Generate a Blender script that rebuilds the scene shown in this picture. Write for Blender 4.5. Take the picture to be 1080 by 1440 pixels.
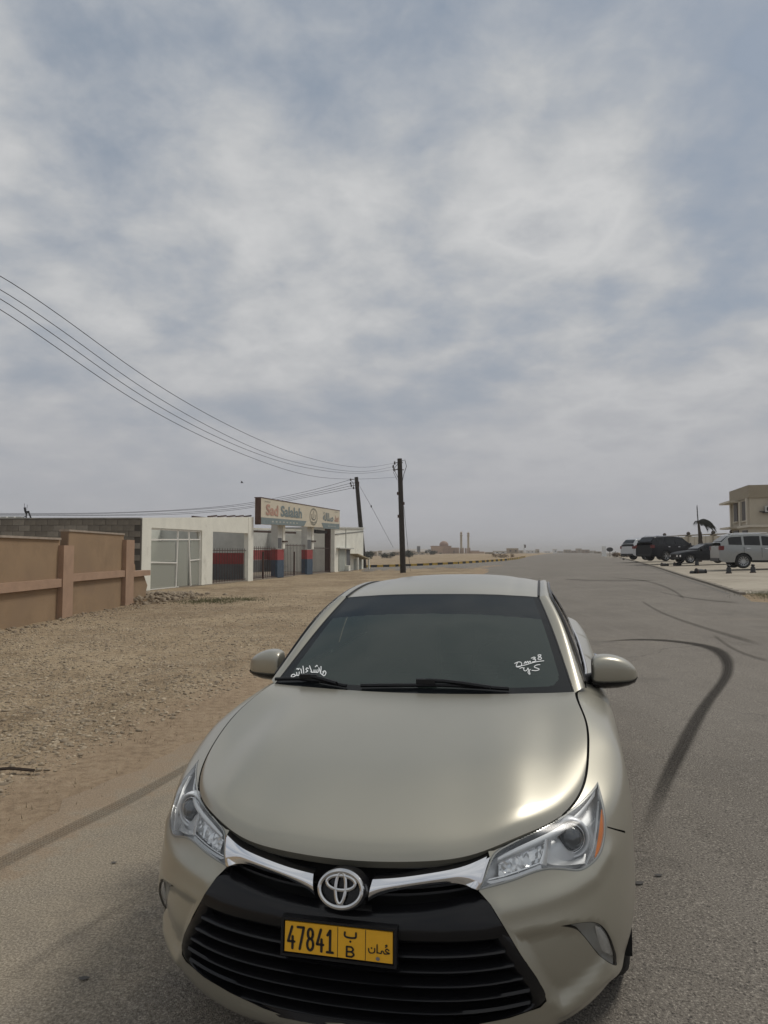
import bpy, bmesh, math, random
import numpy as np
from mathutils import Vector, Matrix, geometry
random.seed(7); rng = np.random.default_rng(7)
PI = math.pi
for o in list(bpy.data.objects): bpy.data.objects.remove(o)
SC = bpy.context.scene; COL = SC.collection

# ------------------------------------------------------------------ camera
FPX, CAMH, PITCH = 982.0, 1.637, 0.05805
cam_d = bpy.data.cameras.new('camera'); cam = bpy.data.objects.new('camera', cam_d); COL.objects.link(cam)
cam.location = (0, 0, CAMH); cam.rotation_euler = (PI/2 + PITCH, 0, 0)
cam_d.sensor_fit = 'VERTICAL'; cam_d.sensor_height = 36; cam_d.lens = 36*FPX/1440
cam_d.clip_start = 0.05; cam_d.clip_end = 20000
SC.camera = cam

# ------------------------------------------------------------------ sky and sun
SUN_EL, SUN_AZ = math.radians(54), math.radians(58)      # azimuth clockwise from +Y (view direction)
world = bpy.data.worlds.new('World'); SC.world = world; world.use_nodes = True
nt = world.node_tree; N = nt.nodes; L = nt.links; N.clear()
def nd(t, **k):
    n = N.new(t)
    for a, b in k.items(): setattr(n, a, b)
    return n
wout = nd('ShaderNodeOutputWorld'); bg = nd('ShaderNodeBackground'); bg.inputs[1].default_value = 0.1
sky = nd('ShaderNodeTexSky', sky_type='NISHITA', sun_disc=False, sun_elevation=SUN_EL, sun_rotation=SUN_AZ)
sky.air_density = 1.0; sky.dust_density = 2.0; sky.ozone_density = 1.2
tc = nd('ShaderNodeTexCoord'); sep = nd('ShaderNodeSeparateXYZ'); L.new(tc.outputs['Generated'], sep.inputs[0])
def m(op, a, b=None, c=None):
    n = nd('ShaderNodeMath', operation=op)
    for i, v in enumerate((a, b, c)):
        if v is None: continue
        if isinstance(v, (int, float)): n.inputs[i].default_value = v
        else: L.new(v, n.inputs[i])
    return n.outputs[0]
zc = m('ADD', m('MAXIMUM', sep.outputs[2], 0.0), 0.30)
cx_ = m('DIVIDE', sep.outputs[0], zc); cy_ = m('DIVIDE', sep.outputs[1], zc)
cmb = nd('ShaderNodeCombineXYZ'); L.new(cx_, cmb.inputs[0]); L.new(cy_, cmb.inputs[1]); cmb.inputs[2].default_value = 3.7
def noise(vec, scale, detail, rough, dist=0.0, off=(0, 0, 0)):
    mp = nd('ShaderNodeMapping'); mp.inputs['Location'].default_value = off; L.new(vec, mp.inputs[0])
    n = nd('ShaderNodeTexNoise'); n.inputs['Scale'].default_value = scale; n.inputs['Detail'].default_value = detail
    n.inputs['Roughness'].default_value = rough; n.inputs['Distortion'].default_value = dist; L.new(mp.outputs[0], n.inputs[0])
    return n.outputs[0]
def ramp(f, stops):
    r = nd('ShaderNodeValToRGB'); e = r.color_ramp.elements
    while len(e) < len(stops): e.new(0.5)
    for el, (p, c) in zip(e, stops): el.position = p; el.color = (*c, 1) if len(c) == 3 else c
    L.new(f, r.inputs[0]); return r.outputs[0]
n1 = noise(cmb.outputs[0], 2.3, 7, 0.50, 0.1, (1.6, 6.2, 0))
n2 = noise(cmb.outputs[0], 1.0, 3, 0.5, 0.0, (2.0, 7.1, 0))
n3 = noise(cmb.outputs[0], 7.0, 8, 0.6, 0.2, (8.0, 3.0, 0))
dens = m('ADD', m('ADD', m('MULTIPLY', n1, 0.56), m('MULTIPLY', n2, 0.22)), m('MULTIPLY', n3, 0.22))
ccol = ramp(dens, [(0.37, (1.45, 1.78, 2.15)), (0.425, (2.05, 2.3, 2.62)), (0.475, (2.75, 2.92, 3.14)), (0.53, (3.55, 3.62, 3.7)), (0.58, (4.15, 4.18, 4.2)), (0.65, (3.1, 3.2, 3.35))])
# towards the horizon the cloud sheet closes into an even grey haze
hz = ramp(sep.outputs[2], [(0.0, (1, 1, 1)), (0.09, (.85, .85, .85)), (0.30, (.22, .22, .22)), (0.6, (0, 0, 0))])
mixh = nd('ShaderNodeMixRGB'); L.new(hz, mixh.inputs[0]); L.new(ccol, mixh.inputs[1]); mixh.inputs[2].default_value = (2.75, 2.78, 2.95, 1)
cover = ramp(dens, [(0.36, (.85, .85, .85)), (0.50, (1, 1, 1))])
cov2 = nd('ShaderNodeMixRGB'); L.new(hz, cov2.inputs[0]); L.new(cover, cov2.inputs[1]); cov2.inputs[2].default_value = (1, 1, 1, 1)
mixs = nd('ShaderNodeMixRGB'); L.new(cov2.outputs[0], mixs.inputs[0]); L.new(sky.outputs[0], mixs.inputs[1]); L.new(mixh.outputs[0], mixs.inputs[2])
L.new(mixs.outputs[0], bg.inputs[0]); L.new(bg.outputs[0], wout.inputs[0])
sun_d = bpy.data.lights.new('sun', 'SUN'); sun = bpy.data.objects.new('sun', sun_d); COL.objects.link(sun)
sun_d.energy = 1.0; sun_d.angle = math.radians(14); sun_d.color = (1.0, 0.95, 0.87)
sdir = Vector((math.sin(SUN_AZ)*math.cos(SUN_EL), math.cos(SUN_AZ)*math.cos(SUN_EL), math.sin(SUN_EL)))
sun.rotation_euler = sdir.to_track_quat('Z', 'Y').to_euler()
SC.view_settings.view_transform = 'Standard'; SC.view_settings.look = 'None'
SC.view_settings.gamma = 1; SC.view_settings.use_curve_mapping = False; SC.view_settings.exposure = 0.60
SC.render.engine = 'CYCLES'
try:
    SC.cycles.max_bounces = 8; SC.cycles.transparent_max_bounces = 12; SC.cycles.caustics_reflective = False; SC.cycles.caustics_refractive = False
except Exception: pass

# ------------------------------------------------------------------ materials
MATS = {}
def mat(name, col, rough=0.6, metal=0.0, coat=0.0, coat_rough=0.05, var=0.0, vscale=5.0, bump=0.0, bscale=40.0, spec=None, emit=None, dark=None, detail=5.0, blotch=None):
    """principled material with optional procedural colour variation and bump"""
    if name in MATS: return MATS[name]
    M = bpy.data.materials.new(name); M.use_nodes = True; MATS[name] = M
    t = M.node_tree; b = t.nodes['Principled BSDF']
    b.inputs['Base Color'].default_value = (*col, 1); b.inputs['Roughness'].default_value = rough; b.inputs['Metallic'].default_value = metal
    b.inputs['Coat Weight'].default_value = coat; b.inputs['Coat Roughness'].default_value = coat_rough
    if spec is not None: b.inputs['Specular IOR Level'].default_value = spec
    tcn = t.nodes.new('ShaderNodeTexCoord')
    if var > 0:
        n = t.nodes.new('ShaderNodeTexNoise'); n.inputs['Scale'].default_value = vscale; n.inputs['Detail'].default_value = detail; n.inputs['Roughness'].default_value = 0.65
        t.links.new(tcn.outputs['Object'], n.inputs[0])
        r = t.nodes.new('ShaderNodeValToRGB'); d = dark or tuple(c*(1-var) for c in col); h = tuple(min(1, c*(1+var*0.6)) for c in col)
        r.color_ramp.elements[0].position = 0.3; r.color_ramp.elements[0].color = (*d, 1); r.color_ramp.elements[1].position = 0.7; r.color_ramp.elements[1].color = (*h, 1)
        t.links.new(n.outputs[0], r.inputs[0]); last = r.outputs[0]
        if blotch:
            n2_ = t.nodes.new('ShaderNodeTexNoise'); n2_.inputs['Scale'].default_value = blotch[1]; n2_.inputs['Detail'].default_value = 4
            t.links.new(tcn.outputs['Object'], n2_.inputs[0])
            r2 = t.nodes.new('ShaderNodeValToRGB'); r2.color_ramp.elements[0].position = blotch[2]; r2.color_ramp.elements[1].position = blotch[2]+0.12
            t.links.new(n2_.outputs[0], r2.inputs[0]); mx = t.nodes.new('ShaderNodeMixRGB'); t.links.new(r2.outputs[0], mx.inputs[0])
            t.links.new(last, mx.inputs[1]); mx.inputs[2].default_value = (*blotch[0], 1); last = mx.outputs[0]
        t.links.new(last, b.inputs['Base Color'])
    if bump > 0:
        n = t.nodes.new('ShaderNodeTexNoise'); n.inputs['Scale'].default_value = bscale; n.inputs['Detail'].default_value = 6
        t.links.new(tcn.outputs['Object'], n.inputs[0]); bm_ = t.nodes.new('ShaderNodeBump'); bm_.inputs['Strength'].default_value = bump; bm_.inputs['Distance'].default_value = 0.02
        t.links.new(n.outputs[0], bm_.inputs['Height']); t.links.new(bm_.outputs[0], b.inputs['Normal'])
    return M

def glass_mat(name, tint, rough=0.02, refl=1.0, opac=0.0, dcol=(.01, .01, .01)):
    """thin sheet of glass: tinted see-through plus a mirror coat by Fresnel"""
    if name in MATS: return MATS[name]
    M = bpy.data.materials.new(name); M.use_nodes = True; MATS[name] = M
    t = M.node_tree; t.nodes.clear(); o = t.nodes.new('ShaderNodeOutputMaterial')
    tr = t.nodes.new('ShaderNodeBsdfTransparent'); tr.inputs[0].default_value = (*tint, 1)
    df = t.nodes.new('ShaderNodeBsdfDiffuse'); df.inputs[0].default_value = (*dcol, 1)
    m0 = t.nodes.new('ShaderNodeMixShader'); m0.inputs[0].default_value = opac; t.links.new(tr.outputs[0], m0.inputs[1]); t.links.new(df.outputs[0], m0.inputs[2])
    gl = t.nodes.new('ShaderNodeBsdfGlossy'); gl.inputs['Roughness'].default_value = rough
    fr = t.nodes.new('ShaderNodeFresnel'); fr.inputs[0].default_value = 1.5
    mu = t.nodes.new('ShaderNodeMath'); mu.operation = 'MULTIPLY'; mu.inputs[1].default_value = refl; t.links.new(fr.outputs[0], mu.inputs[0])
    mx = t.nodes.new('ShaderNodeMixShader'); t.links.new(mu.outputs[0], mx.inputs[0]); t.links.new(m0.outputs[0], mx.inputs[1]); t.links.new(gl.outputs[0], mx.inputs[2])
    t.links.new(mx.outputs[0], o.inputs[0]); return M

# ------------------------------------------------------------------ object helpers
def link(name, verts, faces, material, parent=None, smooth=False, normals=None):
    me = bpy.data.meshes.new(name); me.from_pydata([tuple(map(float, v)) for v in verts], [], [tuple(map(int, f)) for f in faces])
    me.validate(); me.update()
    ms = material if isinstance(material, (list, tuple)) else [material]
    for m_ in ms: me.materials.append(m_)
    if smooth:
        me.polygons.foreach_set('use_smooth', [True]*len(me.polygons))
        if normals is not None and len(me.vertices) == len(normals):
            me.normals_split_custom_set_from_vertices([tuple(map(float, n)) for n in normals])
    o = bpy.data.objects.new(name, me); COL.objects.link(o)
    if parent: o.parent = parent
    return o
def tag(o, label=None, cat=None, group=None, kind=None):
    if label: o['label'] = label
    if cat: o['category'] = cat
    if group: o['group'] = group
    if kind: o['kind'] = kind
    return o
def empty(name, loc=(0, 0, 0), rz=0, label=None, cat=None, group=None):
    o = bpy.data.objects.new(name, None); COL.objects.link(o); o.location = loc; o.rotation_euler = (0, 0, rz); o.empty_display_size = 0.2
    return tag(o, label, cat, group)
def kids(o): return [c for c in bpy.data.objects if c.parent == o]
def copy_tree(o, parent=None):
    c = o.copy(); COL.objects.link(c); c.parent = parent
    if parent: c.matrix_parent_inverse = o.matrix_parent_inverse.copy()
    for ch in KIDMAP.get(o.name, []) or kids(o): copy_tree(ch, c)
    return c
KIDMAP = {}
class MB:
    """collects simple solids into one mesh"""
    def __init__(s): s.v = []; s.f = []; s.mi = []
    def add(s, v, f, mi=0):
        b = len(s.v); s.v += [tuple(map(float, p)) for p in v]; s.f += [tuple(b+i for i in q) for q in f]; s.mi += [mi]*len(f); return s
    def box(s, c, d, rz=0, mi=0, M=None):
        hx, hy, hz = d[0]/2, d[1]/2, d[2]/2; V = []
        for z in (-hz, hz):
            for x, y in ((-hx, -hy), (hx, -hy), (hx, hy), (-hx, hy)):
                p = Vector((x, y, z))
                if M: p = M @ p
                cr, sr = math.cos(rz), math.sin(rz); V.append((c[0]+p.x*cr-p.y*sr, c[1]+p.x*sr+p.y*cr, c[2]+p.z))
        return s.add(V, [(3, 2, 1, 0), (4, 5, 6, 7), (0, 1, 5, 4), (1, 2, 6, 5), (2, 3, 7, 6), (3, 0, 4, 7)], mi)
    def bar(s, a, b, w, h=None, mi=0, up=(0, 0, 1)):
        h = h or w; a = Vector(a); b = Vector(b); d = (b-a).normalized(); u = Vector(up)
        if abs(d.dot(u)) > .98: u = Vector((1, 0, 0))
        sx = d.cross(u).normalized(); uy = sx.cross(d); V = []
        for p in (a, b):
            for i, j in ((-1, -1), (1, -1), (1, 1), (-1, 1)): V.append(p+sx*i*w/2+uy*j*h/2)
        return s.add(V, [(3, 2, 1, 0), (4, 5, 6, 7), (0, 1, 5, 4), (1, 2, 6, 5), (2, 3, 7, 6), (3, 0, 4, 7)], mi)
    def tube(s, pts, r, n=8, mi=0, caps=True, r2=None):
        pts = [Vector(p) for p in pts]; K = len(pts); V = []; F = []
        rs = r if isinstance(r, (list, tuple)) else ([r]*K if r2 is None else [r+(r2-r)*i/(K-1) for i in range(K)])
        pu = None
        for i, p in enumerate(pts):
            d = (pts[min(i+1, K-1)]-pts[max(i-1, 0)]).normalized()
            if pu is None:
                pu = Vector((0, 0, 1)) if abs(d.z) < .9 else Vector((1, 0, 0))
            sx = d.cross(pu).normalized(); pu = sx.cross(d).normalized()
            for k in range(n):
                a = 2*PI*k/n; V.append(p+sx*math.cos(a)*rs[i]+pu*math.sin(a)*rs[i])
        for i in range(K-1):
            for k in range(n): F.append((i*n+k, i*n+(k+1) % n, (i+1)*n+(k+1) % n, (i+1)*n+k))
        if caps: F.append(tuple(range(n))[::-1]); F.append(tuple(range((K-1)*n, K*n)))
        return s.add(V, F, mi)
    def lathe(s, prof, n=24, c=(0, 0, 0), axis='z', mi=0, caps=True):
        V = []; F = []; K = len(prof)
        for r, h in prof:
            for k in range(n):
                a = 2*PI*k/n; x, y = r*math.cos(a), r*math.sin(a)
                p = {'z': (x, y, h), 'x': (h, x, y), 'y': (y, h, x)}[axis]; V.append((p[0]+c[0], p[1]+c[1], p[2]+c[2]))
        for i in range(K-1):
            for k in range(n): F.append((i*n+k, i*n+(k+1) % n, (i+1)*n+(k+1) % n, (i+1)*n+k))
        if caps and prof[0][0] > 1e-5: F.append(tuple(range(n))[::-1])
        if caps and prof[-1][0] > 1e-5: F.append(tuple(range((K-1)*n, K*n)))
        return s.add(V, F, mi)
    def build(s, name, material, parent=None, smooth=False, fix=True):
        o = link(name, s.v, s.f, material, parent, smooth); me = o.data
        if any(s.mi): me.polygons.foreach_set('material_index', s.mi[:len(me.polygons)])
        if fix:
            bm = bmesh.new(); bm.from_mesh(me); bmesh.ops.remove_doubles(bm, verts=bm.verts, dist=1e-5); bmesh.ops.recalc_face_normals(bm, faces=bm.faces)
            if smooth:
                for e in bm.edges:
                    if len(e.link_faces) == 2 and e.calc_face_angle(0) > math.radians(38): e.smooth = False
            bm.to_mesh(me); bm.free()
        return o
def part(name, material, parent, fn, smooth=False):
    b = MB(); fn(b); return b.build(name, material, parent, smooth)

# terrain: level on the left, rising gently to the right
def zt(x):
    f = 0.033*((x if x > 30 else math.log1p(math.exp(x)))-math.log(2))
    return f if f < .7 else .7+.4*(1-math.exp(-(f-.7)/.4))
def ray(px, py):
    cp, sp = math.cos(PITCH), math.sin(PITCH); a = (px-540)/FPX; b = (720-py)/FPX
    return (a, cp-b*sp, sp+b*cp)
def G(px, py):
    """point of the terrain seen along that direction"""
    r = ray(px, py); z = 0.0
    for _ in range(60):
        t = (z-CAMH)/r[2]; z = 0.7*z+0.3*zt(r[0]*t)
    return (r[0]*t, r[1]*t, z)
def D(px, py, Y):
    r = ray(px, py); t = Y/r[1]; return (r[0]*t, Y, CAMH+r[2]*t)
# ================================================================== the sedan in front
YAW, CRX, CRY, ROLL = 0.23304, -0.1236, 2.0968, -0.0169
# car coordinates here: x backwards from the nose, y to the right of the picture, z up; blender local = (y, x, z)
def c2w(X):
    X = np.atleast_2d(np.asarray(X, float)); cr, sr = math.cos(ROLL), math.sin(ROLL); c, s = math.cos(YAW), math.sin(YAW)
    y = X[:, 1]*cr+X[:, 2]*sr; z = -X[:, 1]*sr+X[:, 2]*cr
    return np.stack([CRX+X[:, 0]*s+y*c, CRY+X[:, 0]*c-y*s, z], 1)
def c2p(X):
    W = c2w(X); cp, sp = math.cos(PITCH), math.sin(PITCH); z = W[:, 2]-CAMH
    d = W[:, 1]*cp+z*sp; u = -W[:, 1]*sp+z*cp
    return np.stack([540+FPX*W[:, 0]/d, 720-FPX*u/d], 1)
def w2c(W):
    W = np.atleast_2d(W); c, s = math.cos(YAW), math.sin(YAW); cr, sr = math.cos(ROLL), math.sin(ROLL)
    a = W[:, 0]-CRX; b = W[:, 1]-CRY; x = a*s+b*c; y = a*c-b*s; z = W[:, 2]
    return np.stack([x, y*cr-z*sr, y*sr+z*cr], 1)
def carray(px, py):
    o = w2c([[0, 0, CAMH]])[0]; q = w2c([np.array([0, 0, CAMH])+np.array(ray(px, py))])[0]; return o, q-o
def atx(px, py, x): o, d = carray(px, py); return o+d*(x-o[0])/d[0]
def aty(px, py, y): o, d = carray(px, py); return o+d*(y-o[1])/d[1]

def nspline(P):
    """natural cubic through rows of P at 0,1,2,...; returns an evaluator"""
    P = np.asarray(P, float); n = len(P); A = np.eye(n); R = np.zeros_like(P)
    for i in range(1, n-1):
        A[i, i-1] = 1; A[i, i] = 4; A[i, i+1] = 1; R[i] = 6*(P[i-1]-2*P[i]+P[i+1])
    M2 = np.linalg.solve(A, R.reshape(n, -1)).reshape(P.shape)
    def ev(t):
        t = np.asarray(t, float); i = np.clip(np.floor(t).astype(int), 0, n-2); f = t-i
        f = f.reshape(f.shape+(1,)*(P.ndim-1)); g = 1-f
        return g*P[i]+f*P[i+1]+((g**3-g)*M2[i]+(f**3-f)*M2[i+1])/6
    return ev
# ---- control net of the lower body
TH = np.radians([0, 12, 24, 36, 48, 60, 72, 82, 90])
def frontrow(W, x0, D_, zs, p=2.6, q=2.28):
    return np.stack([x0+D_*(1-np.cos(TH)**(2/q)), W*np.sin(TH)**(2/p), np.asarray(zs, float)], 1)
def lin(a, b, pw=1.3): u = np.linspace(0, 1, 9)**pw; return a+(b-a)*u
FR = [frontrow(.815, .13, .87, lin(.17, .19)), frontrow(.860, .035, .965, lin(.215, .22), 2.6, 2.4), frontrow(.892, .018, .98, lin(.30, .31), 2.7, 2.6),
      frontrow(.904, .002, 1.0, lin(.41, .43), 2.75, 2.8), frontrow(.906, .006, .994, lin(.51, .57, 1.0), 2.7, 2.65),
      frontrow(.908, .020, .98, [.575, .577, .585, .60, .62, .645, .665, .685, .70], 2.62, 2.4),
      frontrow(.895, .040, .96, [.630, .633, .642, .665, .69, .72, .75, .78, .80]),
      frontrow(.862, .060, .92, [.672, .676, .688, .715, .742, .765, .80, .845, .885]),
      np.array([(.082, 0, .700), (.097, .222, .707), (.141, .374, .720), (.212, .497, .750), (.31, .597, .768), (.43, .672, .787), (.575, .722, .828), (.755, .744, .888), (.985, .746, .950)])]
SX = [1.30, 1.72, 2.2, 2.75, 3.25, 3.75, 4.22]
SY = [[.845, .868, .895, .905, .911, .908, .90, .868], [.85, .87, .892, .902, .910, .910, .903, .882], [.85, .87, .892, .902, .910, .910, .905, .888],
      [.85, .87, .892, .902, .912, .912, .907, .890], [.85, .872, .894, .905, .914, .914, .908, .885], [.85, .874, .896, .908, .915, .914, .905, .872], [.83, .86, .885, .897, .902, .898, .88, .835]]
SZ = [[.19, .22, .32, .44, .58, .71, .81, .915], [.19, .22, .32, .44, .58, .71, .82, .925], [.19, .22, .32, .44, .58, .72, .84, .935], [.19, .22, .32, .44, .58, .73, .86, .95],
      [.19, .22, .32, .45, .60, .75, .88, .97], [.2, .23, .33, .46, .62, .78, .91, 1.0], [.22, .25, .36, .5, .66, .82, .95, 1.03]]
B8 = [(1.27, .722, 1.0), (1.70, .782, .985), (2.2, .80, .998), (2.75, .80, 1.012), (3.25, .79, 1.03), (3.75, .755, 1.055), (4.22, .70, 1.075)]
TR = np.radians([76, 60, 42, 22, 0])
net = []
for r in range(9):
    row = [tuple(p) for p in FR[r]]
    for k, x in enumerate(SX): row.append(B8[k] if r == 8 else (x, SY[k][r], SZ[k][r]))
    W = [.83, .86, .885, .897, .902, .898, .88, .835, .70][r]; zb = [.24, .27, .38, .52, .68, .84, .96, 1.05, 1.085][r]; xe = [4.70, 4.78, 4.83, 4.84, 4.835, 4.82, 4.80, 4.79, 4.77][r]
    for t in TR: row.append((4.22+(xe-4.22)*math.cos(t)**(2/2.4), W*math.sin(t)**(2/2.6), zb-(zb-row[15][2])*(t/(PI/2))**2))
    net.append(row)
net = np.array(net)                                   # rows x 21 x 3
NS = net.shape[1]
mir = np.array([1, -1, 1])
ext = np.concatenate([net[:, 3:0:-1]*mir, net, net[:, NS-2:NS-5:-1]*mir], 1)
EVROW = nspline(ext.transpose(1, 0, 2))               # along s -> rows x 3
def base(s, v):
    s = np.asarray(s, float).ravel(); v = np.asarray(v, float).ravel()
    R = EVROW(s+3)                                    # n x 9 x 3
    # cubic in v for every sample
    n = R.shape[1]; A = np.eye(n)
    for i in range(1, n-1): A[i, i-1] = 1; A[i, i] = 4; A[i, i+1] = 1
    Q = np.zeros_like(R); Q[:, 1:-1] = 6*(R[:, :-2]-2*R[:, 1:-1]+R[:, 2:])
    M2 = np.einsum('ij,njk->nik', np.linalg.inv(A), Q)
    i = np.clip(np.floor(v).astype(int), 0, n-2); f = (v-i)[:, None]; g = 1-f; a = np.arange(len(s))
    return g*R[a, i]+f*R[a, i+1]+((g**3-g)*M2[a, i]+(f**3-f)*M2[a, i+1])/6
def bnormal(s, v, fn=None, e=.02):
    fn = fn or base; s = np.asarray(s, float); v = np.asarray(v, float)
    a = fn(s+e, v)-fn(s-e, v); b = fn(s, np.minimum(v+e, 8))-fn(s, np.maximum(v-e, 0))
    n = np.cross(a, b); n /= np.linalg.norm(n, axis=1)[:, None]+1e-12
    P = fn(s, v); flip = np.sum(n*(P-np.array([2.4, 0, .5])), 1) < 0; n[flip] *= -1; return n
# ---- picture directions -> surface parameters
gs, gv = np.meshgrid(np.linspace(0, 9.2, 330), np.linspace(0, 8, 200), indexing='ij')
GP = base(gs, gv); GN = bnormal(gs, gv); GPX = c2p(GP)
camc = w2c([[0, 0, CAMH]])[0]; facing = np.sum(GN*(camc-GP), 1) > -0.02
def px2sv(px, py):
    d = (GPX[:, 0]-px)**2+(GPX[:, 1]-py)**2+np.where(facing, 0, 1e6); k = int(np.argmin(d)); s, v = gs.ravel()[k], gv.ravel()[k]
    for _ in range(4):
        e = .004; q = c2p(base([s, s+e, s], [v, v, v+(e if v < 7.9 else -e)])); J = np.stack([(q[1]-q[0])/e, (q[2]-q[0])/(e if v < 7.9 else -e)], 1)
        try: dd = np.linalg.solve(J, np.array([px, py])-q[0])
        except Exception: break
        dd = np.clip(dd, -.15, .15); s = min(max(s+dd[0], 0), 9.2); v = min(max(v+dd[1], 0), 8)
    return s, v
def polysv(P): return np.array([px2sv(*p) for p in P])
def dens_poly(P, step):
    P = np.asarray(P, float); out = []
    for a, b in zip(P, np.roll(P, -1, 0)):
        k = max(1, int(np.ceil(np.linalg.norm(b-a)/step)))
        for i in range(k): out.append(a+(b-a)*i/k)
    return np.array(out)
def smooth_poly(P, it=1, keep=()):
    """Chaikin rounding; corners in keep stay sharp"""
    P = [tuple(p) for p in P]; keep = set(tuple(P[k]) for k in keep)
    for _ in range(it):
        Q = []
        for i, p in enumerate(P):
            q = P[(i+1) % len(P)]; p_ = np.array(p); q_ = np.array(q)
            if p in keep: Q.append(p)
            else: Q.append(tuple(.75*p_+.25*q_))
            if q not in keep: Q.append(tuple(.25*p_+.75*q_))
        P = Q
    return np.array(P)
def inset(P, d):
    P = np.asarray(P, float); n = len(P); A = .5*np.sum(P[:, 0]*np.roll(P[:, 1], -1)-np.roll(P[:, 0], -1)*P[:, 1]); sg = 1 if A > 0 else -1
    t1 = P-np.roll(P, 1, 0); t2 = np.roll(P, -1, 0)-P; t1 /= np.linalg.norm(t1, axis=1)[:, None]+1e-9; t2 /= np.linalg.norm(t2, axis=1)[:, None]+1e-9
    t = t1+t2; t /= np.linalg.norm(t, axis=1)[:, None]+1e-9; return P+sg*d*np.stack([-t[:, 1], t[:, 0]], 1)
def inpoly(Q, P):
    Q = np.atleast_2d(Q); x, y = Q[:, 0], Q[:, 1]; r = np.zeros(len(Q), bool); n = len(P)
    for i in range(n):
        x1, y1 = P[i]; x2, y2 = P[(i+1) % n]
        c = ((y1 > y) != (y2 > y)); xi = (x2-x1)*(y-y1)/((y2-y1) if y2 != y1 else 1e-12)+x1; r ^= c & (x < xi)
    return r
def pdist(Q, PL, closed=False):
    PL = np.asarray(PL, float); best = np.full(len(Q), 1e9); seg = list(zip(PL[:-1], PL[1:]))+([(PL[-1], PL[0])] if closed else [])
    for a, b in seg:
        ab = b-a; t = np.clip(((Q-a)@ab)/(ab@ab+1e-12), 0, 1); best = np.minimum(best, np.linalg.norm(Q-(a+t[:, None]*ab), axis=1))
    return best
LAMP = smooth_poly([(840.6, 1099), (833, 1111), (807, 1136.5), (769, 1160), (716, 1185), (697, 1196), (689, 1207), (673, 1252.5), (719, 1240.6), (752, 1227), (772, 1222.5), (792, 1223.5), (816, 1226.4), (834.7, 1214), (847, 1195), (853.5, 1165), (850, 1132)], 2, keep=(0, 7))
FOG = smooth_poly([(790, 1303), (813.5, 1298), (834.7, 1296), (848, 1301), (857, 1314), (864, 1331), (868.5, 1348), (866, 1358), (856, 1355), (846, 1342), (834.7, 1325.6), (823, 1312.6), (808.8, 1306)], 2, keep=(0,))
gc = c2p([[.03, 0, .262]])[0]
GR = [(689, 1198), (689, 1207), (673.5, 1253), (690, 1272), (707, 1300), (731, 1340), (754.5, 1375), (766, 1395), (769, 1408), (760, 1417), (716, 1432), (660, 1443), (600, 1451), (540, 1454), tuple(gc)]
LAMPsv = polysv(dens_poly(LAMP, 6)); LAMPin = polysv(dens_poly(inset(LAMP, 1.3), 6)); LAMPin2 = polysv(dens_poly(inset(LAMP, 3.2), 6)); FOGsv = polysv(dens_poly(FOG, 6)); FOGin = polysv(dens_poly(inset(FOG, 1.2), 6))
gsv = [px2sv(*p) for p in GR]; gsv[0] = (gsv[0][0], 8.0); gsv[-1] = (0.0, gsv[-1][1])
GRsv = np.array(gsv+[(0.0, 8.0)])
def yz(P): q = base(np.array(P)[:, 0], np.array(P)[:, 1]); return q[:, 1:]
POCK = yz(polysv([(722, 1316), (750, 1308), (794, 1299), (834, 1296), (850, 1301), (864, 1331), (869, 1352), (853.6, 1360), (839.5, 1375), (811, 1401), (790, 1414), (772, 1408), (745, 1360)]))
RIDGE = yz(polysv([(707, 1278), (754.5, 1266.5), (801.7, 1250), (834.7, 1231), (851, 1205)]))
LIP = yz(polysv([(792, 1421), (811, 1409), (839.5, 1383), (858, 1368), (871, 1362)]))
def shell(s, v):
    P = base(s, v); n = bnormal(s, v); Q = P[:, 1:].copy(); Q[:, 0] = np.abs(Q[:, 0])
    fr = np.clip((1.0-P[:, 0])/.3, 0, 1); fr = fr*fr*(3-2*fr)
    sd = pdist(Q, POCK, True)*np.where(inpoly(Q, POCK), 1, -1); k = np.clip((sd+.008)/.045, 0, 1); k = k*k*(3-2*k)
    d = -.026*k+.010*np.exp(-(pdist(Q, RIDGE)/.030)**2)+.012*np.exp(-(pdist(Q, LIP)/.022)**2)
    return P+n*(d*fr)[:, None]
def snormal(s, v): return bnormal(s, v, shell, .03)

def cdt_regions(polys, grid_s, grid_v, smax=None):
    """triangulate the parameter domain, edges follow every polygon; returns verts(s,v), tris, centroids"""
    V = [(a, b) for a in grid_s for b in grid_v]; E = []
    V = np.array(V); keep = np.ones(len(V), bool)
    for P in polys:
        near = pdist(V*np.array([1, 1]), P, True) < .035; edge = (V[:, 0] < 1e-6) | (V[:, 1] > 7.999) | (V[:, 1] < 1e-6); keep &= ~near | edge
    V = [tuple(p) for p in V[keep]]
    for P in polys:
        b = len(V); V += [tuple(p) for p in P]; n = len(P); E += [(b+i, b+(i+1) % n) for i in range(n)]
    r = geometry.delaunay_2d_cdt([Vector(p) for p in V], E, [], 0, 1e-5)
    vv = np.array([(p.x, p.y) for p in r[0]]); ff = [tuple(f) for f in r[2]]; tri = []
    for f in ff:
        for k in range(1, len(f)-1): tri.append((f[0], f[k], f[k+1]))
    tri = np.array(tri); return vv, tri, vv[tri].mean(1)
def submesh(vv, tri, fn, nfn, off=0.0):
    used = np.unique(tri); mp = {u: i for i, u in enumerate(used)}; s, v = vv[used, 0], vv[used, 1]
    P = fn(s, v); n = nfn(s, v); f = [(mp[a], mp[b], mp[c]) for a, b, c in tri]
    return P+n*off, n, f
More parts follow.
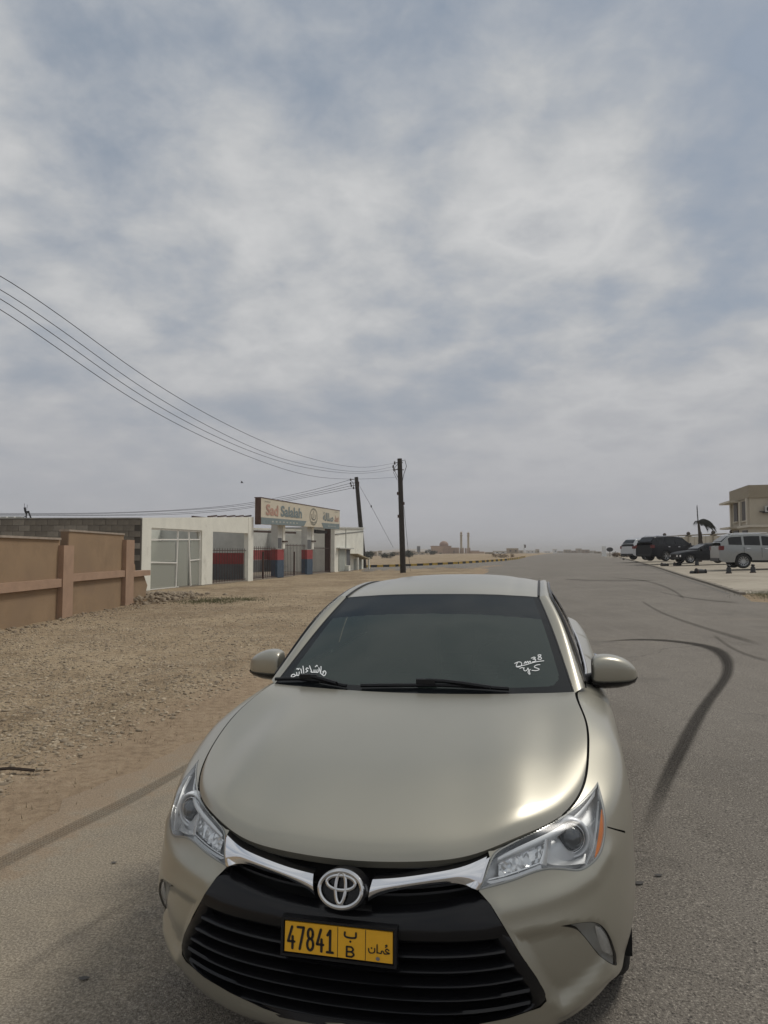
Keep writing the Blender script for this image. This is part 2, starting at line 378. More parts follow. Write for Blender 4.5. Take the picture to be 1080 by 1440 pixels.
def put(name, material, parent, P, n, f, side):
    """link a surface in car coordinates on one side; faces wound to agree with the normals"""
    P = np.array(P); Q = np.stack([P[:, 1]*side, P[:, 0], P[:, 2]], 1); nn = None
    if n is not None:
        nn = np.stack([n[:, 1]*side, n[:, 0], n[:, 2]], 1); F = []
        for q in f:
            c = np.cross(Q[q[1]]-Q[q[0]], Q[q[2]]-Q[q[0]]); F.append(tuple(q) if c@nn[q[0]] > 0 else tuple(q)[::-1])
    else: F = [tuple(q) if side > 0 else tuple(q)[::-1] for q in f]
    return link(name, Q, F, material, parent, n is not None, nn)
def loft(A, B, nu, nv=None, bulge=0.0, out=(0, 0, 0), pw=1.0, prof=None):
    """grid between two curves of equal length; bulge pushes the middle along out"""
    A = np.array(A, float); B = np.array(B, float); K = len(A); P = []
    for j in range(nu+1):
        u = j/nu; w = math.sin(PI*u)**pw if prof is None else prof(u); P.append(A*(1-u)+B*u+np.array(out)*bulge*w)
    P = np.concatenate(P); F = [(j*K+i, j*K+i+1, (j+1)*K+i+1, (j+1)*K+i) for j in range(nu) for i in range(K-1)]
    return P, F, K
def curve(pts, n):
    pts = np.array(pts, float); d = np.concatenate([[0], np.cumsum(np.linalg.norm(np.diff(pts, axis=0), axis=1))]); ev = nspline(pts)
    ts = np.interp(np.linspace(0, d[-1], n), d, np.arange(len(pts))); return ev(ts)
def grid_normals(P, K, outward):
    P = P.reshape(-1, K, 3); a = np.gradient(P, axis=1); b = np.gradient(P, axis=0); n = np.cross(a, b); n /= np.linalg.norm(n, axis=2)[..., None]+1e-12
    n = n.reshape(-1, 3); s = np.sign(np.sum(n*np.array(outward), 1)); s[s == 0] = 1; return n*s[:, None]
def putgrid(name, material, parent, P, F, K, out, sides=(1, -1), smooth=True):
    r = []
    for sd in sides:
        n = grid_normals(P, K, out) if smooth else None; o = put(name, material, parent, P, n, F, sd)
        r.append(o)
    return r

PAINT = mat('champagne_metallic_paint', (.365, .347, .283), .38, .58, .8, .19, var=.035, vscale=1.5)
bp = PAINT.node_tree.nodes['Principled BSDF']
BLK = mat('black_gloss_plastic', (.007, .007, .008), .24, 0, .1, spec=.3)
BLKS = mat('black_satin_plastic', (.011, .011, .012), .42, spec=.3)
DARK = mat('dark_cavity', (.006, .006, .006), .85)
CHR = mat('chrome', (.78, .79, .81), .09, 1.0)
SILV = mat('satin_silver_reflector', (.86, .87, .88), .25, .65)
SILD = mat('grey_lamp_housing', (.66, .67, .68), .35, .4)
SEAL = mat('grey_lamp_seal', (.16, .165, .155), .35)
RUB = mat('tyre_rubber', (.018, .018, .018), .75, var=.2, vscale=30, bump=.2, bscale=80)
LENS = glass_mat('clear_lamp_lens', (.97, .98, .98), .16, .55)
WS = glass_mat('windscreen_glass', (.42, .48, .46), .012, 1.1, .50, (.066, .092, .084))
WSB = glass_mat('dark_sunstrip_glass', (.10, .11, .115), .012, .9, .96, (.020, .026, .029))
TINT = glass_mat('tinted_side_glass', (.10, .11, .10), .015, 1.1, .35)
AMB = mat('amber_reflector', (.90, .26, .05), .25, 0, .5)
WHT = mat('white_vinyl', (.85, .86, .85), .5)
YEL = mat('yellow_plate', (.80, .42, .02), .38, 0, .2, var=.05, vscale=30)
ORG = mat('orange_yellow_plate_edge', (.70, .36, .02), .4)
INT = mat('cabin_grey', (.11, .11, .105), .8)
RIMM = mat('alloy_rim', (.42, .43, .44), .3, .85)

car = bpy.data.objects.new('sedan', None); COL.objects.link(car); car.location = (CRX, CRY, 0.0); car.rotation_euler = (0, ROLL, -YAW)
tag(car, 'champagne beige sedan with black grille and yellow number plate, facing the viewer', 'car')

# ---- seams on the sides (thin slots in the shell)
def sideinv(x, z):
    d = (GS3[:, 0]-x)**2+(GS3[:, 2]-z)**2; k = int(np.argmin(d)); return gs3.ravel()[k], gv3.ravel()[k]
gs3, gv3 = np.meshgrid(np.linspace(7, 17.5, 420), np.linspace(0, 8, 160), indexing='ij'); GS3 = base(gs3, gv3)
def slot(pts, w=.014):
    P = np.array([sideinv(*p) for p in pts]); t = np.gradient(P, axis=0); t /= np.linalg.norm(t, axis=1)[:, None]+1e-9; n = np.stack([-t[:, 1], t[:, 0]], 1)*w
    return np.concatenate([P+n, (P-n)[::-1]])
slots = [slot([(1.46, .99), (1.47, .8), (1.46, .6), (1.43, .4), (1.42, .26)]), slot([(2.52, 1.0), (2.53, .8), (2.53, .5), (2.53, .26)]), slot([(3.42, 1.03), (3.45, .9), (3.42, .78), (3.36, .72)]), ]
seam = polysv([(854, 1163), (866, 1166.5), (879, 1170)]); tt = np.array([0, .035]); SEAMF = np.concatenate([seam+tt, (seam-tt)[::-1]])
def arch(xc, zc_, r):
    pts = []
    for a in np.linspace(-.25, PI+.25, 40):
        x, z = xc+r*math.cos(a), zc_+r*math.sin(a)
        pts.append(sideinv(x, max(z, .205)))
    P = np.array(pts); P[0, 1] = P[-1, 1] = 0.0; return P
ARCHES = [arch(.985, .335, .362), arch(3.76, .335, .362)]
gsl = np.concatenate([np.arange(0, 9, .085), np.arange(9, 20.001, .16)]); gvl = np.arange(0, 7.931, .13)
gvl = np.append(gvl, 7.93)
polys = [LAMPsv, LAMPin, LAMPin2, FOGsv, FOGin, np.array(GRsv), SEAMF]+slots+ARCHES
vv, tri, cen = cdt_regions(polys, gsl, gvl)
lab = np.full(len(tri), 'paint', dtype='<U8')
for A in ARCHES: lab[inpoly(cen, A)] = 'hole'
for A in slots+[SEAMF]: lab[inpoly(cen, A)] = 'slot'
lab[inpoly(cen, GRsv)] = 'grille'
lab[inpoly(cen, LAMPsv)] = 'lampgap'; lab[inpoly(cen, LAMPin)] = 'lamprim'; lab[inpoly(cen, LAMPin2)] = 'lamp'; lab[inpoly(cen, FOGsv)] = 'foggap'; lab[inpoly(cen, FOGin)] = 'fog'
lab[(cen[:, 1] > 7.93)] = 'none'
seam_s = seam[:, 0].mean()
# bumper below / fender above the short seam behind the lamp
bump = (lab == 'paint') & ((cen[:, 0] < 6.0) | ((cen[:, 0] < 8.3) & (cen[:, 1] < np.interp(cen[:, 0], [6, 8.3], [seam[0, 1], seam[-1, 1]]))))
fend = (lab == 'paint') & ~bump & (cen[:, 0] < 9.4)
rear = (lab == 'paint') & ~bump & ~fend
for sd in (1, -1):
    for nm, msk in (('front_bumper', bump), ('fender', fend), ('body_side', rear)):
        P, n, f = submesh(vv, tri[msk], shell, snormal); put(nm, PAINT, car, P, n, f, sd)
    P, n, f = submesh(vv, tri[(lab != 'grille') & (lab != 'lamp') & (lab != 'lamprim') & (lab != 'lampgap') & (lab != 'hole')], shell, snormal, -.014)
    put('inner_shell', DARK, car, P, n, f, sd)

# ---- hood
nT, nV = 44, 60
def R8(s): return base(s, np.full(np.shape(s), 8.0))
tt_ = np.linspace(0, 1, nT); vv_ = np.linspace(0, 1, nV)
cs = 6.15
E_ = R8(tt_*cs); S_ = R8(cs+(9-cs)*vv_**.9); R_ = np.stack([1.20+.07*tt_**2, .722*tt_, .985+.015*tt_**2], 1)
Cc = curve([(.082, 0, .700), (.098, 0, .732), (.15, 0, .766), (.28, 0, .812), (.45, 0, .860), (.65, 0, .900), (.85, 0, .935), (1.05, 0, .966), (1.20, 0, .985)], nV)
w = 1-tt_**2.3
HP = np.zeros((nV, nT, 3))
for j, v in enumerate(vv_):
    base_l = (1-v)*E_+v*R_; l0 = (1-v)*E_[0]+v*R_[0]; l1 = (1-v)*E_[-1]+v*R_[-1]
    HP[j] = base_l+w[:, None]*(Cc[j]-l0)+(1-w)[:, None]*(S_[j]-l1)
# raised centre with soft shoulders that run from the windscreen corners towards the lamps
for j, v in enumerate(vv_):
    for i, t in enumerate(tt_):
        line = .56+.24*v**1.3
        k = 1/(1+math.exp(-(line-t)/.04)); env = math.sin(PI*min(1, v*.85+.10))**1.2; ed = 1-t**6
        HP[j, i, 2] += .014*k*env*ed-.005*math.exp(-((t-(line+.12))/.10)**2)*env*ed
F = [(j*nT+i, j*nT+i+1, (j+1)*nT+i+1, (j+1)*nT+i) for j in range(nV-1) for i in range(nT-1)]
full = np.concatenate([HP[:, :0:-1]*mir, HP], 1); K2 = full.shape[1]; fl = full.reshape(-1, 3)+np.array([0, 0, .002])
F2 = [(j*K2+i, j*K2+i+1, (j+1)*K2+i+1, (j+1)*K2+i) for j in range(nV-1) for i in range(K2-1)]
nn = grid_normals(fl, K2, (0, 0, 1)); 
hood = put('hood', PAINT, car, fl, nn, F2, 1)
# folded edge under the hood
edge = [full[0], ]; rim_top = np.concatenate([HP[::-1, -1], HP[0, ::-1]]); 
loop = np.concatenate([HP[::-1, -1], HP[0, -2::-1]]); loop = np.concatenate([loop, (loop[-2::-1])*mir])
low = loop+np.array([.012, 0, -.022]); low[:, 1] *= .99
P, F, K = loft(loop+np.array([0, 0, .002]), low, 1); put('hood_edge', PAINT, hood, P, None, F, 1)

# ---- greenhouse curves
NB = 40
ws_side = curve([(1.285, .718, .992), (1.55, .668, 1.135), (1.80, .615, 1.268), (2.03, .562, 1.378)], NB)
ditch = curve([(2.03, .562, 1.378), (2.25, .560, 1.412), (2.6, .557, 1.438), (3.0, .552, 1.425), (3.30, .545, 1.375)], NB)
rail_f = curve([(1.40, .775, .995), (1.60, .735, 1.125), (1.82, .685, 1.262), (2.06, .628, 1.365)], NB)
rail_r = curve([(2.06, .628, 1.365), (2.30, .615, 1.405), (2.65, .610, 1.425), (3.05, .608, 1.405), (3.38, .612, 1.345)], NB)
putgrid('pillar', PAINT, car, *loft(ws_side, rail_f, 8, bulge=.018, out=(-.35, .55, .75)), (-.3, .5, 1))
putgrid('roof_rail', PAINT, car, *loft(ditch+np.array([0, .004, 0]), rail_r, 8, bulge=.016, out=(0, .5, .85)), (0, .5, 1))
# windscreen: coons between bottom, top and the side curve
nT = 36
bot = np.stack([1.225+.06*np.linspace(0, 1, nT)**2, .718*np.linspace(0, 1, nT), .968+.024*np.linspace(0, 1, nT)**2], 1)
top = np.stack([1.985+.045*np.linspace(0, 1, nT)**2, .562*np.linspace(0, 1, nT), 1.400-.022*np.linspace(0, 1, nT)**2.4], 1)
cen_ = curve([(1.225, 0, .968), (1.45, 0, 1.118), (1.72, 0, 1.277), (1.985, 0, 1.400)], NB)
WSP = np.zeros((NB, nT, 3)); u_ = np.linspace(0, 1, nT); w = 1-u_**2.2
for j in range(NB):
    v = j/(NB-1); bl = (1-v)*bot+v*top; WSP[j] = bl+w[:, None]*(cen_[j]-bl[0])+(1-w)[:, None]*(ws_side[j]-bl[-1])
wsf = np.concatenate([WSP[:, :0:-1]*mir, WSP], 1); KW = wsf.shape[1]
WN = grid_normals(wsf.reshape(-1, 3), KW, (-1, 0, 1)).reshape(NB, KW, 3)
def wsurf(a, b, off=0.0):
    """point of the windscreen, a in -1..1 across, b in 0..1 up"""
    x = (a*.5+.5)*(KW-1); y = b*(NB-1); i = min(int(x), KW-2); j = min(int(y), NB-2); fx, fy = x-i, y-j
    g = lambda A: (A[j, i]*(1-fx)+A[j, i+1]*fx)*(1-fy)+(A[j+1, i]*(1-fx)+A[j+1, i+1]*fx)*fy
    return g(wsf)+g(WN)*off
NF, KF = 150, 240; gj, gi = np.meshgrid(np.arange(NF)/(NF-1), np.arange(KF)/(KF-1)*2-1, indexing='ij')
def bil(A, a, b):
    x = (a*.5+.5)*(KW-1); y = b*(NB-1); i = np.clip(x.astype(int), 0, KW-2); j = np.clip(y.astype(int), 0, NB-2); fx = (x-i)[..., None]; fy = (y-j)[..., None]
    return (A[j, i]*(1-fx)+A[j, i+1]*fx)*(1-fy)+(A[j+1, i]*(1-fx)+A[j+1, i+1]*fx)*fy
Pw = bil(wsf, gi, gj).reshape(-1, 3); nw = bil(WN, gi, gj).reshape(-1, 3); nw /= np.linalg.norm(nw, axis=1)[:, None]
Fg = []; Fb = []; Ff = []
for j in range(NF-1):
    for i in range(KF-1):
        a = abs((i+.5)/(KF-1)*2-1); b = (j+.5)/(NF-1); q = (j*KF+i, j*KF+i+1, (j+1)*KF+i+1, (j+1)*KF+i)
        # rounded dark border, wider at the foot
        ax = max(0, (a-.860)/.085); lo = max(0, (.20-b)/.13)
        if math.hypot(ax, lo) > 1 or b > .975: Ff.append(q)
        elif b > .70+.035*(1-a*a): Fb.append(q)
        else: Fg.append(q)
wind = put('windscreen', WS, car, Pw, nw, Fg, 1); put('sun_strip', WSB, wind, Pw, nw, Fb, 1)
FRIT = glass_mat('black_frit', (.0, .0, .0), .02, .9, 1.0, (.012, .014, .015)); put('frit_band', FRIT, wind, Pw, nw, Ff, 1)
# roof
RT = np.zeros((NB, nT, 3)); zcr = curve([(1.985, 0, 1.400), (2.2, 0, 1.442), (2.62, 0, 1.484), (3.0, 0, 1.475), (3.36, 0, 1.405)], NB)
for j in range(NB): RT[j] = zcr[j]+(ditch[j]-zcr[j])*np.stack([u_**2, u_, u_**2.6], 1)
RT[:, :, 2] += 0
for k_, yy in enumerate((.42,)):
    RT[:, :, 2] += (-.003*np.exp(-((np.abs(RT[:, :, 1])-yy)/.03)**2))
rf = np.concatenate([RT[:, :0:-1]*mir, RT], 1).reshape(-1, 3); putF = [(j*KW+i, j*KW+i+1, (j+1)*KW+i+1, (j+1)*KW+i) for j in range(NB-1) for i in range(KW-1)]
put('roof', PAINT, car, rf, grid_normals(rf, KW, (0, 0, 1)), putF, 1)
for sd in (1, -1):
    b = MB(); b.tube([(p[1]*sd, p[0], p[2]+.004) for p in ditch[::2]], .006, 6); b.build('roof_moulding', BLKS, car, True)
    b = MB(); b.tube([(p[1]*sd, p[0], p[2]-.001) for p in ws_side[::3]], .005, 6); b.build('windscreen_moulding', BLKS, car, True)
# rear glass, trunk, rear pillars
rg_side = curve([(3.30, .545, 1.375), (3.55, .575, 1.28), (3.80, .61, 1.17), (3.98, .64, 1.085)], NB)
rg = np.zeros((NB, nT, 3)); rc = curve([(3.36, 0, 1.405), (3.62, 0, 1.30), (3.86, 0, 1.185), (4.05, 0, 1.095)], NB)
for j in range(NB): rg[j] = rc[j]+(rg_side[j]-rc[j])*np.stack([u_**2, u_, u_**2.4], 1)
rgf = np.concatenate([rg[:, :0:-1]*mir, rg], 1).reshape(-1, 3); put('rear_window', TINT, car, rgf, grid_normals(rgf, KW, (1, 0, 1)), putF, 1)
nb = 30; tk = np.zeros((nb, nT, 3)); s8 = R8(np.linspace(15, 20, nb)); 
# trunk lid spans across between the two belt lines
tside = np.array([(4.0+.77*k/(nb-1), max(.0, np.interp(4.0+.77*k/(nb-1), [4.0, 4.22, 4.5, 4.7], [.73, .70, .66, .60])), 1.075+.012*k/(nb-1)) for k in range(nb)])
for j in range(nb): c0 = np.array([4.03+.75*j/(nb-1), 0, 1.095+.02*math.sin(PI*j/(nb-1)*.5)]); tk[j] = c0+(tside[j]-c0)*np.stack([u_**2, u_, u_**2.6], 1)
tkf = np.concatenate([tk[:, :0:-1]*mir, tk], 1).reshape(-1, 3)
put('trunk_lid', PAINT, car, tkf, grid_normals(tkf, KW, (0, 0, 1)), [(j*KW+i, j*KW+i+1, (j+1)*KW+i+1, (j+1)*KW+i) for j in range(nb-1) for i in range(KW-1)], 1)
cp1 = curve([(3.38, .612, 1.345), (3.58, .655, 1.26), (3.80, .70, 1.16), (4.0, .73, 1.075)], NB)
putgrid('rear_pillar', PAINT, car, *loft(rg_side, cp1, 6, bulge=.012, out=(.3, .5, .8)), (.3, .5, 1))
# side glass zone: black frame band, then panes slightly inset
rail = np.concatenate([rail_f, rail_r[1:], cp1[1:]]); xs_r = rail[:, 0]
def belt(x): s = np.interp(x, [B8[k][0] for k in range(7)], [9, 10, 11, 12, 13, 14, 15]); return R8(np.atleast_1d(s))
xsb = np.interp(np.linspace(0, 1, len(rail)), [0, 1], [1.40, 4.0]); xsb = np.where(rail[:, 0] < 4.0, rail[:, 0], 4.0)
beltc = np.concatenate([belt(x) for x in np.linspace(1.40, 4.0, len(rail))])
# match stations by x so that the strip has upright sections
railx = np.stack([np.interp(beltc[:, 0], rail[:, 0], rail[:, k]) for k in range(3)], 1)
P, F, K = loft(beltc, railx, 14, bulge=.022, out=(0, .9, .25)); PG = P.reshape(15, K, 3)
def gl_patch(x0, x1, lo=.06, hi=.94, off=0):
    F_ = []
    for j in range(14):
        for i in range(K-1):
            x = PG[j, i, 0]; b = (j+.5)/14; ok = x0 < x < x1 and lo < b < hi
            if ok == (off == 0): F_.append((j*K+i, j*K+i+1, (j+1)*K+i+1, (j+1)*K+i))
    return F_
wins = [(1.60, 2.46), (2.60, 3.30), (3.36, 3.62)]
def inwin(q):
    x = PG.reshape(-1, 3)[list(q), 0].mean(); j = q[0]//K; return any(a < x < b for a, b in wins) and 0 < j < 13
ngl = grid_normals(P, K, (0, 1, .3))
for sd in (1, -1):
    put('window_frame', BLK, car, P, ngl, [q for q in F if not inwin(q)], sd)
    for k_, (a, b_) in enumerate(wins):
        put('side_window', TINT, car, P-ngl*.006, ngl, [q for q in F if inwin(q) and a < P[list(q), 0].mean() < b_], sd)
    b = MB(); b.tube([(p[1]*sd+sd*.004, p[0], p[2]+.004) for p in beltc[3::4]], .008, 6); b.build('belt_moulding', CHR, car, True)
    b = MB(); b.tube([(p[1]*sd+sd*.006, p[0], p[2]+.002) for p in rail[2::4]], .009, 6); b.build('window_visor', BLK, car, True)
# cowl panel at the foot of the glass
cw = np.stack([1.195+.06*np.linspace(-1, 1, 41)**2, .735*np.linspace(-1, 1, 41), np.full(41, .955)], 1); cw2 = np.stack([1.30+.05*np.linspace(-1, 1, 41)**2, .71*np.linspace(-1, 1, 41), np.full(41, .985)], 1)
cwl = cw.copy(); cwl[:, 2] -= .04
P, F, K = loft(cw, cw2, 2); put('cowl_panel', BLKS, car, P, None, F, 1)

# ---- cabin
b = MB(); b.box((0, 1.62, .90), (1.36, .55, .12)); b.box((0, 1.42, .86), (1.3, .3, .1)); b.build('dashboard', INT, car)
for x in (-.37, .37):
    b = MB(); b.box((x, 2.45, .62), (.52, .52, .22)); b.box((x, 2.76, .95), (.50, .14, .62), M=Matrix.Rotation(-.25, 3, 'X')); b.box((x, 2.86, 1.27), (.26, .10, .17)); b.build('seat', INT, car)
b = MB(); b.tube([(.37+.185*math.cos(a), 1.98+.06*math.sin(a), .98+.175*math.sin(a)) for a in np.linspace(0, 2*PI, 25)], .014, 8); b.bar((.20, 1.98, .98), (.54, 1.98, .98), .05, .03); b.bar((.37, 1.80, .93), (.37, 1.98, .98), .06); b.build('steering_wheel', BLKS, car, True)
b = MB(); b.box((0, 3.3, .72), (1.3, .5, .25)); b.box((0, 3.55, 1.0), (1.3, .15, .5)); b.build('rear_seat', INT, car)
b = MB(); b.box((0, 2.5, .28), (1.6, 3.6, .06)); b.box((0, .9, .50), (1.1, .9, .45)); b.build('floor_pan', DARK, car)
b = MB(); b.box((0, 1.86, 1.27), (.22, .03, .06)); b.build('inside_mirror', INT, car)
# ---- number plate
def pframe(px, py, x, tilt):
    """local frame on the nose: origin at that direction, at depth x; axes right and up(tilted back)"""
    o = atx(px, py, x); return o, tilt
def text_mesh(body, size=1.0, font=None, spacing=1.0, bold=0.0, ext=0.0, res=3):
    cu = bpy.data.curves.new('t', 'FONT'); cu.body = body; cu.size = size; cu.align_x = 'CENTER'; cu.align_y = 'CENTER'; cu.space_character = spacing; cu.offset = bold; cu.extrude = ext; cu.resolution_u = res
    o = bpy.data.objects.new('t', cu); COL.objects.link(o); dg = bpy.context.evaluated_depsgraph_get(); dg.update()
    me = bpy.data.meshes.new_from_object(o.evaluated_get(dg)); V = np.array([tuple(v.co) for v in me.vertices]) if len(me.vertices) else np.zeros((0, 3)); F = [tuple(p.vertices) for p in me.polygons]
    bpy.data.objects.remove(o); bpy.data.curves.remove(cu); return V, F
def fit(V, w, h, cx=0, cy=0):
    V = V.copy(); lo, hi = V.min(0), V.max(0); V[:, 0] = (V[:, 0]-(lo[0]+hi[0])/2)/(hi[0]-lo[0])*w+cx; V[:, 1] = (V[:, 1]-(lo[1]+hi[1])/2)/(hi[1]-lo[1])*h+cy; return V
PT = .10; po = np.array([-.004, .002, .515]); PWD, PHT = .346, .104
def plate(V, off): V = np.asarray(V, float)*np.array([.972, .87]); return np.stack([V[:, 0]+po[1], po[0]+V[:, 1]*math.sin(PT)-off+0*V[:, 0], po[2]+V[:, 1]*math.cos(PT)], 1)
def plbox(w, h, cx, cy, o0, o1):
    V = np.array([(cx+sx*w/2, cy+sy*h/2) for sx, sy in ((-1, -1), (1, -1), (1, 1), (-1, 1))]); return np.concatenate([plate(V, o0), plate(V, o1)]), [(3, 2, 1, 0), (4, 5, 6, 7), (0, 1, 5, 4), (1, 2, 6, 5), (2, 3, 7, 6), (3, 0, 4, 7)]
def plpart(name, m_, parent, items):
    b = MB()
    for it in items: b.add(*it)
    return b.build(name, m_, parent)
np_ = plpart('number_plate', YEL, car, [plbox(PWD-.012, PHT-.010, 0, 0, .004, .010)])
plpart('plate_frame', BLKS, np_, [plbox(PWD+.012, PHT+.016, 0, 0, -.012, .004), plbox(PWD+.012, .008, 0, PHT/2+.004, .004, .013), plbox(PWD+.012, .008, 0, -PHT/2-.004, .004, .013), plbox(.008, PHT, -PWD/2-.002, 0, .004, .013), plbox(.008, PHT, PWD/2+.002, 0, .004, .013)])
BLKP = mat('black_plate_paint', (.012, .01, .01), .4)
def strokes(lines, w, fn, depth=.0012):
    """flat pen strokes with rounded ends mapped through fn(V, off)"""
    b = MB()
    for ln in lines:
        P = np.array(ln, float)
        if len(P) > 2:
            ev = nspline(P); P = ev(np.linspace(0, len(P)-1, (len(P)-1)*6+1))
        t = np.gradient(P, axis=0); t /= np.linalg.norm(t, axis=1)[:, None]+1e-9; n = np.stack([-t[:, 1], t[:, 0]], 1)*w/2
        A = fn(P+n, depth); B = fn(P-n, depth); k = len(P)
        b.add(np.concatenate([A, B]), [(i, i+1, k+i+1, k+i) for i in range(k-1)])
        for c, in ((P[0],), (P[-1],)):
            a = np.linspace(0, 2*PI, 9)[:-1]; b.add(fn(np.stack([c[0]+w/2*np.cos(a), c[1]+w/2*np.sin(a)], 1), depth+.0001), [tuple(range(8))])
    return b
def straight(lines):
    out = []
    for l in lines:
        for a, b_ in zip(l[:-1], l[1:]): out.append([a, b_])
    return out
# digits drawn in a 1 x 2 cell
DG = {'4': [[(.62, 2), (.05, .62), (1, .62)], [(.74, 1.1), (.74, 0)]], '7': [[(0, 2), (.95, 2), (.38, 0)]],
      '8': None, '1': [[(.15, 1.55), (.55, 2), (.55, 0)], [(.1, 0), (1, 0)]]}
def ell(cx, cy, rx, ry, n=14): return [(cx+rx*math.cos(a), cy+ry*math.sin(a)) for a in np.linspace(0, 2*PI, n)]
cellw, cellh, x = .0205, .0335, -.153
lines_s = []; lines_c = []
for k, ch in enumerate('47841'):
    x0 = -.157+k*.0305; y0 = -.0345
    tr = lambda l: [(x0+px_*cellw, y0+py_*cellh) for px_, py_ in l]
    if ch == '8': lines_c += [tr(ell(.5, 1.5, .38, .46)), tr(ell(.5, .52, .45, .52))]
    else: lines_s += straight([tr(l) for l in DG[ch]])
bb = strokes(lines_s, .0078, plate, .0115); b2 = strokes(lines_c, .0078, plate, .0116); b2.add(bb.v, bb.f)
b2.build('plate_digits', BLKP, np_, fix=False)
for dx_ in (-.0005, .085): plpart('plate_divider', BLKP, np_, [plbox(.0016, PHT-.012, dx_, 0, .010, .0108)])
b = strokes([[(.022, .033), (.022, .022), (.034, .0175), (.052, .0185), (.056, .024), (.056, .034)]], .006, plate, .0115)
c = strokes([ell(.039, .006, .0014, .0014, 8)], .004, plate, .0115); b.add(c.v, c.f); tag(b.build('arabic_letter', BLKP, np_, fix=False), kind='stuff')
b = MB()
c = strokes(straight([[(.028, -.040), (.028, -.010)], [(.028, -.010), (.042, -.010)], [(.028, -.025), (.043, -.025)], [(.028, -.040), (.043, -.040)]])+[[(.042, -.010), (.048, -.0175), (.042, -.025)], [(.043, -.025), (.050, -.0325), (.043, -.040)]], .0055, plate, .0116); b.add(c.v, c.f); b.build('latin_letter', BLKP, np_, fix=False)
b = MB()
# country name
c = strokes([[(.156, -.008), (.150, -.004), (.146, -.009), (.151, -.014), (.158, -.0165), (.150, -.0185), (.142, -.0185), (.139, -.0125), (.134, -.0125), (.133, -.0185), (.126, -.0185), (.120, -.0185)], [(.1205, -.018), (.1205, .006)], [(.113, -.006), (.113, -.016), (.106, -.021), (.097, -.019), (.095, -.008)], ell(.104, -.006, .0008, .0008, 8), [(.146, .006), (.149, .008), (.150, .005), (.146, .001)]], .0036, plate, .0115); b.add(c.v, c.f)
b.build('country_name', BLKP, np_, fix=False)
part('plate_screw', mat('zinc_screw', (.25, .24, .24), .5, .6), np_, lambda b: b.add(plate(np.array([(.123+.006*math.cos(a), -.036+.006*math.sin(a)) for a in np.linspace(0, 2*PI, 13)[:-1]]), .0125), [tuple(range(12))]))

# ---- grille
def xs(y, z, rec=0.0):
    """front surface depth at lateral y, height z"""
    k = np.argmin((GF[:, 1]-abs(y))**2+(GF[:, 2]-z)**2); return GF[k, 0]+rec
gf = (gs.ravel() < 7) & (gv.ravel() > .3); GF = GP[gf]
def fcurve(ya, za, rec, n=60, f=None):
    """smooth curve on the nose: y from -ya..ya, z = za or za(y)"""
    Y = np.linspace(-ya, ya, n); Z = np.array([za(abs(y)) if callable(za) else za for y in Y])
    X = np.array([xs(y, z) for y, z in zip(Y, Z)]); k = np.ones(7)/7; Xp = np.pad(X, 3, mode='reflect', reflect_type='odd'); X = np.convolve(Xp, k, 'valid')
    return np.stack([X+rec, Y, Z], 1)
def ribbon(name, mt, parent, top, bot, thick, back=None):
    """solid bar between two front curves with depth"""
    top = np.array(top); bot = np.array(bot); n = len(top); d = np.array([thick, 0, 0])
    V = np.concatenate([top, bot, bot+d, top+d]); F = []
    for i in range(n-1):
        for a in range(4): b_ = (a+1) % 4; F.append((a*n+i, a*n+i+1, b_*n+i+1, b_*n+i))
    F += [(0, n, 2*n, 3*n), (n-1, 4*n-1, 3*n-1, 2*n-1)]
    b = MB(); b.add(np.stack([V[:, 1], V[:, 0], V[:, 2]], 1), F); return b.build(name, mt, parent, True)
# dark backing well behind
gy = yz(GRsv[:-1])           # right half outline in (y, z)
def halfw(z):
    """half width of the grille opening at height z"""
    o = gy[2:-1]; o = o[np.argsort(o[:, 1])]; return float(np.interp(z, o[:, 1], o[:, 0]))
rows_z = np.linspace(.24, .735, 26)
bk = [];
for z in rows_z:
    w_ = halfw(min(z, .66))+.03
    bk.append([(xs(y*w_, min(z, .69))+.10, y*w_, z) for y in np.linspace(-1, 1, 25)])
bk = np.array(bk).reshape(-1, 3); F = [(j*25+i, j*25+i+1, (j+1)*25+i+1, (j+1)*25+i) for j in range(25) for i in range(24)]
put('grille_backing', DARK, car, bk, None, F, 1)
# surround: gloss black panel following the opening, split into the frame, the brow panel and the two upper mouths
def surf_zone(zlo, zhi, rec, nz=10, ny=61, wf=1.0, inner=0.0, wfun=None):
    V = []
    for k in range(nz):
        f = k/(nz-1)
        for y in np.linspace(-1, 1, ny):
            a = abs(y); wmid = (wfun or halfw)
            zl = zlo(a) if callable(zlo) else zlo; zh = zhi(a) if callable(zhi) else zhi; z = zl+(zh-zl)*f
            Yv = y*wmid(z)*wf; V.append((xs(Yv, min(z, .69))+(rec(f, a) if callable(rec) else rec), Yv, z))
    V = np.array(V).reshape(nz, ny, 3)
    for _ in range(3):
        V[:, 1:-1, 0] = (V[:, :-2, 0]+2*V[:, 1:-1, 0]+V[:, 2:, 0])/4
    return V.reshape(-1, 3), [(j*ny+i, j*ny+i+1, (j+1)*ny+i+1, (j+1)*ny+i) for j in range(nz-1) for i in range(ny-1)], ny
# brow panel that carries the number plate
brow_lo = lambda a: .506+.012*a; brow_hi = lambda a: .592+.045*a**2.2
P, F, K = surf_zone(brow_lo, brow_hi, lambda f, a: .010-.016*math.sin(PI*min(1, f*1.0))**.7+.022*max(0, f-.86)/.14+.012*max(0, .08-f)/.08, 18)
grille = put('grille', BLK, car, P, grid_normals(P, K, (-1, 0, .2)), F, 1)
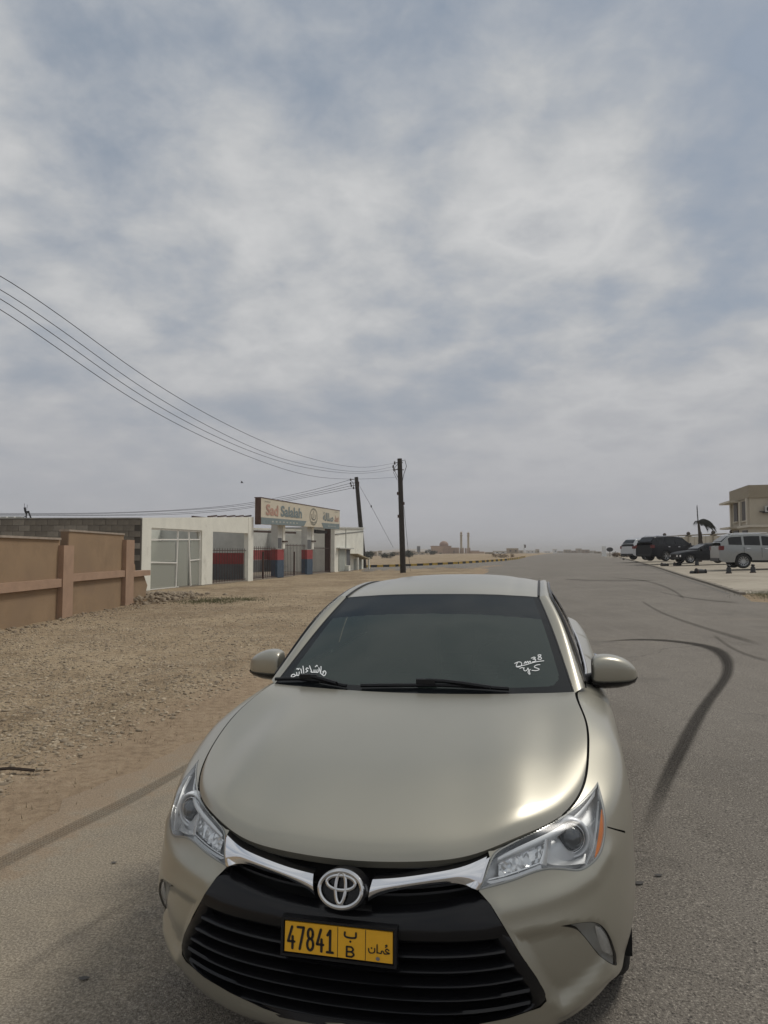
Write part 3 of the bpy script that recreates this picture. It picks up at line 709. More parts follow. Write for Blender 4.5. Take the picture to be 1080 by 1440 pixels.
# slats
zs = [.486, .446, .405, .364, .324, .287]
for z in zs:
    ya = halfw(z)-.040
    cv = lambda y, z=z: z+.016*(y/.5)**2
    t_ = fcurve(ya, cv, .004); b_ = fcurve(ya, lambda y: cv(y)-.006, -.004); c_ = fcurve(ya, lambda y: cv(y)-.020, .012)
    n = len(t_); V = np.concatenate([t_+np.array([.05, 0, .004]), t_, b_, c_, c_+np.array([.045, 0, 0])]); F = [(a*n+i, a*n+i+1, (a+1)*n+i+1, (a+1)*n+i) for a in range(4) for i in range(n-1)]
    F += [tuple(a*n for a in range(5)), tuple(a*n+n-1 for a in range(5))[::-1]]
    b = MB(); b.add(np.stack([V[:, 1], V[:, 0], V[:, 2]], 1), F); b.build('grille_slat', BLK, grille, True)
# side cheeks and lower sill of the black surround
for sd in (1, -1):
    V = []; zz = np.linspace(.262, .60, 30)
    for z in zz:
        w_ = halfw(z)
        for k in range(9):
            y = w_-k/8*(.045+.02*math.sin(PI*(z-.26)/.34)); V.append((xs(y, z)+.004+.03*(k/8)**2.5-.006*math.sin(PI*k/8), y, z))
    V = np.array(V); put('grille_cheek', BLK, grille, V, grid_normals(V, 9, (-1, 0, 0)), [(j*9+i, j*9+i+1, (j+1)*9+i+1, (j+1)*9+i) for j in range(29) for i in range(8)], sd)
t_ = fcurve(halfw(.275), .285, .010); b_ = fcurve(halfw(.262)-.0, .255, -.002); ribbon('grille_sill', BLK, grille, t_, b_, .05)
# upper mouths: back plate between hood and chrome bar, plus fine mesh bars under the bar
for z, m_ in ((.712, BLKS), (.700, BLK)):
    ribbon('upper_grille_bar', m_, grille, fcurve(.43, lambda y, z=z: z+.010*(y/.43)**2-.012, .035), fcurve(.43, lambda y, z=z: z+.010*(y/.43)**2-.020, .038), .04)
for z in (.628, .612):
    ribbon('lower_mouth_bar', BLKS, grille, fcurve(.40, lambda y, z=z: z+.03*(y/.4)**2, .05), fcurve(.40, lambda y, z=z: z-.006+.03*(y/.4)**2, .05), .03)
# chrome wings left and right of the badge
TOPC = [(.085, .664), (.15, .672), (.25, .684), (.33, .694), (.385, .706), (.43, .724)]; BOTC = [(.070, .614), (.10, .612), (.15, .628), (.25, .652), (.33, .660), (.372, .652), (.402, .640)]
def wing_pts(px_top, px_bot): pass
TOPP = [(525, 1237), (560, 1235), (600, 1230), (640, 1223), (665, 1215), (684, 1206)]; BOTP = [(518, 1267), (535, 1258), (570, 1250), (610, 1244), (640, 1242), (660, 1247), (671, 1252)]
def pcurve(P, n, off):
    out = []
    for p in P: s, v = px2sv(*p); q = shell([s], [v])[0]+bnormal([s], [v])[0]*off; out.append(q)
    return curve(out, n)
for sd in (1, -1):
    A = pcurve(TOPP, 36, .010); B = pcurve(BOTP, 36, .004)
    P, F, K = loft(A, B, 10, bulge=.012, out=(-1, 0, .15)); o = put('chrome_wing', CHR, grille, P, grid_normals(P, K, (-1, 0, .2)), F, sd)
    P2, F2_, K2_ = loft(B, B+np.array([.04, 0, .0]), 1); P3, F3_, K3_ = loft(A, A+np.array([.04, 0, 0]), 1)
    put('wing_underside', BLK, o, P2, None, F2_, sd); put('wing_top', BLK, o, P3, None, F3_, sd)
    # chrome foot beside the lamp
    A = pcurve([(673, 1251), (678, 1238), (683, 1222), (689, 1206)], 20, .006); B = pcurve([(655, 1244), (661, 1236), (667, 1224), (676, 1210)], 20, .006)
    P, F, K = loft(A, B, 6, bulge=.006, out=(-1, 0, 0)); put('chrome_foot', CHR, grille, P, grid_normals(P, K, (-1, 0, .2)), F, sd)
# badge: three ellipses
BT = .32; bo = np.array([.006, .009, .655])
def badge(u, w_, off=0):
    u *= .86; w_ *= .88
    return (u+bo[1], bo[0]+w_*math.sin(BT)-off*math.cos(BT), bo[2]+w_*math.cos(BT)+off*math.sin(BT))
b = MB(); b.add([badge(.086*math.cos(a), .062*math.sin(a)-.002, 0) for a in np.linspace(0, 2*PI, 41)[:-1]]+[badge(.092*math.cos(a), .068*math.sin(a)-.002, -.05) for a in np.linspace(0, 2*PI, 41)[:-1]],
      [tuple(range(40))]+[(i, (i+1) % 40, 40+(i+1) % 40, 40+i) for i in range(40)]); emb = b.build('badge', BLK, grille, True)
def ering(cx, cy, rx, ry, r, a0=0, a1=2*PI, n=56, off=.008, rf=None):
    pts = [badge(cx+rx*math.cos(a), cy+ry*math.sin(a), off) for a in np.linspace(a0, a1, n)]; b = MB()
    rs = [r*(rf(k/(n-1)) if rf else 1) for k in range(n)]; b.tube(pts, rs, 8); return b
BCH = mat('brushed_badge_chrome', (.62, .62, .62), .2, 1.0)
for prm in ((0, 0, .0745, .0535, .0072), (0, .004, .0175, .0465, .0060), (0, .019, .050, .0215, .0058)):
    ering(*prm).build('badge_ring', BCH, emb, True)

# ---- headlights
BLD = mat('bright_silver_blade', (.90, .91, .92), .38, .25)
RIMS = mat('translucent_grey_rim', (.30, .305, .28), .18, .2, 1.0)
for sd in (1, -1):
    lm = lab == 'lamp'
    P, n, f = submesh(vv, tri[lm], shell, snormal, .002); lamp = put('headlight', LENS, car, P, n, f, sd)
    P, n, f = submesh(vv, tri[lab == 'lampgap'], shell, snormal, .0005); put('lamp_seal', SEAL, lamp, P, n, f, sd)
    P, n, f = submesh(vv, tri[lab == 'lamprim'], shell, snormal, .001); put('lamp_rim', RIMS, lamp, P, n, f, sd)
    P, n, f = submesh(vv, tri[lm], shell, snormal, -.055); put('lamp_housing', SILD, lamp, P, n, f, sd)
    q = LAMPin2; A = shell(q[:, 0], q[:, 1]); nn_ = snormal(q[:, 0], q[:, 1]); A = np.concatenate([A, A[:1]]); nn_ = np.concatenate([nn_, nn_[:1]])
    P, F, K = loft(A, A-nn_*.057, 3); put('lamp_wall', SILV, lamp, P, None, F, sd)
    def deep(px, py, off):
        s, v = px2sv(px, py); n_ = snormal([s], [v])[0]; p0 = shell([s], [v])[0]; o, d = carray(px, py); d = d/np.linalg.norm(d)
        return p0+d*(off/max(.25, -float(n_@d)))
    def strip(name, m_, A, B, dA, dB, nu=4, n=24, bul=.0):
        a = curve([deep(*p, dA) for p in A], n); b_ = curve([deep(*p, dB) for p in B], n); P, F, K = loft(a, b_, nu, bulge=bul, out=(-1, 0, 0)); return put(name, m_, lamp, P, grid_normals(P, K, (-1, .1, .3)), F, sd)
    # bright blade along the top edge
    strip('light_blade', BLD, [(700, 1206), (730, 1190), (775, 1169), (808, 1147), (828, 1125), (838, 1106)], [(700, 1212), (735, 1197), (778, 1177), (806, 1158), (822, 1140), (836, 1120)], .012, .020, bul=.006)
    strip('light_blade', BLD, [(700, 1212), (735, 1197), (778, 1177), (798, 1163), (812, 1150), (826, 1134)], [(699, 1215), (734, 1200), (776, 1181), (794, 1169), (810, 1156), (824, 1142)], .018, .03)
    # outer fin beside the amber reflector
    strip('light_fin', BLD, [(840, 1112), (840, 1130), (837, 1160), (832, 1190), (822, 1214)], [(843, 1120), (842, 1140), (839, 1168), (834, 1194), (824, 1216)], .02, .010, bul=.004)
    if sd > 0: strip('amber_reflector', AMB, [(845.5, 1138), (843.5, 1158), (840.5, 1180), (835, 1206)], [(849, 1138), (850.5, 1162), (847.5, 1187), (839, 1207)], .004, .003)
    # projector bowl
    cpt = deep(804, 1180, .040); ax = np.array([-.93, .30, .10]); ax /= np.linalg.norm(ax); e1 = np.cross([0, 0, 1], ax); e1 /= np.linalg.norm(e1); e2 = np.cross(ax, e1)
    def ringm(prof, n=40):
        V = []; F = []
        for r, h in prof:
            for k in range(n): a = 2*PI*k/n; V.append(cpt+ax*h+(e1*math.cos(a)+e2*math.sin(a))*r*.9)
        for i in range(len(prof)-1):
            for k in range(n): F.append((i*n+k, i*n+(k+1) % n, (i+1)*n+(k+1) % n, (i+1)*n+k))
        return np.array(V), F
    V, F = ringm([(.072, -.03), (.070, -.012), (.0655, -.004), (.0600, -.003), (.0560, -.010), (.053, -.02)]); o = put('projector_ring', BLD, lamp, V, None, F, sd); o.data.polygons.foreach_set('use_smooth', [True]*len(F))
    V, F = ringm([(.0535, -.016), (.050, -.006), (.0465, -.006), (.044, -.018)]); o = put('projector_ring', CHR, lamp, V, None, F, sd); o.data.polygons.foreach_set('use_smooth', [True]*len(F))
    V, F = ringm([(.045, -.016), (.040, .0), (.030, .009), (.016, .0145), (.0005, .016)]); o = put('projector_lens', mat('dark_projector_lens', (.05, .055, .06), .07, 0, 1.0, spec=.9), lamp, V, None, F, sd); o.data.polygons.foreach_set('use_smooth', [True]*len(F))
    strip('bowl_skirt', SILD, [(768, 1178), (764, 1200), (770, 1214), (795, 1217), (822, 1214)], [(776, 1180), (775, 1198), (786, 1208), (804, 1210), (824, 1200)], .030, .045, bul=.0)
    # divider and ribbed reflector
    strip('divider', SILV, [(766, 1180), (764, 1196), (758, 1214)], [(771, 1179), (770, 1198), (769, 1217)], .012, .02, bul=.004)
    RC = MB(); gx, gy_ = 17, 6; r_ = np.random.default_rng(5); V = []
    for j in range(gy_):
        for i in range(gx):
            fx = i/(gx-1); xl = 701+(764-701)*fx+(r_.uniform(-1.3, 1.3) if 0 < i < gx-1 else 0); yt = 1213-(1213-1183)*fx; yb = 1237-(1237-1209)*fx; q_ = deep(xl, yt+(yb-yt)*(j+(r_.uniform(-.3, .3) if 0 < j < gy_-1 else 0))/(gy_-1), .028+r_.uniform(0, .006)); V.append((q_[1]*sd, q_[0], q_[2]))
    RC.add(V, [t_ for j in range(gy_-1) for i in range(gx-1) for t_ in (((j*gx+i), (j*gx+i+1), ((j+1)*gx+i+1)), ((j*gx+i), ((j+1)*gx+i+1), ((j+1)*gx+i)))])
    RC.build('faceted_reflector', mat('crystal_reflector', (.80, .81, .82), .22, .6), lamp)
    strip('lower_lip', SILD, [(684, 1240), (720, 1231), (760, 1216)], [(690, 1243), (722, 1235), (762, 1221)], .012, .01)
    strip('lower_lip', SILV, [(688, 1236), (720, 1227), (760, 1212)], [(686, 1238), (720, 1229), (760, 1214)], .012, .012)
    # fog lamp
    P, n, f = submesh(vv, tri[lab == 'fog'], shell, snormal, .001); fg = put('fog_lamp', LENS, car, P, n, f, sd)
    P, n, f = submesh(vv, tri[lab == 'foggap'], shell, snormal, -.001); put('fog_seal', BLKS, fg, P, n, f, sd)
    P, n, f = submesh(vv, tri[lab == 'fog'], shell, snormal, -.008); put('fog_reflector', mat('fog_reflector_grey', (.42, .42, .40), .4, .2), fg, P, n, f, sd)
    a = curve([deep(*p, .006) for p in [(839, 1302), (846, 1318), (855, 1342)]], 14); b_ = curve([deep(*p, .006) for p in [(848, 1304), (857, 1322), (864, 1345)]], 14)
    P, F, K = loft(a, b_, 4, bulge=.004, out=(-1, 0, 0)); put('fog_bulb_glass', SILV, fg, P, grid_normals(P, K, (-1, .2, 0)), F, sd)

# ---- lower lip of the bumper closes the body towards the ground
q = np.linspace(0, 8.4, 60); A = shell(q, np.zeros(60)); 
for sd in (1, -1):
    P, F, K = loft(A, A*np.array([1, .9, 1])+np.array([.12, 0, .03]), 2); put('undertray', BLKS, car, P, None, F, sd)

# ---- wipers
def wpt(px, py, off=.02):
    o, d = carray(px, py); best = None
    for j in range(0, NB): pass
    # nearest windscreen point along that direction
    Q = wsf.reshape(-1, 3); t = ((Q-o)@d)/(d@d); dist = np.linalg.norm(Q-(o+t[:, None]*d), axis=1); k = int(np.argmin(dist)); tk_ = t[k]
    n = WN.reshape(-1, 3)[k]; tk_ = ((Q[k]-o)@n)/(d@n); return o+d*tk_+n*off
def lb(p): return (p[1], p[0], p[2])
for pts, arm in (([(508, 967.5), (560, 967), (620, 967), (680, 970), (716, 972.5)], [(600, 964), (625, 965), (650, 968), (690, 974)]), ([(388, 958.5), (420, 958), (450, 961), (488, 968)], [(436, 957), (452, 961), (475, 968)])):
    b = MB(); b.tube([lb(wpt(*p, .016)) for p in pts], .009, 6); wp = b.build('wiper', BLKS, car, True)
    b = MB(); b.tube([lb(wpt(*p, .032)) for p in arm], .010, 6); b.build('wiper_arm', BLKS, wp, True)
    c0 = wpt(*arm[0], .028); b = MB(); b.box(lb(c0), (.09, .03, .02)); b.build('wiper_clip', BLKS, wp)

# ---- windscreen lettering
def wsinv(px, py):
    """windscreen parameters below a picture direction"""
    o, d = carray(px, py); Q = wsf.reshape(-1, 3); t = ((Q-o)@d)/(d@d); k = int(np.argmin(np.linalg.norm(Q-(o+t[:, None]*d), axis=1))); j, i = divmod(k, KW)
    a, b_ = i/(KW-1)*2-1, j/(NB-1)
    for _ in range(4):
        e = .01; q = c2p([wsurf(a, b_), wsurf(min(a+e, 1), b_), wsurf(a, min(b_+e, 1))]); J = np.stack([(q[1]-q[0])/e, (q[2]-q[0])/e], 1); dd = np.linalg.solve(J, np.array([px, py])-q[0]); a = min(max(a+dd[0], -.99), .99); b_ = min(max(b_+dd[1], 0.0), .99)
    return a, b_
def onglass(V, off=.002):
    out = []
    for p in V: a, b_ = wsinv(p[0], p[1]); q = wsurf(a, b_, .0025); out.append((q[1], q[0], q[2]))
    return np.array(out)
# signature on the right: sits as a sticker on the outer face of the glass
zx = lambda x, y: (590+x/4.696, 890+y/4.7)
sig = [[(628, 205), (650, 195), (672, 200), (668, 222), (640, 226), (648, 196)], [(690, 206), (700, 192), (703, 203), (714, 190), (718, 202), (728, 190), (733, 198)],
       [(738, 170), (758, 163), (762, 170), (748, 176), (765, 178), (762, 190), (745, 194)], [(800, 148), (786, 148), (784, 157), (800, 164), (804, 174), (790, 178), (782, 172), (794, 160), (802, 150)],
       [(640, 226), (700, 214), (760, 196), (820, 187)], [(662, 238), (676, 232), (686, 236)], [(690, 232), (690, 250), (705, 252), (716, 234)], [(716, 234), (724, 255), (728, 276), (716, 262), (732, 245)], [(795, 212), (770, 216), (758, 228), (776, 236), (790, 244), (770, 252), (742, 250)]]
strokes([[zx(*p) for p in l] for l in sig], 1.05, onglass).build('windscreen_signature', WHT, wind, fix=False)
zl = lambda x, y: (380+x/4.5, 900+y/4.5)
arab = [[(333, 205), (345, 198), (353, 210), (343, 228), (333, 222), (340, 205)], [(333, 222), (322, 215), (314, 195), (308, 178)], [(318, 213), (322, 188), (322, 170)],
        [(303, 190), (303, 205), (293, 206), (290, 192)], [(290, 205), (280, 206), (278, 192)], [(278, 205), (266, 207), (258, 203)], [(264, 203), (255, 182), (250, 166)], [(291, 168), (296, 163), (299, 168)], [(286, 172), (290, 168)],
        [(242, 183), (232, 180), (228, 190), (238, 197), (226, 206)], [(213, 212), (211, 190), (208, 168)], [(200, 218), (198, 200), (194, 185)], [(200, 216), (186, 222), (184, 205)], [(186, 221), (172, 226), (168, 208)], [(172, 225), (160, 228), (146, 236), (134, 234), (140, 222), (154, 220), (160, 228)], [(168, 186), (176, 184), (178, 190), (184, 182)]]
strokes([[zl(*p) for p in l] for l in arab], 1.3, onglass).build('windscreen_script', WHT, wind, fix=False)

# ---- door mirrors
def make_mirror(sd):
    # shell: stacked sections from the stalk outwards, y across
    secs = [(.812, 1.650, 1.035, .070, .055), (.825, 1.658, 1.038, .088, .072), (.87, 1.675, 1.040, .098, .080), (.94, 1.695, 1.036, .098, .074), (.99, 1.712, 1.027, .088, .058), (1.022, 1.725, 1.018, .066, .040), (1.038, 1.735, 1.012, .030, .018)]
    V = []; n = 24
    for y, x, z, rx, rz in secs:
        for k in range(n):
            a = 2*PI*k/n; ca, sa = math.cos(a), math.sin(a); px_ = abs(ca)**.6*(1 if ca > 0 else -1); pz_ = abs(sa)**.5*(1 if sa > 0 else -1)
            V.append((x+rx*px_*(1.0 if ca < 0 else .35), y, z+rz*pz_))
    V = np.array(V); F = [(i*n+k, i*n+(k+1) % n, (i+1)*n+(k+1) % n, (i+1)*n+k) for i in range(len(secs)-1) for k in range(n)]+[tuple(range(n)), tuple(range((len(secs)-1)*n, len(secs)*n))]
    me_v = np.stack([V[:, 1]*sd, V[:, 0], V[:, 2]], 1)
    b = MB(); b.add(me_v, F); mr = b.build('door_mirror', PAINT, car, True)
    sb = mr.modifiers.new('s', 'SUBSURF'); sb.levels = 2; sb.render_levels = 2
    for e in mr.data.edges: e.use_edge_sharp = False
    # black lower third and stalk
    b = MB(); V = []
    for y, x, z, rx, rz in secs:
        for k in range(13):
            a = PI+PI*k/12; V.append(((y)*sd, x+(rx+.003)*math.cos(a)*(1.0 if math.cos(a) < 0 else .35), z-rz*.60+(rz*.55)*math.sin(a)))
    b.add(V, [(i*13+k, i*13+k+1, (i+1)*13+k+1, (i+1)*13+k) for i in range(len(secs)-1) for k in range(12)]+[tuple(range(13)), tuple(range((len(secs)-1)*13, len(secs)*13))]); b.build('mirror_skirt', BLK, mr, True)
    b = MB(); b.tube([(.765*sd, 1.63, .985), (.80*sd, 1.64, .995), (.85*sd, 1.66, 1.005), (.91*sd, 1.68, 1.005)], [.032, .030, .028, .018], 10); b.build('mirror_stalk', BLK, mr, True)
    b = MB(); b.box((.93*sd, 1.722, 1.030), (.15, .006, .085)); b.build('mirror_glass', CHR, mr)
    b = MB(); b.add([(.765*sd, 1.50, .99), (.79*sd, 1.70, .99), (.755*sd, 1.70, 1.09), (.760*sd, 1.50, .985), (.775*sd, 1.70, .985), (.74*sd, 1.70, 1.085)], [(0, 1, 2), (5, 4, 3), (0, 3, 4, 1), (1, 4, 5, 2), (2, 5, 3, 0)]); b.build('mirror_base', BLK, mr)
for sd in (1, -1): make_mirror(sd)
for sd in (1, -1):
    for x in (2.35, 3.25):
        b = MB(); b.tube([((.912)*sd, x-.10, .865), ((.935)*sd, x-.085, .868), ((.945)*sd, x, .872), ((.937)*sd, x+.085, .874), ((.912)*sd, x+.10, .874)], .013, 8); b.build('door_handle', CHR, car, True)
# ---- wheels
def make_wheel(parent, x, y, z, r, w_, side, spokes=10, axis='x', rim=None, hub=.62):
    """side = +1 when the outer face looks towards +x"""
    b = MB(); o = [(r*.66, -w_/2), (r*.80, -w_/2-.004), (r*.93, -w_/2+.004), (r*.985, -w_/2+.022), (r, -w_/4), (r, w_/4), (r*.985, w_/2-.022), (r*.93, w_/2-.004), (r*.80, w_/2+.004), (r*.66, w_/2)]
    b.lathe(o, 36, axis='x', caps=False); wh = b.build('wheel', RUB, parent, True); wh.location = (x, y, z)
    b = MB(); b.lathe([(r*.67, -w_*.45), (r*.64, -w_*.3), (r*.60, 0), (r*.63, w_*.36), (r*.67, w_*.46), (r*.69, w_*.48), (r*.68, w_*.50), (r*.62, w_*.42), (r*.60, .0)], 32, axis='x', caps=False)
    for k in range(spokes):
        a = 2*PI*k/spokes; d_ = Vector((0, math.cos(a), math.sin(a))); b.bar(Vector((w_*.36, 0, 0))+d_*r*.08, Vector((w_*.42, 0, 0))+d_*r*.64, .035*r/.33, .02, up=(1, 0, 0))
    b.lathe([(r*.15, w_*.28), (r*.15, w_*.40), (r*.10, w_*.43), (0, w_*.43)], 16, axis='x')
    rm = b.build('rim', rim or RIMM, wh, True); b = MB(); b.lathe([(0, -w_*.1), (r*.6, -w_*.1)], 24, axis='x'); b.build('brake_disc', DARK, wh)
    if side < 0: wh.rotation_euler = (0, 0, PI)
    return wh
for sd in (1, -1):
    for x in (.985, 3.76): make_wheel(car, .772*sd, x, .325, .325, .20, sd)
    for x in (.985, 3.76):
        b = MB(); n = 24; V = []
        for yy in (.50, .868): V += [(yy*sd, x+.375*math.cos(a), .335+.375*math.sin(a)) for a in np.linspace(-.3, PI+.3, n)]
        b.add(V, [(i, i+1, n+i+1, n+i) for i in range(n-1)]+[tuple(range(n))]); b.build('wheel_well', DARK, car)
# ================================================================== ground, road, paving
XL = sorted(set([-6000, -2500, -900, -300, -100, -50, -25, -12]+[round(-8+.4*i, 3) for i in range(41)]+[9, 10, 12, 14, 16, 18, 20, 22, 24, 26, 28, 30, 33, 36, 40, 45, 50, 60, 75, 100, 150, 300, 900, 2500, 6000]))
def sheet(name, outline, material, off, kind='structure', hole=None, uv=None, parent=None):
    """flat sheet laid over the terrain: the outline is cut along the terrain's own grid lines"""
    bm = bmesh.new(); vs = [bm.verts.new((x, y, 0)) for x, y in outline]; bm.faces.new(vs)
    x0, x1 = min(p[0] for p in outline), max(p[0] for p in outline)
    for x in XL:
        if x0 < x < x1: bmesh.ops.bisect_plane(bm, geom=bm.verts[:]+bm.edges[:]+bm.faces[:], plane_co=(x, 0, 0), plane_no=(1, 0, 0))
    bmesh.ops.triangulate(bm, faces=bm.faces)
    for v in bm.verts: v.co.z = zt(v.co.x)+off
    bmesh.ops.recalc_face_normals(bm, faces=bm.faces)
    for f in bm.faces:
        if f.normal.z < 0: f.normal_flip()
    me = bpy.data.meshes.new(name); bm.to_mesh(me); bm.free(); me.materials.append(material)
    me.polygons.foreach_set('use_smooth', [True]*len(me.polygons))
    o = bpy.data.objects.new(name, me); COL.objects.link(o)
    if parent: o.parent = parent
    return tag(o, kind=kind)
def newmat(name):
    M = bpy.data.materials.new(name); M.use_nodes = True; MATS[name] = M; t = M.node_tree; return M, t, t.nodes['Principled BSDF']
class NT:
    def __init__(s, t): s.t = t
    def n(s, ty, **k):
        x = s.t.nodes.new(ty)
        for a, b in k.items(): setattr(x, a, b)
        return x
    def l(s, a, b): s.t.links.new(a, b)
    def val(s, inp, v):
        if isinstance(v, (int, float)): inp.default_value = v
        elif isinstance(v, tuple): inp.default_value = (*v, 1) if len(v) == 3 and inp.type == 'RGBA' else v
        else: s.l(v, inp)
    def m(s, op, a, b=None, c=None, clamp=False):
        x = s.n('ShaderNodeMath', operation=op, use_clamp=clamp)
        for i, v in enumerate((a, b, c)):
            if v is not None: s.val(x.inputs[i], v)
        return x.outputs[0]
    def noise(s, vec, sc, det=5, ro=.6, dist=0, scale3=None, loc=None):
        if scale3 or loc:
            mp = s.n('ShaderNodeMapping'); mp.inputs['Scale'].default_value = scale3 or (1, 1, 1); mp.inputs['Location'].default_value = loc or (0, 0, 0); s.l(vec, mp.inputs[0]); vec = mp.outputs[0]
        x = s.n('ShaderNodeTexNoise'); x.inputs['Scale'].default_value = sc; x.inputs['Detail'].default_value = det; x.inputs['Roughness'].default_value = ro; x.inputs['Distortion'].default_value = dist; s.l(vec, x.inputs[0]); return x.outputs[0]
    def vor(s, vec, sc, feat='F1', out=0, rnd=1):
        x = s.n('ShaderNodeTexVoronoi', feature=feat); x.inputs['Scale'].default_value = sc; x.inputs['Randomness'].default_value = rnd; s.l(vec, x.inputs[0]); return x.outputs[out]
    def step(s, v, a, b): 
        x = s.n('ShaderNodeMapRange', interpolation_type='SMOOTHSTEP'); s.val(x.inputs[0], v); x.inputs[1].default_value = a; x.inputs[2].default_value = b; return x.outputs[0]
    def mix(s, f, a, b, mode='MIX'):
        x = s.n('ShaderNodeMixRGB', blend_type=mode); s.val(x.inputs[0], f); s.val(x.inputs[1], a); s.val(x.inputs[2], b); return x.outputs[0]
    def bump(s, h, st, dist, nrm=None):
        x = s.n('ShaderNodeBump'); x.inputs['Strength'].default_value = st; x.inputs['Distance'].default_value = dist; s.l(h, x.inputs['Height'])
        if nrm is not None: s.l(nrm, x.inputs['Normal'])
        return x.outputs[0]
# edge of the road against the sand: a line through three points of the terrain
pa, pb, pc_ = G(0, 1190), G(330, 1010), G(688, 803)
ES = (pc_[0]-pa[0])/(pc_[1]-pa[1]); E0 = pa[0]-ES*pa[1]
def edge_x(y): return E0+ES*y
def edge_coord(w, vec):
    sp = w.n('ShaderNodeSeparateXYZ'); w.l(vec, sp.inputs[0]); return w.m('SUBTRACT', sp.outputs[0], w.m('MULTIPLY_ADD', sp.outputs[1], ES, E0)), sp
# asphalt
M_ROAD, t, b = newmat('asphalt'); w = NT(t); tcg = w.n('ShaderNodeTexCoord').outputs['Object']
e, sp = edge_coord(w, tcg)
big = w.noise(tcg, .35, 4, .6); mid = w.noise(tcg, 2.2, 5, .65); fine = w.noise(tcg, 95, 3, .7); agg = w.vor(tcg, 150)
streak = w.noise(tcg, 1.0, 4, .6, scale3=(3.2, .22, 1))
base_c = w.mix(w.step(big, .35, .68), (.160, .141, .118), (.200, .178, .150))
base_c = w.mix(w.m('MULTIPLY', w.step(streak, .42, .72), .55), base_c, (.215, .193, .165))
base_c = w.mix(w.step(fine, .52, .70), base_c, (.40, .365, .31)); base_c = w.mix(w.m('MULTIPLY', w.step(fine, .48, .32), .9), base_c, (.035, .032, .03))
dust = w.m('ADD', w.m('SUBTRACT', 1.0, w.step(e, -.1, 3.1)), w.m('MULTIPLY', w.m('SUBTRACT', mid, .5), 1.1)); dustm = w.m('MULTIPLY', w.m('MULTIPLY', w.step(dust, .12, .95), .85), w.m('SUBTRACT', 1.0, w.step(sp.outputs[1], 30.0, 46.0)))
dc = w.mix(w.step(fine, .38, .66), (.235, .195, .142), (.42, .36, .27))
base_c = w.mix(dustm, base_c, dc)
edge_n = w.m('ADD', e, w.m('MULTIPLY', w.m('SUBTRACT', w.noise(tcg, 5, 6, .75), .5), 1.5)); eg = w.m('MULTIPLY', w.m('SUBTRACT', 1.0, w.step(edge_n, .05, .55)), w.m('SUBTRACT', 1.0, w.step(sp.outputs[1], 30.0, 46.0))); base_c = w.mix(w.m('MULTIPLY', eg, .85), base_c, w.mix(w.step(fine, .35, .65), (.25, .182, .12), (.34, .258, .175)))
ck = w.n('ShaderNodeTexVoronoi', feature='DISTANCE_TO_EDGE'); ck.inputs['Scale'].default_value = .22; wob = w.n('ShaderNodeTexNoise'); wob.inputs['Scale'].default_value = 1.6; wob.inputs['Detail'].default_value = 6; w.l(tcg, wob.inputs[0])
vm = w.n('ShaderNodeVectorMath', operation='MULTIPLY_ADD'); w.l(wob.outputs['Color'], vm.inputs[0]); vm.inputs[1].default_value = (.9, .9, 0); w.l(tcg, vm.inputs[2]); w.l(vm.outputs[0], ck.inputs[0])
crack = w.m('MULTIPLY', w.m('SUBTRACT', 1.0, w.step(ck.outputs[0], .0008, .0035)), w.step(big, .50, .60)); base_c = w.mix(w.m('MULTIPLY', crack, .55), base_c, (.05, .045, .04))
stain = w.noise(tcg, .9, 5, .7, .5, loc=(5, 2, 0)); base_c = w.mix(w.m('MULTIPLY', w.step(stain, .56, .70), .30), base_c, (.085, .077, .068)); sd_ = w.noise(tcg, .6, 6, .75, .8, loc=(1, 9, 0)); base_c = w.mix(w.m('MULTIPLY', w.step(sd_, .55, .75), .35), base_c, (.30, .26, .20))
w.l(base_c, b.inputs['Base Color']); b.inputs['Roughness'].default_value = .88; b.inputs['Specular IOR Level'].default_value = .3
h = w.m('ADD', w.m('MULTIPLY', fine, .8), w.m('MULTIPLY', agg, .5)); w.l(w.bump(h, .55, .012), b.inputs['Normal'])
# sand
M_SAND, t, b = newmat('sand_and_gravel'); w = NT(t); tcg = w.n('ShaderNodeTexCoord').outputs['Object']; e, sp = edge_coord(w, tcg)
big = w.noise(tcg, .22, 5, .6, .3); mid = w.noise(tcg, 1.6, 6, .68); sm = w.noise(tcg, 13, 6, .72); peb = w.vor(tcg, 26); peb2 = w.vor(tcg, 60); pc = w.vor(tcg, 26, out=1)
sc_ = w.mix(w.step(big, .36, .64), (.275, .203, .128), (.40, .308, .20))
sc_ = w.mix(w.m('MULTIPLY', w.step(mid, .45, .68), .6), sc_, (.46, .365, .248)); sc_ = w.mix(w.m('MULTIPLY', w.step(mid, .45, .27), .65), sc_, (.185, .14, .092))
sc_ = w.mix(w.m('MULTIPLY', w.step(sm, .50, .34), .75), sc_, (.10, .078, .052)); sc_ = w.mix(w.m('MULTIPLY', w.step(sm, .55, .74), .55), sc_, (.47, .40, .29))
pm = w.m('MULTIPLY', w.step(peb, .27, .17), w.step(mid, .40, .56)); pcol = w.mix(.5, pc, (.42, .36, .27)); sc_ = w.mix(w.m('MULTIPLY', pm, .55), sc_, w.mix(.6, pcol, (.42, .35, .25)))
berm = w.m('MULTIPLY', w.step(e, -1.35, -.55), w.m('SUBTRACT', 1.0, w.step(e, .3, .6))); sc_ = w.mix(w.m('MULTIPLY', berm, .72), sc_, w.mix(w.step(sm, .35, .7), (.27, .195, .128), (.36, .272, .185)))
w.l(sc_, b.inputs['Base Color']); b.inputs['Roughness'].default_value = .95; b.inputs['Specular IOR Level'].default_value = .15
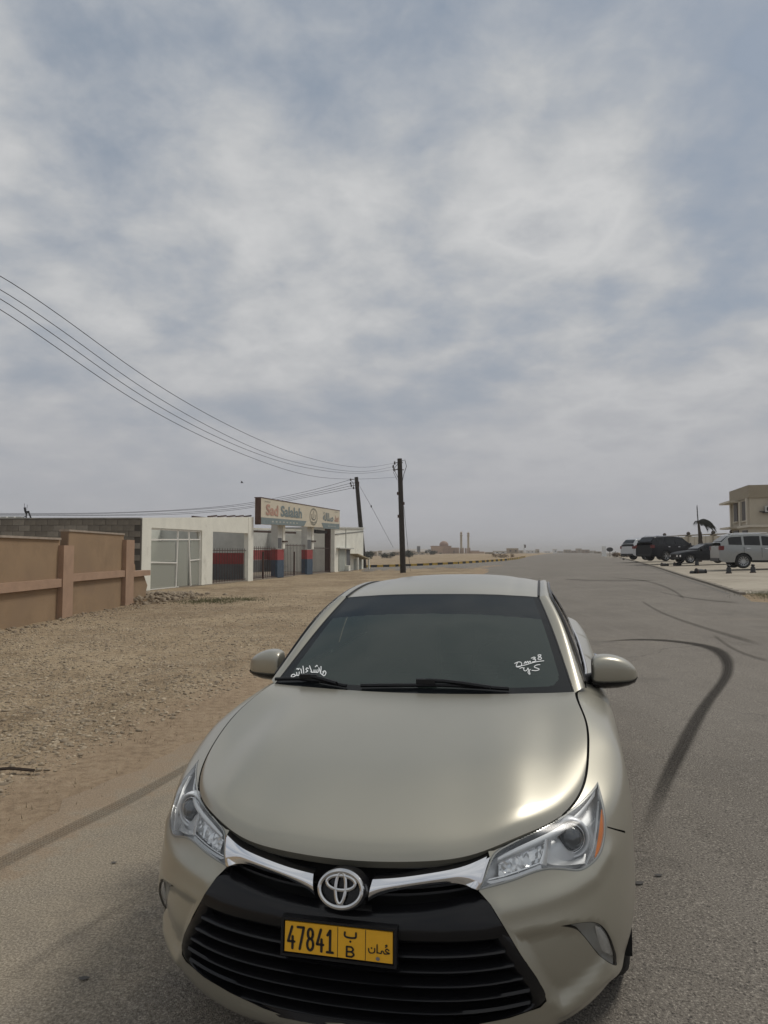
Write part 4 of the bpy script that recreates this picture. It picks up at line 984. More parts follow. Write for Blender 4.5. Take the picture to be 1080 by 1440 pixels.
hh = w.m('ADD', w.m('MULTIPLY', mid, 1.6), w.m('ADD', w.m('MULTIPLY', sm, .7), w.m('MULTIPLY', w.m('MULTIPLY', w.step(peb, .45, .05), w.m('SUBTRACT', 1.0, berm)), .5))); w.l(w.bump(hh, .9, .05), b.inputs['Normal'])
# paving of the car park
M_PAVE, t, b = newmat('concrete_paving'); w = NT(t); tcg = w.n('ShaderNodeTexCoord').outputs['Object']
n1_ = w.noise(tcg, .5, 5, .65); n2_ = w.noise(tcg, 6, 5, .7); br = w.n('ShaderNodeTexBrick'); br.inputs['Scale'].default_value = 1.0; br.inputs['Mortar Size'].default_value = .02; br.inputs['Brick Width'].default_value = 2.4; br.inputs['Row Height'].default_value = 2.0; br.offset = 0
br.inputs['Color1'].default_value = (1, 1, 1, 1); br.inputs['Color2'].default_value = (.93, .93, .93, 1); br.inputs['Mortar'].default_value = (.6, .6, .6, 1); w.l(tcg, br.inputs[0])
c = w.mix(w.step(n1_, .35, .65), (.32, .275, .21), (.41, .36, .28)); c = w.mix(w.m('MULTIPLY', w.step(n2_, .5, .3), .35), c, (.18, .155, .12)); c = w.mix(1.0, c, br.outputs[0], 'MULTIPLY')
w.l(c, b.inputs['Base Color']); b.inputs['Roughness'].default_value = .9; w.l(w.bump(n2_, .3, .02), b.inputs['Normal'])

# the ground itself, out to the horizon
YL = [-80, -20, -4]+[round(i*.25, 3) for i in range(0, 120)]+list(range(30, 80, 2))+[80, 100, 140, 200, 300, 500, 900, 1600, 3000, 6500]
XG = [x for x in XL]
def groundz(x, y):
    z = zt(x)
    if -30 < x < edge_x(y)-.25 and 0 < y < 70:      # loose uneven sand left of the road
        k = min(1, (edge_x(y)-.25-x)/1.2); z += k*(.030*math.sin(1.9*x+.7*y)*math.sin(.8*y-.4*x)+.018*math.sin(4.1*x+1.3)*math.sin(3.3*y))-.0*k
        z += .05*k*math.exp(-((edge_x(y)-.9-x)/.35)**2)*(.6+.4*math.sin(1.7*y))
    return z
XG2 = sorted(set(XG+[round(-12+.2*i, 3) for i in range(0, 90)]))
V = [(x, y, groundz(x, y)-(.0)) for y in YL for x in XG2]; nx = len(XG2)
gnd = link('ground', V, [(j*nx+i, j*nx+i+1, (j+1)*nx+i+1, (j+1)*nx+i) for j in range(len(YL)-1) for i in range(nx-1)], M_SAND, None, True); tag(gnd, kind='structure')
def jag(y, a=.10): return a*(math.sin(2.3*y)+.6*math.sin(5.9*y+1)+.5*math.sin(13.7*y+2))*.5+rng.uniform(-.02, .02)
# main road: left edge meets the side road whose near edge runs off to the left
left = [(edge_x(y)+jag(y, .15), y) for y in np.concatenate([np.arange(-6, 14, .22), np.arange(14, 50, .9)])]
corner = [G(688, 803)[:2], G(672, 801.2)[:2], G(655, 799.5)[:2], G(630, 798.6)[:2], G(600, 799.5)[:2], G(575, 801.5)[:2], G(530, 803.5)[:2]]
corner = [tuple(p) for p in corner]+[(-25, 61), (-70, 63)]
far = [(-70, 92)]+[tuple(G(*p)[:2]) for p in ((512, 798), (560, 796.8), (600, 795.2), (640, 793.3), (680, 790.8), (710, 788.6), (728, 786.3), (738, 784))]
FARX = [(G(738, 784)[0]+ .255*(y-G(738, 784)[1]), y) for y in (160, 300, 700, 1500)]
rightf = [(G(872, 783.5)[0]+.33*(y-G(872, 783.5)[1]), y) for y in (1500, 700, 300, 160)]
RK = [tuple(G(*p)[:2]) for p in ((872, 784.5), (900, 791.5), (930, 800), (960, 810), (1000, 822), (1040, 835))]
kd = ((RK[-1][0]-RK[-2][0])/(RK[-1][1]-RK[-2][1]))
right = RK+[(RK[-1][0]-1.2, RK[-1][1]-3.0), (13.5, 12), (13.5, -6)]
road = sheet('road', left+[c for c in corner if c[1] > left[-1][1]-3]+far+FARX+rightf+right, M_ROAD, .006)
# paved car park on the right
lot = sheet('car_park_paving', RK+[(RK[-1][0]+1.0, RK[-1][1]-.5), (17, 21), (40, 16), (60, 30), (60, 110), (34, 110)], M_PAVE, .012)
# kerb strip between road and car park: long low stones
krb = empty('kerb_edging', (0, 0, 0)); tag(krb, kind='structure')
M_KS = mat('kerb_stone', (.24, .21, .17), .9, var=.25, vscale=3)
pts = RK[:]; 
def along(P, step):
    out = []; P = [Vector((*p, 0)) for p in P]; acc = 0
    for a, b_ in zip(P[:-1], P[1:]):
        Ls = (b_-a).length; t = -acc if out else 0; t = max(t, 0)
        while t < Ls: out.append(((a+(b_-a)*(t/Ls)), (b_-a).normalized())); t += step
        acc = 0
    return out
kme = None
for p, d in along(pts[::-1], 1.0):
    if kme is None:
        k = MB(); k.box((0, 0, 0), (.98, .16, .10)); o = k.build('kerb_stone', M_KS, krb); kme = o.data
    else: o = bpy.data.objects.new('kerb_stone', kme); COL.objects.link(o); o.parent = krb
    o.location = (p.x, p.y, zt(p.x)+.02); o.rotation_euler = (0, 0, math.atan2(d.y, d.x))
# low drain line beside it
dk = sheet('gutter_line', [(p[0]-.42, p[1]-.1) for p in RK[1:]]+[(p[0]-.30, p[1]-.05) for p in RK[:0:-1]], mat('gutter_tar', (.12, .11, .095), .9), .011)
# black and yellow kerb along the far side of the side road
kb = empty('striped_kerb', (0, 0, 0), label='low kerb painted in black and yellow blocks across the far side of the side road', cat='kerb')
M_KB = mat('kerb_black', (.03, .03, .03), .8, var=.3, vscale=4); M_KY = mat('kerb_yellow', (.50, .33, .06), .8, var=.3, vscale=4)
kp = along([far[1], far[2], far[3], far[4], far[5], far[6], far[7], far[8]], .78)
kp = [(Vector((far[1][0]-.78*k, far[1][1]-.02*k, 0)), Vector((1, 0, 0))) for k in range(24, 0, -1)]+kp
kmes = {}
for i, (p, d) in enumerate(kp):
    c_ = i % 2
    if c_ not in kmes:
        k = MB(); k.box((.39, 0, .10), (.76, .2, .34)); o = k.build('kerb_block', M_KB if c_ else M_KY, kb); kmes[c_] = o.data
    else: o = bpy.data.objects.new('kerb_block', kmes[c_]); COL.objects.link(o); o.parent = kb
    o.location = (p.x, p.y+.15, zt(p.x)); o.rotation_euler = (0, 0, math.atan2(d.y, d.x))

# ---- tyre marks
def soft_mark(name, col, strength, tread=False, edge=.25, fade=(0, .12, .88, 1)):
    M, t, b = newmat(name); w = NT(t); t.nodes.remove(b); uv = w.n('ShaderNodeTexCoord'); sp = w.n('ShaderNodeSeparateXYZ'); w.l(uv.outputs['UV'], sp.inputs[0]); ob = uv.outputs['Object']
    a = w.m('ABSOLUTE', w.m('SUBTRACT', sp.outputs[0], .5)); al = w.m('SUBTRACT', 1.0, w.step(a, .5-edge, .5))
    al = w.m('MULTIPLY', al, w.m('MULTIPLY', w.step(sp.outputs[1], fade[0], fade[1]), w.m('SUBTRACT', 1.0, w.step(sp.outputs[1], fade[2], fade[3]))))
    if tread:
        wv = w.m('SINE', w.m('MULTIPLY', sp.outputs[0], 34.0)); cross = w.m('SINE', w.m('MULTIPLY', sp.outputs[1], 900.0)); al = w.m('MULTIPLY', al, w.m('MULTIPLY_ADD', wv, .30, w.m('MULTIPLY_ADD', cross, .16, .68)))
    else: 
        wv = w.noise(uv.outputs['UV'], 1, 3, .6, scale3=(26, 2.5, 1)); al = w.m('MULTIPLY', al, w.m('MULTIPLY_ADD', wv, .9, .42))
    nz = w.noise(ob, 60, 3, .7); al = w.m('MULTIPLY', al, w.m('MULTIPLY', w.m('MULTIPLY_ADD', nz, 1.2, .4), strength), clamp=True)
    df = w.n('ShaderNodeBsdfDiffuse'); df.inputs[0].default_value = (*col, 1); tr = w.n('ShaderNodeBsdfTransparent'); mx = w.n('ShaderNodeMixShader'); w.l(al, mx.inputs[0]); w.l(tr.outputs[0], mx.inputs[1]); w.l(df.outputs[0], mx.inputs[2])
    o = [n for n in t.nodes if n.type == 'OUTPUT_MATERIAL'][0]; w.l(mx.outputs[0], o.inputs[0]); return M
def mark(name, L_, R_, material, off, n=60):
    A = curve([(*G(*p)[:2], 0) for p in L_], n); B = curve([(*G(*p)[:2], 0) for p in R_], n); V = []; F = []; uvs = []
    for j in range(5):
        f = j/4
        for i in range(n): q = A[i]*(1-f)+B[i]*f; V.append((q[0], q[1], zt(q[0])+off)); uvs.append((f, i/(n-1)))
    F = [(j*n+i, j*n+i+1, (j+1)*n+i+1, (j+1)*n+i) for j in range(4) for i in range(n-1)]
    o = link(name, V, F, material, None, True); ul = o.data.uv_layers.new(name='UVMap')
    for lp in o.data.loops: ul.data[lp.index].uv = uvs[lp.vertex_index]
    for p_ in o.data.polygons:
        if p_.normal.z < 0: p_.flip()
    return tag(o, kind='structure')
SK = soft_mark('skid_rubber', (.034, .032, .031), .62, edge=.36, fade=(0, .20, .90, 1))
# the long hooked skid: from beside the bumper up and round to the left
mark('skid_mark', [(884, 1230), (902, 1150), (925, 1090), (955, 1030), (985, 985), (1008, 955), (1010, 932), (985, 912), (930, 903), (880, 902), (826, 906)],
     [(906, 1210), (930, 1150), (957, 1090), (984, 1035), (1010, 985), (1033, 950), (1031, 923), (1000, 907.5), (935, 899.5), (880, 899.3), (826, 903.6)], SK, .010, 90)
SK2 = soft_mark('faint_rubber', (.05, .047, .044), .26); SK3 = soft_mark('very_faint_rubber', (.07, .066, .06), .15, edge=.45, fade=(0, .3, .7, 1))
mark('skid_mark', [(1000, 893), (1030, 915), (1085, 935)], [(1006, 893), (1040, 915), (1090, 930)], SK2, .011, 30)
mark('skid_mark', [(925, 833), (975, 843), (1045, 850)], [(925, 831.5), (975, 841), (1045, 847.5)], SK2, .011, 30)
mark('skid_mark', [(850, 812), (905, 818), (945, 832), (960, 845)], [(850, 811), (908, 816.5), (950, 831), (966, 845)], SK2, .012, 30)
mark('skid_mark', [(900, 845), (940, 868), (1085, 915)], [(903, 844), (945, 866), (1085, 908)], SK2, .010, 30)
mark('skid_mark', [(790, 815), (850, 818), (930, 817)], [(790, 813.6), (850, 816), (930, 815.5)], SK2, .010, 20)
TR_ = soft_mark('tyre_tread_dust', (.10, .088, .07), .34, tread=True, edge=.08, fade=(0, .01, .96, 1))
mark('tyre_track', [(-60, 1237), (0, 1207), (100, 1159), (187, 1116), (273, 1070), (340, 1036)], [(-60, 1258), (0, 1227), (100, 1174), (187, 1131), (273, 1080), (340, 1044)], TR_, .010, 60)
mark('tyre_track', [(-40, 1395), (60, 1335), (150, 1280), (225, 1240)], [(-40, 1430), (60, 1360), (150, 1300), (225, 1256)], SK3, .010, 40)
for px_, py_, s_ in ((898, 1245, .016), (926, 1234, .012), (160, 1216, .009), (118, 1380, .012)):
    g = G(px_, py_); sheet('tar_spot', [(g[0]+s_*1.7*math.cos(a)*(1+.3*math.sin(3*a)), g[1]+s_*math.sin(a)) for a in np.linspace(0, 2*PI, 11)[:-1]], mat('tar_spot_black', (.07, .065, .06), .8), .013)
# patch of dry grass at the right edge
g0 = G(1062, 838)
def tuft_field(name, pts, hmin, hmax, col, material, n, wd=.012):
    V = []; F = []
    for _ in range(n):
        a, b_ = random.choice(pts); x = a+random.gauss(0, .35); y = b_+random.gauss(0, .5); z = zt(x); h_ = random.uniform(hmin, hmax); an = random.uniform(0, PI); le = random.uniform(-.5, .5)*h_; le2 = random.uniform(-.5, .5)*h_
        dx, dy = math.cos(an)*wd, math.sin(an)*wd; k = len(V); V += [(x-dx, y-dy, z), (x+dx, y+dy, z), (x+le, y+le2, z+h_)]; F.append((k, k+1, k+2))
    o = link(name, V, F, material); return tag(o, kind='stuff')
M_GR = mat('dry_green_grass', (.13, .135, .065), .9, var=.4, vscale=3); M_DG = mat('dry_straw', (.20, .16, .09), .9, var=.4, vscale=3)
gp = [(g0[0]+u*1.0+v*.3, g0[1]+v*1.0) for u in np.linspace(.3, 3.5, 8) for v in np.linspace(-1.2, 1.2, 5)]
o = tuft_field('grass', gp, .02, .06, 0, M_GR, 9000, .006); tag(o, 'patch of short green grass at the road edge by the car park corner', 'grass')
gl_ = G(315, 845); o = tuft_field('grass', [(gl_[0]+u, gl_[1]+v) for u in (-.9, -.3, .3, .8) for v in (-.7, 0, .7)], .03, .10, 0, M_GR, 2200, .008); tag(o, 'small green weeds growing in the sand before the white frontage', 'weeds')
o = tuft_field('grass', [G(px_, py_)[:2] for px_, py_ in ((98, 908), (26, 926), (146, 928), (205, 1019), (40, 1106), (232, 902))], .01, .035, 0, M_DG, 900, .003); tag(o, 'scattered dry twigs and weeds lying on the roadside sand', 'weeds')
# ---- loose stones on the sand
def rocks(name, spots, material, label=None, flat=.55):
    ico = [(0, 0, 1), (.894, 0, .447), (.276, .851, .447), (-.724, .526, .447), (-.724, -.526, .447), (.276, -.851, .447), (.724, .526, -.447), (-.276, .851, -.447), (-.894, 0, -.447), (-.276, -.851, -.447), (.724, -.526, -.447), (0, 0, -1)]
    fc = [(0, 1, 2), (0, 2, 3), (0, 3, 4), (0, 4, 5), (0, 5, 1), (1, 6, 2), (2, 7, 3), (3, 8, 4), (4, 9, 5), (5, 10, 1), (2, 6, 7), (3, 7, 8), (4, 8, 9), (5, 9, 10), (1, 10, 6)]
    n = len(spots); S = np.array(spots); I = np.array(ico); J = 1+rng.uniform(-.38, .38, (n, 12, 1)); an = rng.uniform(0, 2*PI, n); st = rng.uniform(.6, 1.3, (n, 2))
    P = I[None]*J; P[:, :, 0] *= st[:, :1]; P[:, :, 2] *= flat*st[:, 1:]; P *= S[:, 3][:, None, None]
    X = P[:, :, 0]*np.cos(an)[:, None]-P[:, :, 1]*np.sin(an)[:, None]; Y = P[:, :, 0]*np.sin(an)[:, None]+P[:, :, 1]*np.cos(an)[:, None]
    Vv = np.stack([X+S[:, 0:1], Y+S[:, 1:2], P[:, :, 2]+S[:, 2:3]], 2).reshape(-1, 3); Fc = (np.array(fc)[None]+12*np.arange(n)[:, None, None]).reshape(-1, 3)
    me = bpy.data.meshes.new(name); me.vertices.add(len(Vv)); me.vertices.foreach_set('co', Vv.ravel()); me.loops.add(Fc.size); me.loops.foreach_set('vertex_index', Fc.ravel()); me.polygons.add(len(Fc)); me.polygons.foreach_set('loop_start', np.arange(0, Fc.size, 3)); me.polygons.foreach_set('loop_total', np.full(len(Fc), 3)); me.update(); me.materials.append(material)
    o = bpy.data.objects.new(name, me); COL.objects.link(o); tag(o, kind='stuff')
    if label: tag(o, label, name)
    return o
M_ST = mat('limestone_chips', (.43, .35, .245), .9, var=.5, vscale=9, dark=(.16, .125, .085))
M_ST2 = mat('darker_stones', (.29, .23, .16), .9, var=.4, vscale=9)
def scatter(n, f, s0, s1, y0, y1):
    out = []
    while len(out) < n:
        y = y0*(y1/y0)**rng.random(); x = edge_x(y)-.55-rng.random()**.9*(6.5+y*.12)
        if x < -8.0: continue
        k = .5+.5*math.sin(1.3*x+2.1*math.sin(.8*y))*math.sin(.9*y+1.4*x)
        if rng.random() > f+(1-f)*k: continue
        out.append((x, y, groundz(x, y)+.002, s0+(s1-s0)*rng.random()**3.2))
    return out
rocks('gravel', scatter(26000, .35, .006, .032, 3.0, 28), M_ST, 'pale limestone chips strewn over the roadside sand')
rocks('gravel', scatter(9000, .2, .006, .034, 3.0, 30), M_ST2, 'darker brown stones mixed into the roadside sand')
near_w = [(-8.2+abs(rng.normal(0, .45)), 9+rng.random()*19, 0, 0) for _ in range(650)]
near_w = [(x+(.0 if y < 17 else (y-17)*.02), y, groundz(x, y)+.01, .012+.05*rng.random()**3) for x, y, _, _ in near_w]
rocks('rubble', near_w, M_ST2, 'broken stones lying along the foot of the tan wall', .7)
mound = [(x, y, groundz(x, y)+max(0, .25-.12*math.hypot(x+8.3, (y-25)*.6)), .03+.11*rng.random()**2) for x, y in zip(rng.normal(-8.0, .7, 420), rng.normal(25.0, 1.5, 420))]
rocks('rubble', mound, M_ST2, 'heap of broken masonry at the end of the tan wall', .7)
tw = MB(); a, b_ = G(-20, 1093), G(48, 1093); tw.tube([(a[0], a[1], .03), ((a[0]+b_[0])/2, a[1], .045), (b_[0], b_[1], .03)], .012, 5); tag(tw.build('stick', mat('dark_stick', (.05, .035, .025), .9)), 'thin dark stick lying on the sand at the left edge', 'stick')
# ================================================================== left side: walls and buildings
WX = -8.25
M_TAN = mat('tan_render', (.30, .205, .122), .92, var=.16, vscale=1.2, bump=.25, bscale=30, blotch=((.255, .175, .108), .6, .56))
M_TANP = mat('rose_tan_paint', (.38, .25, .17), .9, var=.14, vscale=2.5, bump=.2, bscale=30)
M_CAP = mat('wall_coping', (.36, .30, .24), .9, var=.2, vscale=6)
bw = empty('boundary_wall', (WX, 0, 0), label='tan rendered boundary wall with rose pillars and ledge, broken at its far end', cat='wall')
def wpart(name, mt, x0, x1, y0, y1, z0, z1):
    k = MB(); k.box(((x0+x1)/2, (y0+y1)/2, (z0+z1)/2), (x1-x0, y1-y0, z1-z0)); return k.build(name, mt, bw)
wpart('wall_panel', M_TAN, -.2, 0, 6, 17.8, -.1, 1.96); wpart('coping', M_CAP, -.24, .05, 6, 17.76, 1.96, 2.01)
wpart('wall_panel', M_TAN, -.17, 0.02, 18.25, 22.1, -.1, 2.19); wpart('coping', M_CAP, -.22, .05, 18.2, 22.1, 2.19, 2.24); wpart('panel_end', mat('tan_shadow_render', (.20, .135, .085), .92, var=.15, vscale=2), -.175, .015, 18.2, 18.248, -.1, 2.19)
wpart('pillar', M_TANP, -.03, .14, 17.72, 18.3, -.1, 1.82); wpart('pillar', M_TANP, -.05, .15, 22.0, 22.7, -.1, 2.04)
wpart('ledge', M_TANP, .0, .11, 6, 17.71, .77, .98); wpart('ledge', M_TANP, .02, .12, 18.31, 21.99, .88, 1.08); wpart('ledge', M_TANP, -.2, .12, 22.71, 24.4, .85, 1.03)
# broken end
k = MB(); pr = [(22.71, -.1), (24.5, -.1), (24.3, .25), (24.45, .5), (24.1, .84), (22.71, .84)]
V = [(x, y, z) for x in (-.2, 0) for y, z in pr]; n_ = len(pr); k.add(V, [tuple(range(n_))[::-1], tuple(range(n_, 2*n_))]+[(i, (i+1) % n_, n_+(i+1) % n_, n_+i) for i in range(n_)]); k.build('broken_panel', M_TAN, bw)
k = MB(); pr = [(22.71, 1.04), (23.3, 1.04), (23.25, 1.25), (23.0, 1.32), (22.98, 1.55), (22.71, 1.62)]
V = [(x, y, z) for x in (-.2, -.02) for y, z in pr]; n_ = len(pr); k.add(V, [tuple(range(n_))[::-1], tuple(range(n_, 2*n_))]+[(i, (i+1) % n_, n_+(i+1) % n_, n_+i) for i in range(n_)]); k.build('broken_panel', M_TAN, bw)

# frontage line of the white buildings: X = -7.9+.2(Y-41.2)
def FL(px):
    k_ = (px-540)/FPX; Y = (-7.9-.2*41.2)/(k_-.2); return (k_*Y, Y)
def FZ(px, py): X, Y = FL(px); return CAMH+(777-py)*Y/FPX*1.0
fdir = Vector((.2, 1, 0)).normalized(); fn_ = Vector((1, -.2, 0)).normalized()      # fn_ points to the road
F0 = Vector((*FL(200), 0)); 
def tof(px): X, Y = FL(px); return (Vector((X, Y, 0))-F0).dot(fdir)
rzf = math.atan2(fdir.y, fdir.x)
# local frame: x along the frontage, y away from the road (to the back), z up -> y axis = rotate x by +90 = (-1,.2)
M_WHT = mat('whitewashed_plaster', (.80, .79, .70), .9, var=.10, vscale=1.0, bump=.15, bscale=14, blotch=((.62, .60, .52), 1.4, .60))
M_WH2 = mat('greyed_plaster', (.55, .55, .51), .9, var=.15, vscale=1.5)
M_RED = mat('dull_red_paint', (.30, .05, .05), .8, var=.2, vscale=2); M_GRY = mat('dark_grey_paint', (.12, .125, .13), .8, var=.2, vscale=2); M_BLU = mat('faded_navy_paint', (.05, .08, .12), .75, var=.3, vscale=3)
M_IRON = mat('rusty_brown_iron', (.07, .04, .03), .8, var=.3, vscale=6)
wb = empty('white_building', F0, rzf, 'low whitewashed building with a pale metal door frame and an open barred bay', 'building')
H0 = FZ(200, 728); H1 = FZ(352, 727)
def hz_(t): return H0+(H1-H0)*t/tof(352)
def fbox(parent, name, mt, t0, t1, z0, z1, d0=0, d1=.25, top=None):
    """block on the frontage; top may slope"""
    k = MB(); za, zb_ = (top if top else (z1, z1)); V = [(t0, d0, z0), (t1, d0, z0), (t1, d1, z0), (t0, d1, z0), (t0, d0, za), (t1, d0, zb_), (t1, d1, zb_), (t0, d1, za)]
    k.add(V, [(3, 2, 1, 0), (4, 5, 6, 7), (0, 1, 5, 4), (1, 2, 6, 5), (2, 3, 7, 6), (3, 0, 4, 7)]); return k.build(name, mt, parent)
t1, t2, t3, t4, t5 = tof(213), tof(284.5), tof(299.5), tof(349), tof(356)
zo1, zo2 = FZ(213, 742), FZ(284.5, 746); zo3, zo4 = FZ(299.5, 747.5), FZ(349, 750)
fbox(wb, 'pier', M_WHT, 0, t1, -.2, 0, top=(hz_(0), hz_(t1))); fbox(wb, 'lintel', M_WHT, t1, t2, 0, 0, top=(hz_(t1), hz_(t2)))
o = wb.children[-1] if False else None
def lint(parent, ta, tb, za, zb_, ha, hb, mt, d0=0, d1=.25, name='lintel'):
    k = MB(); V = [(ta, d0, za), (tb, d0, zb_), (tb, d1, zb_), (ta, d1, za), (ta, d0, ha), (tb, d0, hb), (tb, d1, hb), (ta, d1, ha)]
    k.add(V, [(3, 2, 1, 0), (4, 5, 6, 7), (0, 1, 5, 4), (1, 2, 6, 5), (2, 3, 7, 6), (3, 0, 4, 7)]); return k.build(name, mt, parent)
for ob in list(kids(wb)):
    if ob.name.startswith('lintel'): bpy.data.objects.remove(ob)
lint(wb, t1, t2, zo1, zo2, hz_(t1), hz_(t2), M_WHT); fbox(wb, 'pier', M_WHT, t2, t3, -.2, 0, top=(hz_(t2), hz_(t3)))
lint(wb, t3, t4, zo3, zo4, hz_(t3), hz_(t4), M_WHT); fbox(wb, 'pier', M_WHT, t4, t5, -.2, 0, d0=-.02, top=(hz_(t4), hz_(t5)))
# room behind: back wall, roof slab
fbox(wb, 'room_wall', mat('grey_green_plaster', (.68, .69, .62), .9, var=.2, vscale=1.2), .1, t3, -.1, 2.9, 2.2, 2.4)
fbox(wb, 'room_wall', M_WH2, t2-.1, t2+.05, -.1, 2.9, .25, 2.2)
fbox(wb, 'floor', mat('bare_floor', (.25, .21, .16), .95, var=.3, vscale=2), .1, t5, -.15, .02, .0, 5.8)
bandz = [(0, .95, M_GRY), (.95, 1.62, M_RED), (1.62, 3.3, M_WH2)]
for z0, z1, mt in bandz: fbox(wb, 'painted_wall', mt, t3-.5, t5+.3, z0, z1, 5.0, 5.2)
fbox(wb, 'painted_wall', M_WH2, t2+.3, t2+.45, 0, 3.2, .25, 5.0)
fbox(wb, 'roof_beam', M_IRON, t2+.2, t5, 3.4, 3.5, .6, .7)
# window frame in the first bay
M_FR = mat('cream_metal_frame', (.80, .78, .72), .5, var=.08, vscale=6)
fr = MB(); zt_ = zo1-.05
def stick(b_, ta, za, tb, zb_, w_=.06, y=.10): b_.bar((ta, y, za), (tb, y, zb_), w_, .06)
frm = MB(); stick(frm, t1+.05, -.05, t1+.05, zo1, .08); frm.build('door_frame', M_FR, wb)
dw = kids(wb)[-1] if False else bpy.data.objects['door_frame']
LT = t2-t1
for a, za, b2_, zb_ in ((0, zo1-.05, LT, zo2-.05), (0, zo1-.52, LT, zo2-.45), (LT-.05, 0, LT-.05, zo2), (LT*.50, .0, LT*.52, zo1), (LT*.80, 0, LT*.74, zo2-.1), (0, 1.22, LT*.5, 1.16), (LT*.78, 1.26, LT, 1.30), (0, .02, LT*.55, .02)):
    k = MB(); stick(k, t1+a, za, t1+b2_, zb_, .075 if a == b2_ else .06); k.build('frame_bar', M_FR, dw)
PNE = glass_mat('dusty_pane', (.80, .82, .78), .3, .4, .30, (.74, .75, .68))
def pane(ta, tb, z0, z1): k = MB(); k.box(((ta+tb)/2, .12, (z0+z1)/2), (tb-ta, .008, z1-z0)); k.build('pane', PNE, dw)
for ta, tb, z0, z1 in ((t1+.1, t1+LT*.48, .06, 1.16), (t1+.1, t1+LT*.48, 1.24, zo1-.56), (t1+LT*.54, t1+LT*.74, .05, zo2-.55), (t1+LT*.80, t2-.1, .05, 1.22), (t1+LT*.8, t2-.1, 1.34, zo2-.5)): pane(ta, tb, z0, z1)
# roof odds and ends
k = MB()
for i in range(5): k.bar((tof(300)+i*1.2, .3, hz_(tof(300)+i*1.2)+.03), (tof(300)+i*1.2+1.0, .3, hz_(tof(300)+i*1.2+1)+.08), .10, .08)
k.build('parapet_rail', M_IRON, wb)
def gate(parent, ta, tb, ztop, y=.12, step=.32, name='barred_gate', z0=.05):
    k = MB(); k.bar((ta, y, z0+.05), (tb, y, z0+.05), .05, .04); k.bar((ta, y, ztop-.12), (tb, y, ztop-.12), .05, .04); g = k.build(name, M_IRON, parent)
    t_ = ta+.04; me = None
    while t_ < tb:
        if me is None: k = MB(); k.bar((0, 0, z0), (0, 0, ztop), .022); o = k.build('bar', M_IRON, g); me = o.data
        else: o = bpy.data.objects.new('bar', me); COL.objects.link(o); o.parent = g
        o.location = (t_, y, 0); t_ += step
    return g
[fbox(wb, 'painted_wall', mt, t5-.02, t5+.1, z0, z1, .3, 5.0) for z0, z1, mt in bandz]
gate(wb, t3+.05, t4-.05, FZ(325, 771), step=.34)

# concrete block wall that runs back from the corner
cb = empty('block_wall', (F0.x, F0.y, 0), math.atan2(.04, -1), 'long grey concrete block wall behind the tan wall', 'wall')
M_CB = mat('weathered_block', (.20, .178, .145), .95, var=.3, vscale=1.7, bump=.3, bscale=25, blotch=((.12, .105, .085), .8, .55)); M_CBL = mat('paler_block', (.26, .235, .195), .95, var=.2, vscale=4, bump=.3, bscale=25); M_MORT = mat('mortar', (.075, .066, .055), .95)
k = MB(); k.box((6.6, .10, 1.5), (13.2, .12, 3.12)); k.build('wall_core', M_MORT, cb)
k1 = MB(); k1.box((0, 0, 0), (.485, .16, .235)); blk = None; cnt = 0
meA = None; meB = None
for r in range(7):
    z = 1.42+r*.25
    for c_ in range(27):
        x = .26+c_*.5-(.25 if r % 2 else 0)
        if x < .1: continue
        lt = rng.random() < .3
        if lt and meB: o = bpy.data.objects.new('block', meB); COL.objects.link(o); o.parent = cb
        elif not lt and meA: o = bpy.data.objects.new('block', meA); COL.objects.link(o); o.parent = cb
        else:
            kk = MB(); kk.box((0, 0, 0), (.485, .16, .235)); o = kk.build('block', M_CBL if lt else M_CB, cb)
            if lt: meB = o.data
            else: meA = o.data
        o.location = (x, .10+rng.uniform(-.008, .008), z)
k = MB(); k.box((6.6, .1, 3.085), (13.2, .20, .05)); k.build('coping', mat('grey_coping', (.30, .29, .26), .9, var=.3, vscale=3), cb)
rb = empty('roof_blocks', (0, 0, 0))
bpy.data.objects.remove(rb)
for i, px_ in enumerate((6, 17, 28)):
    p = D(px_, 727, 31.5); k = MB(); k.box((0, 0, .12), (.26, .2, .24)); o = k.build('white_block', mat('white_block_face', (.62, .61, .55), .9, var=.2, vscale=5))
    o.location = (p[0], p[1], 3.02); tag(o, ['white block on the grey wall, nearest the left frame edge', 'white block on the grey wall, middle of three', 'white block on the grey wall, nearest the dark bent aerial'][i], 'block', 'white blocks on the wall top')
p = D(37, 724, 31.6); k = MB(); k.bar((0, 0, -.2), (.0, 0, .32), .04); k.bar((-.05, 0, .28), (.12, 0, .30), .09); k.bar((.10, 0, .30), (.26, 0, -.1), .05); k.bar((-.04, 0, .3), (-.08, 0, .5), .07); k.bar((-.08, 0, .45), (-.1, 0, .68), .012); k.bar((.02, 0, .4), (.03, 0, .62), .012); k.bar((0, 0, .1), (-.12, 0, .06), .03)
o = k.build('bent_aerial', mat('black_metal', (.015, .015, .015), .6)); o.location = (p[0], p[1], 3.18); tag(o, 'small bent black metal bracket standing on the block wall top', 'aerial')

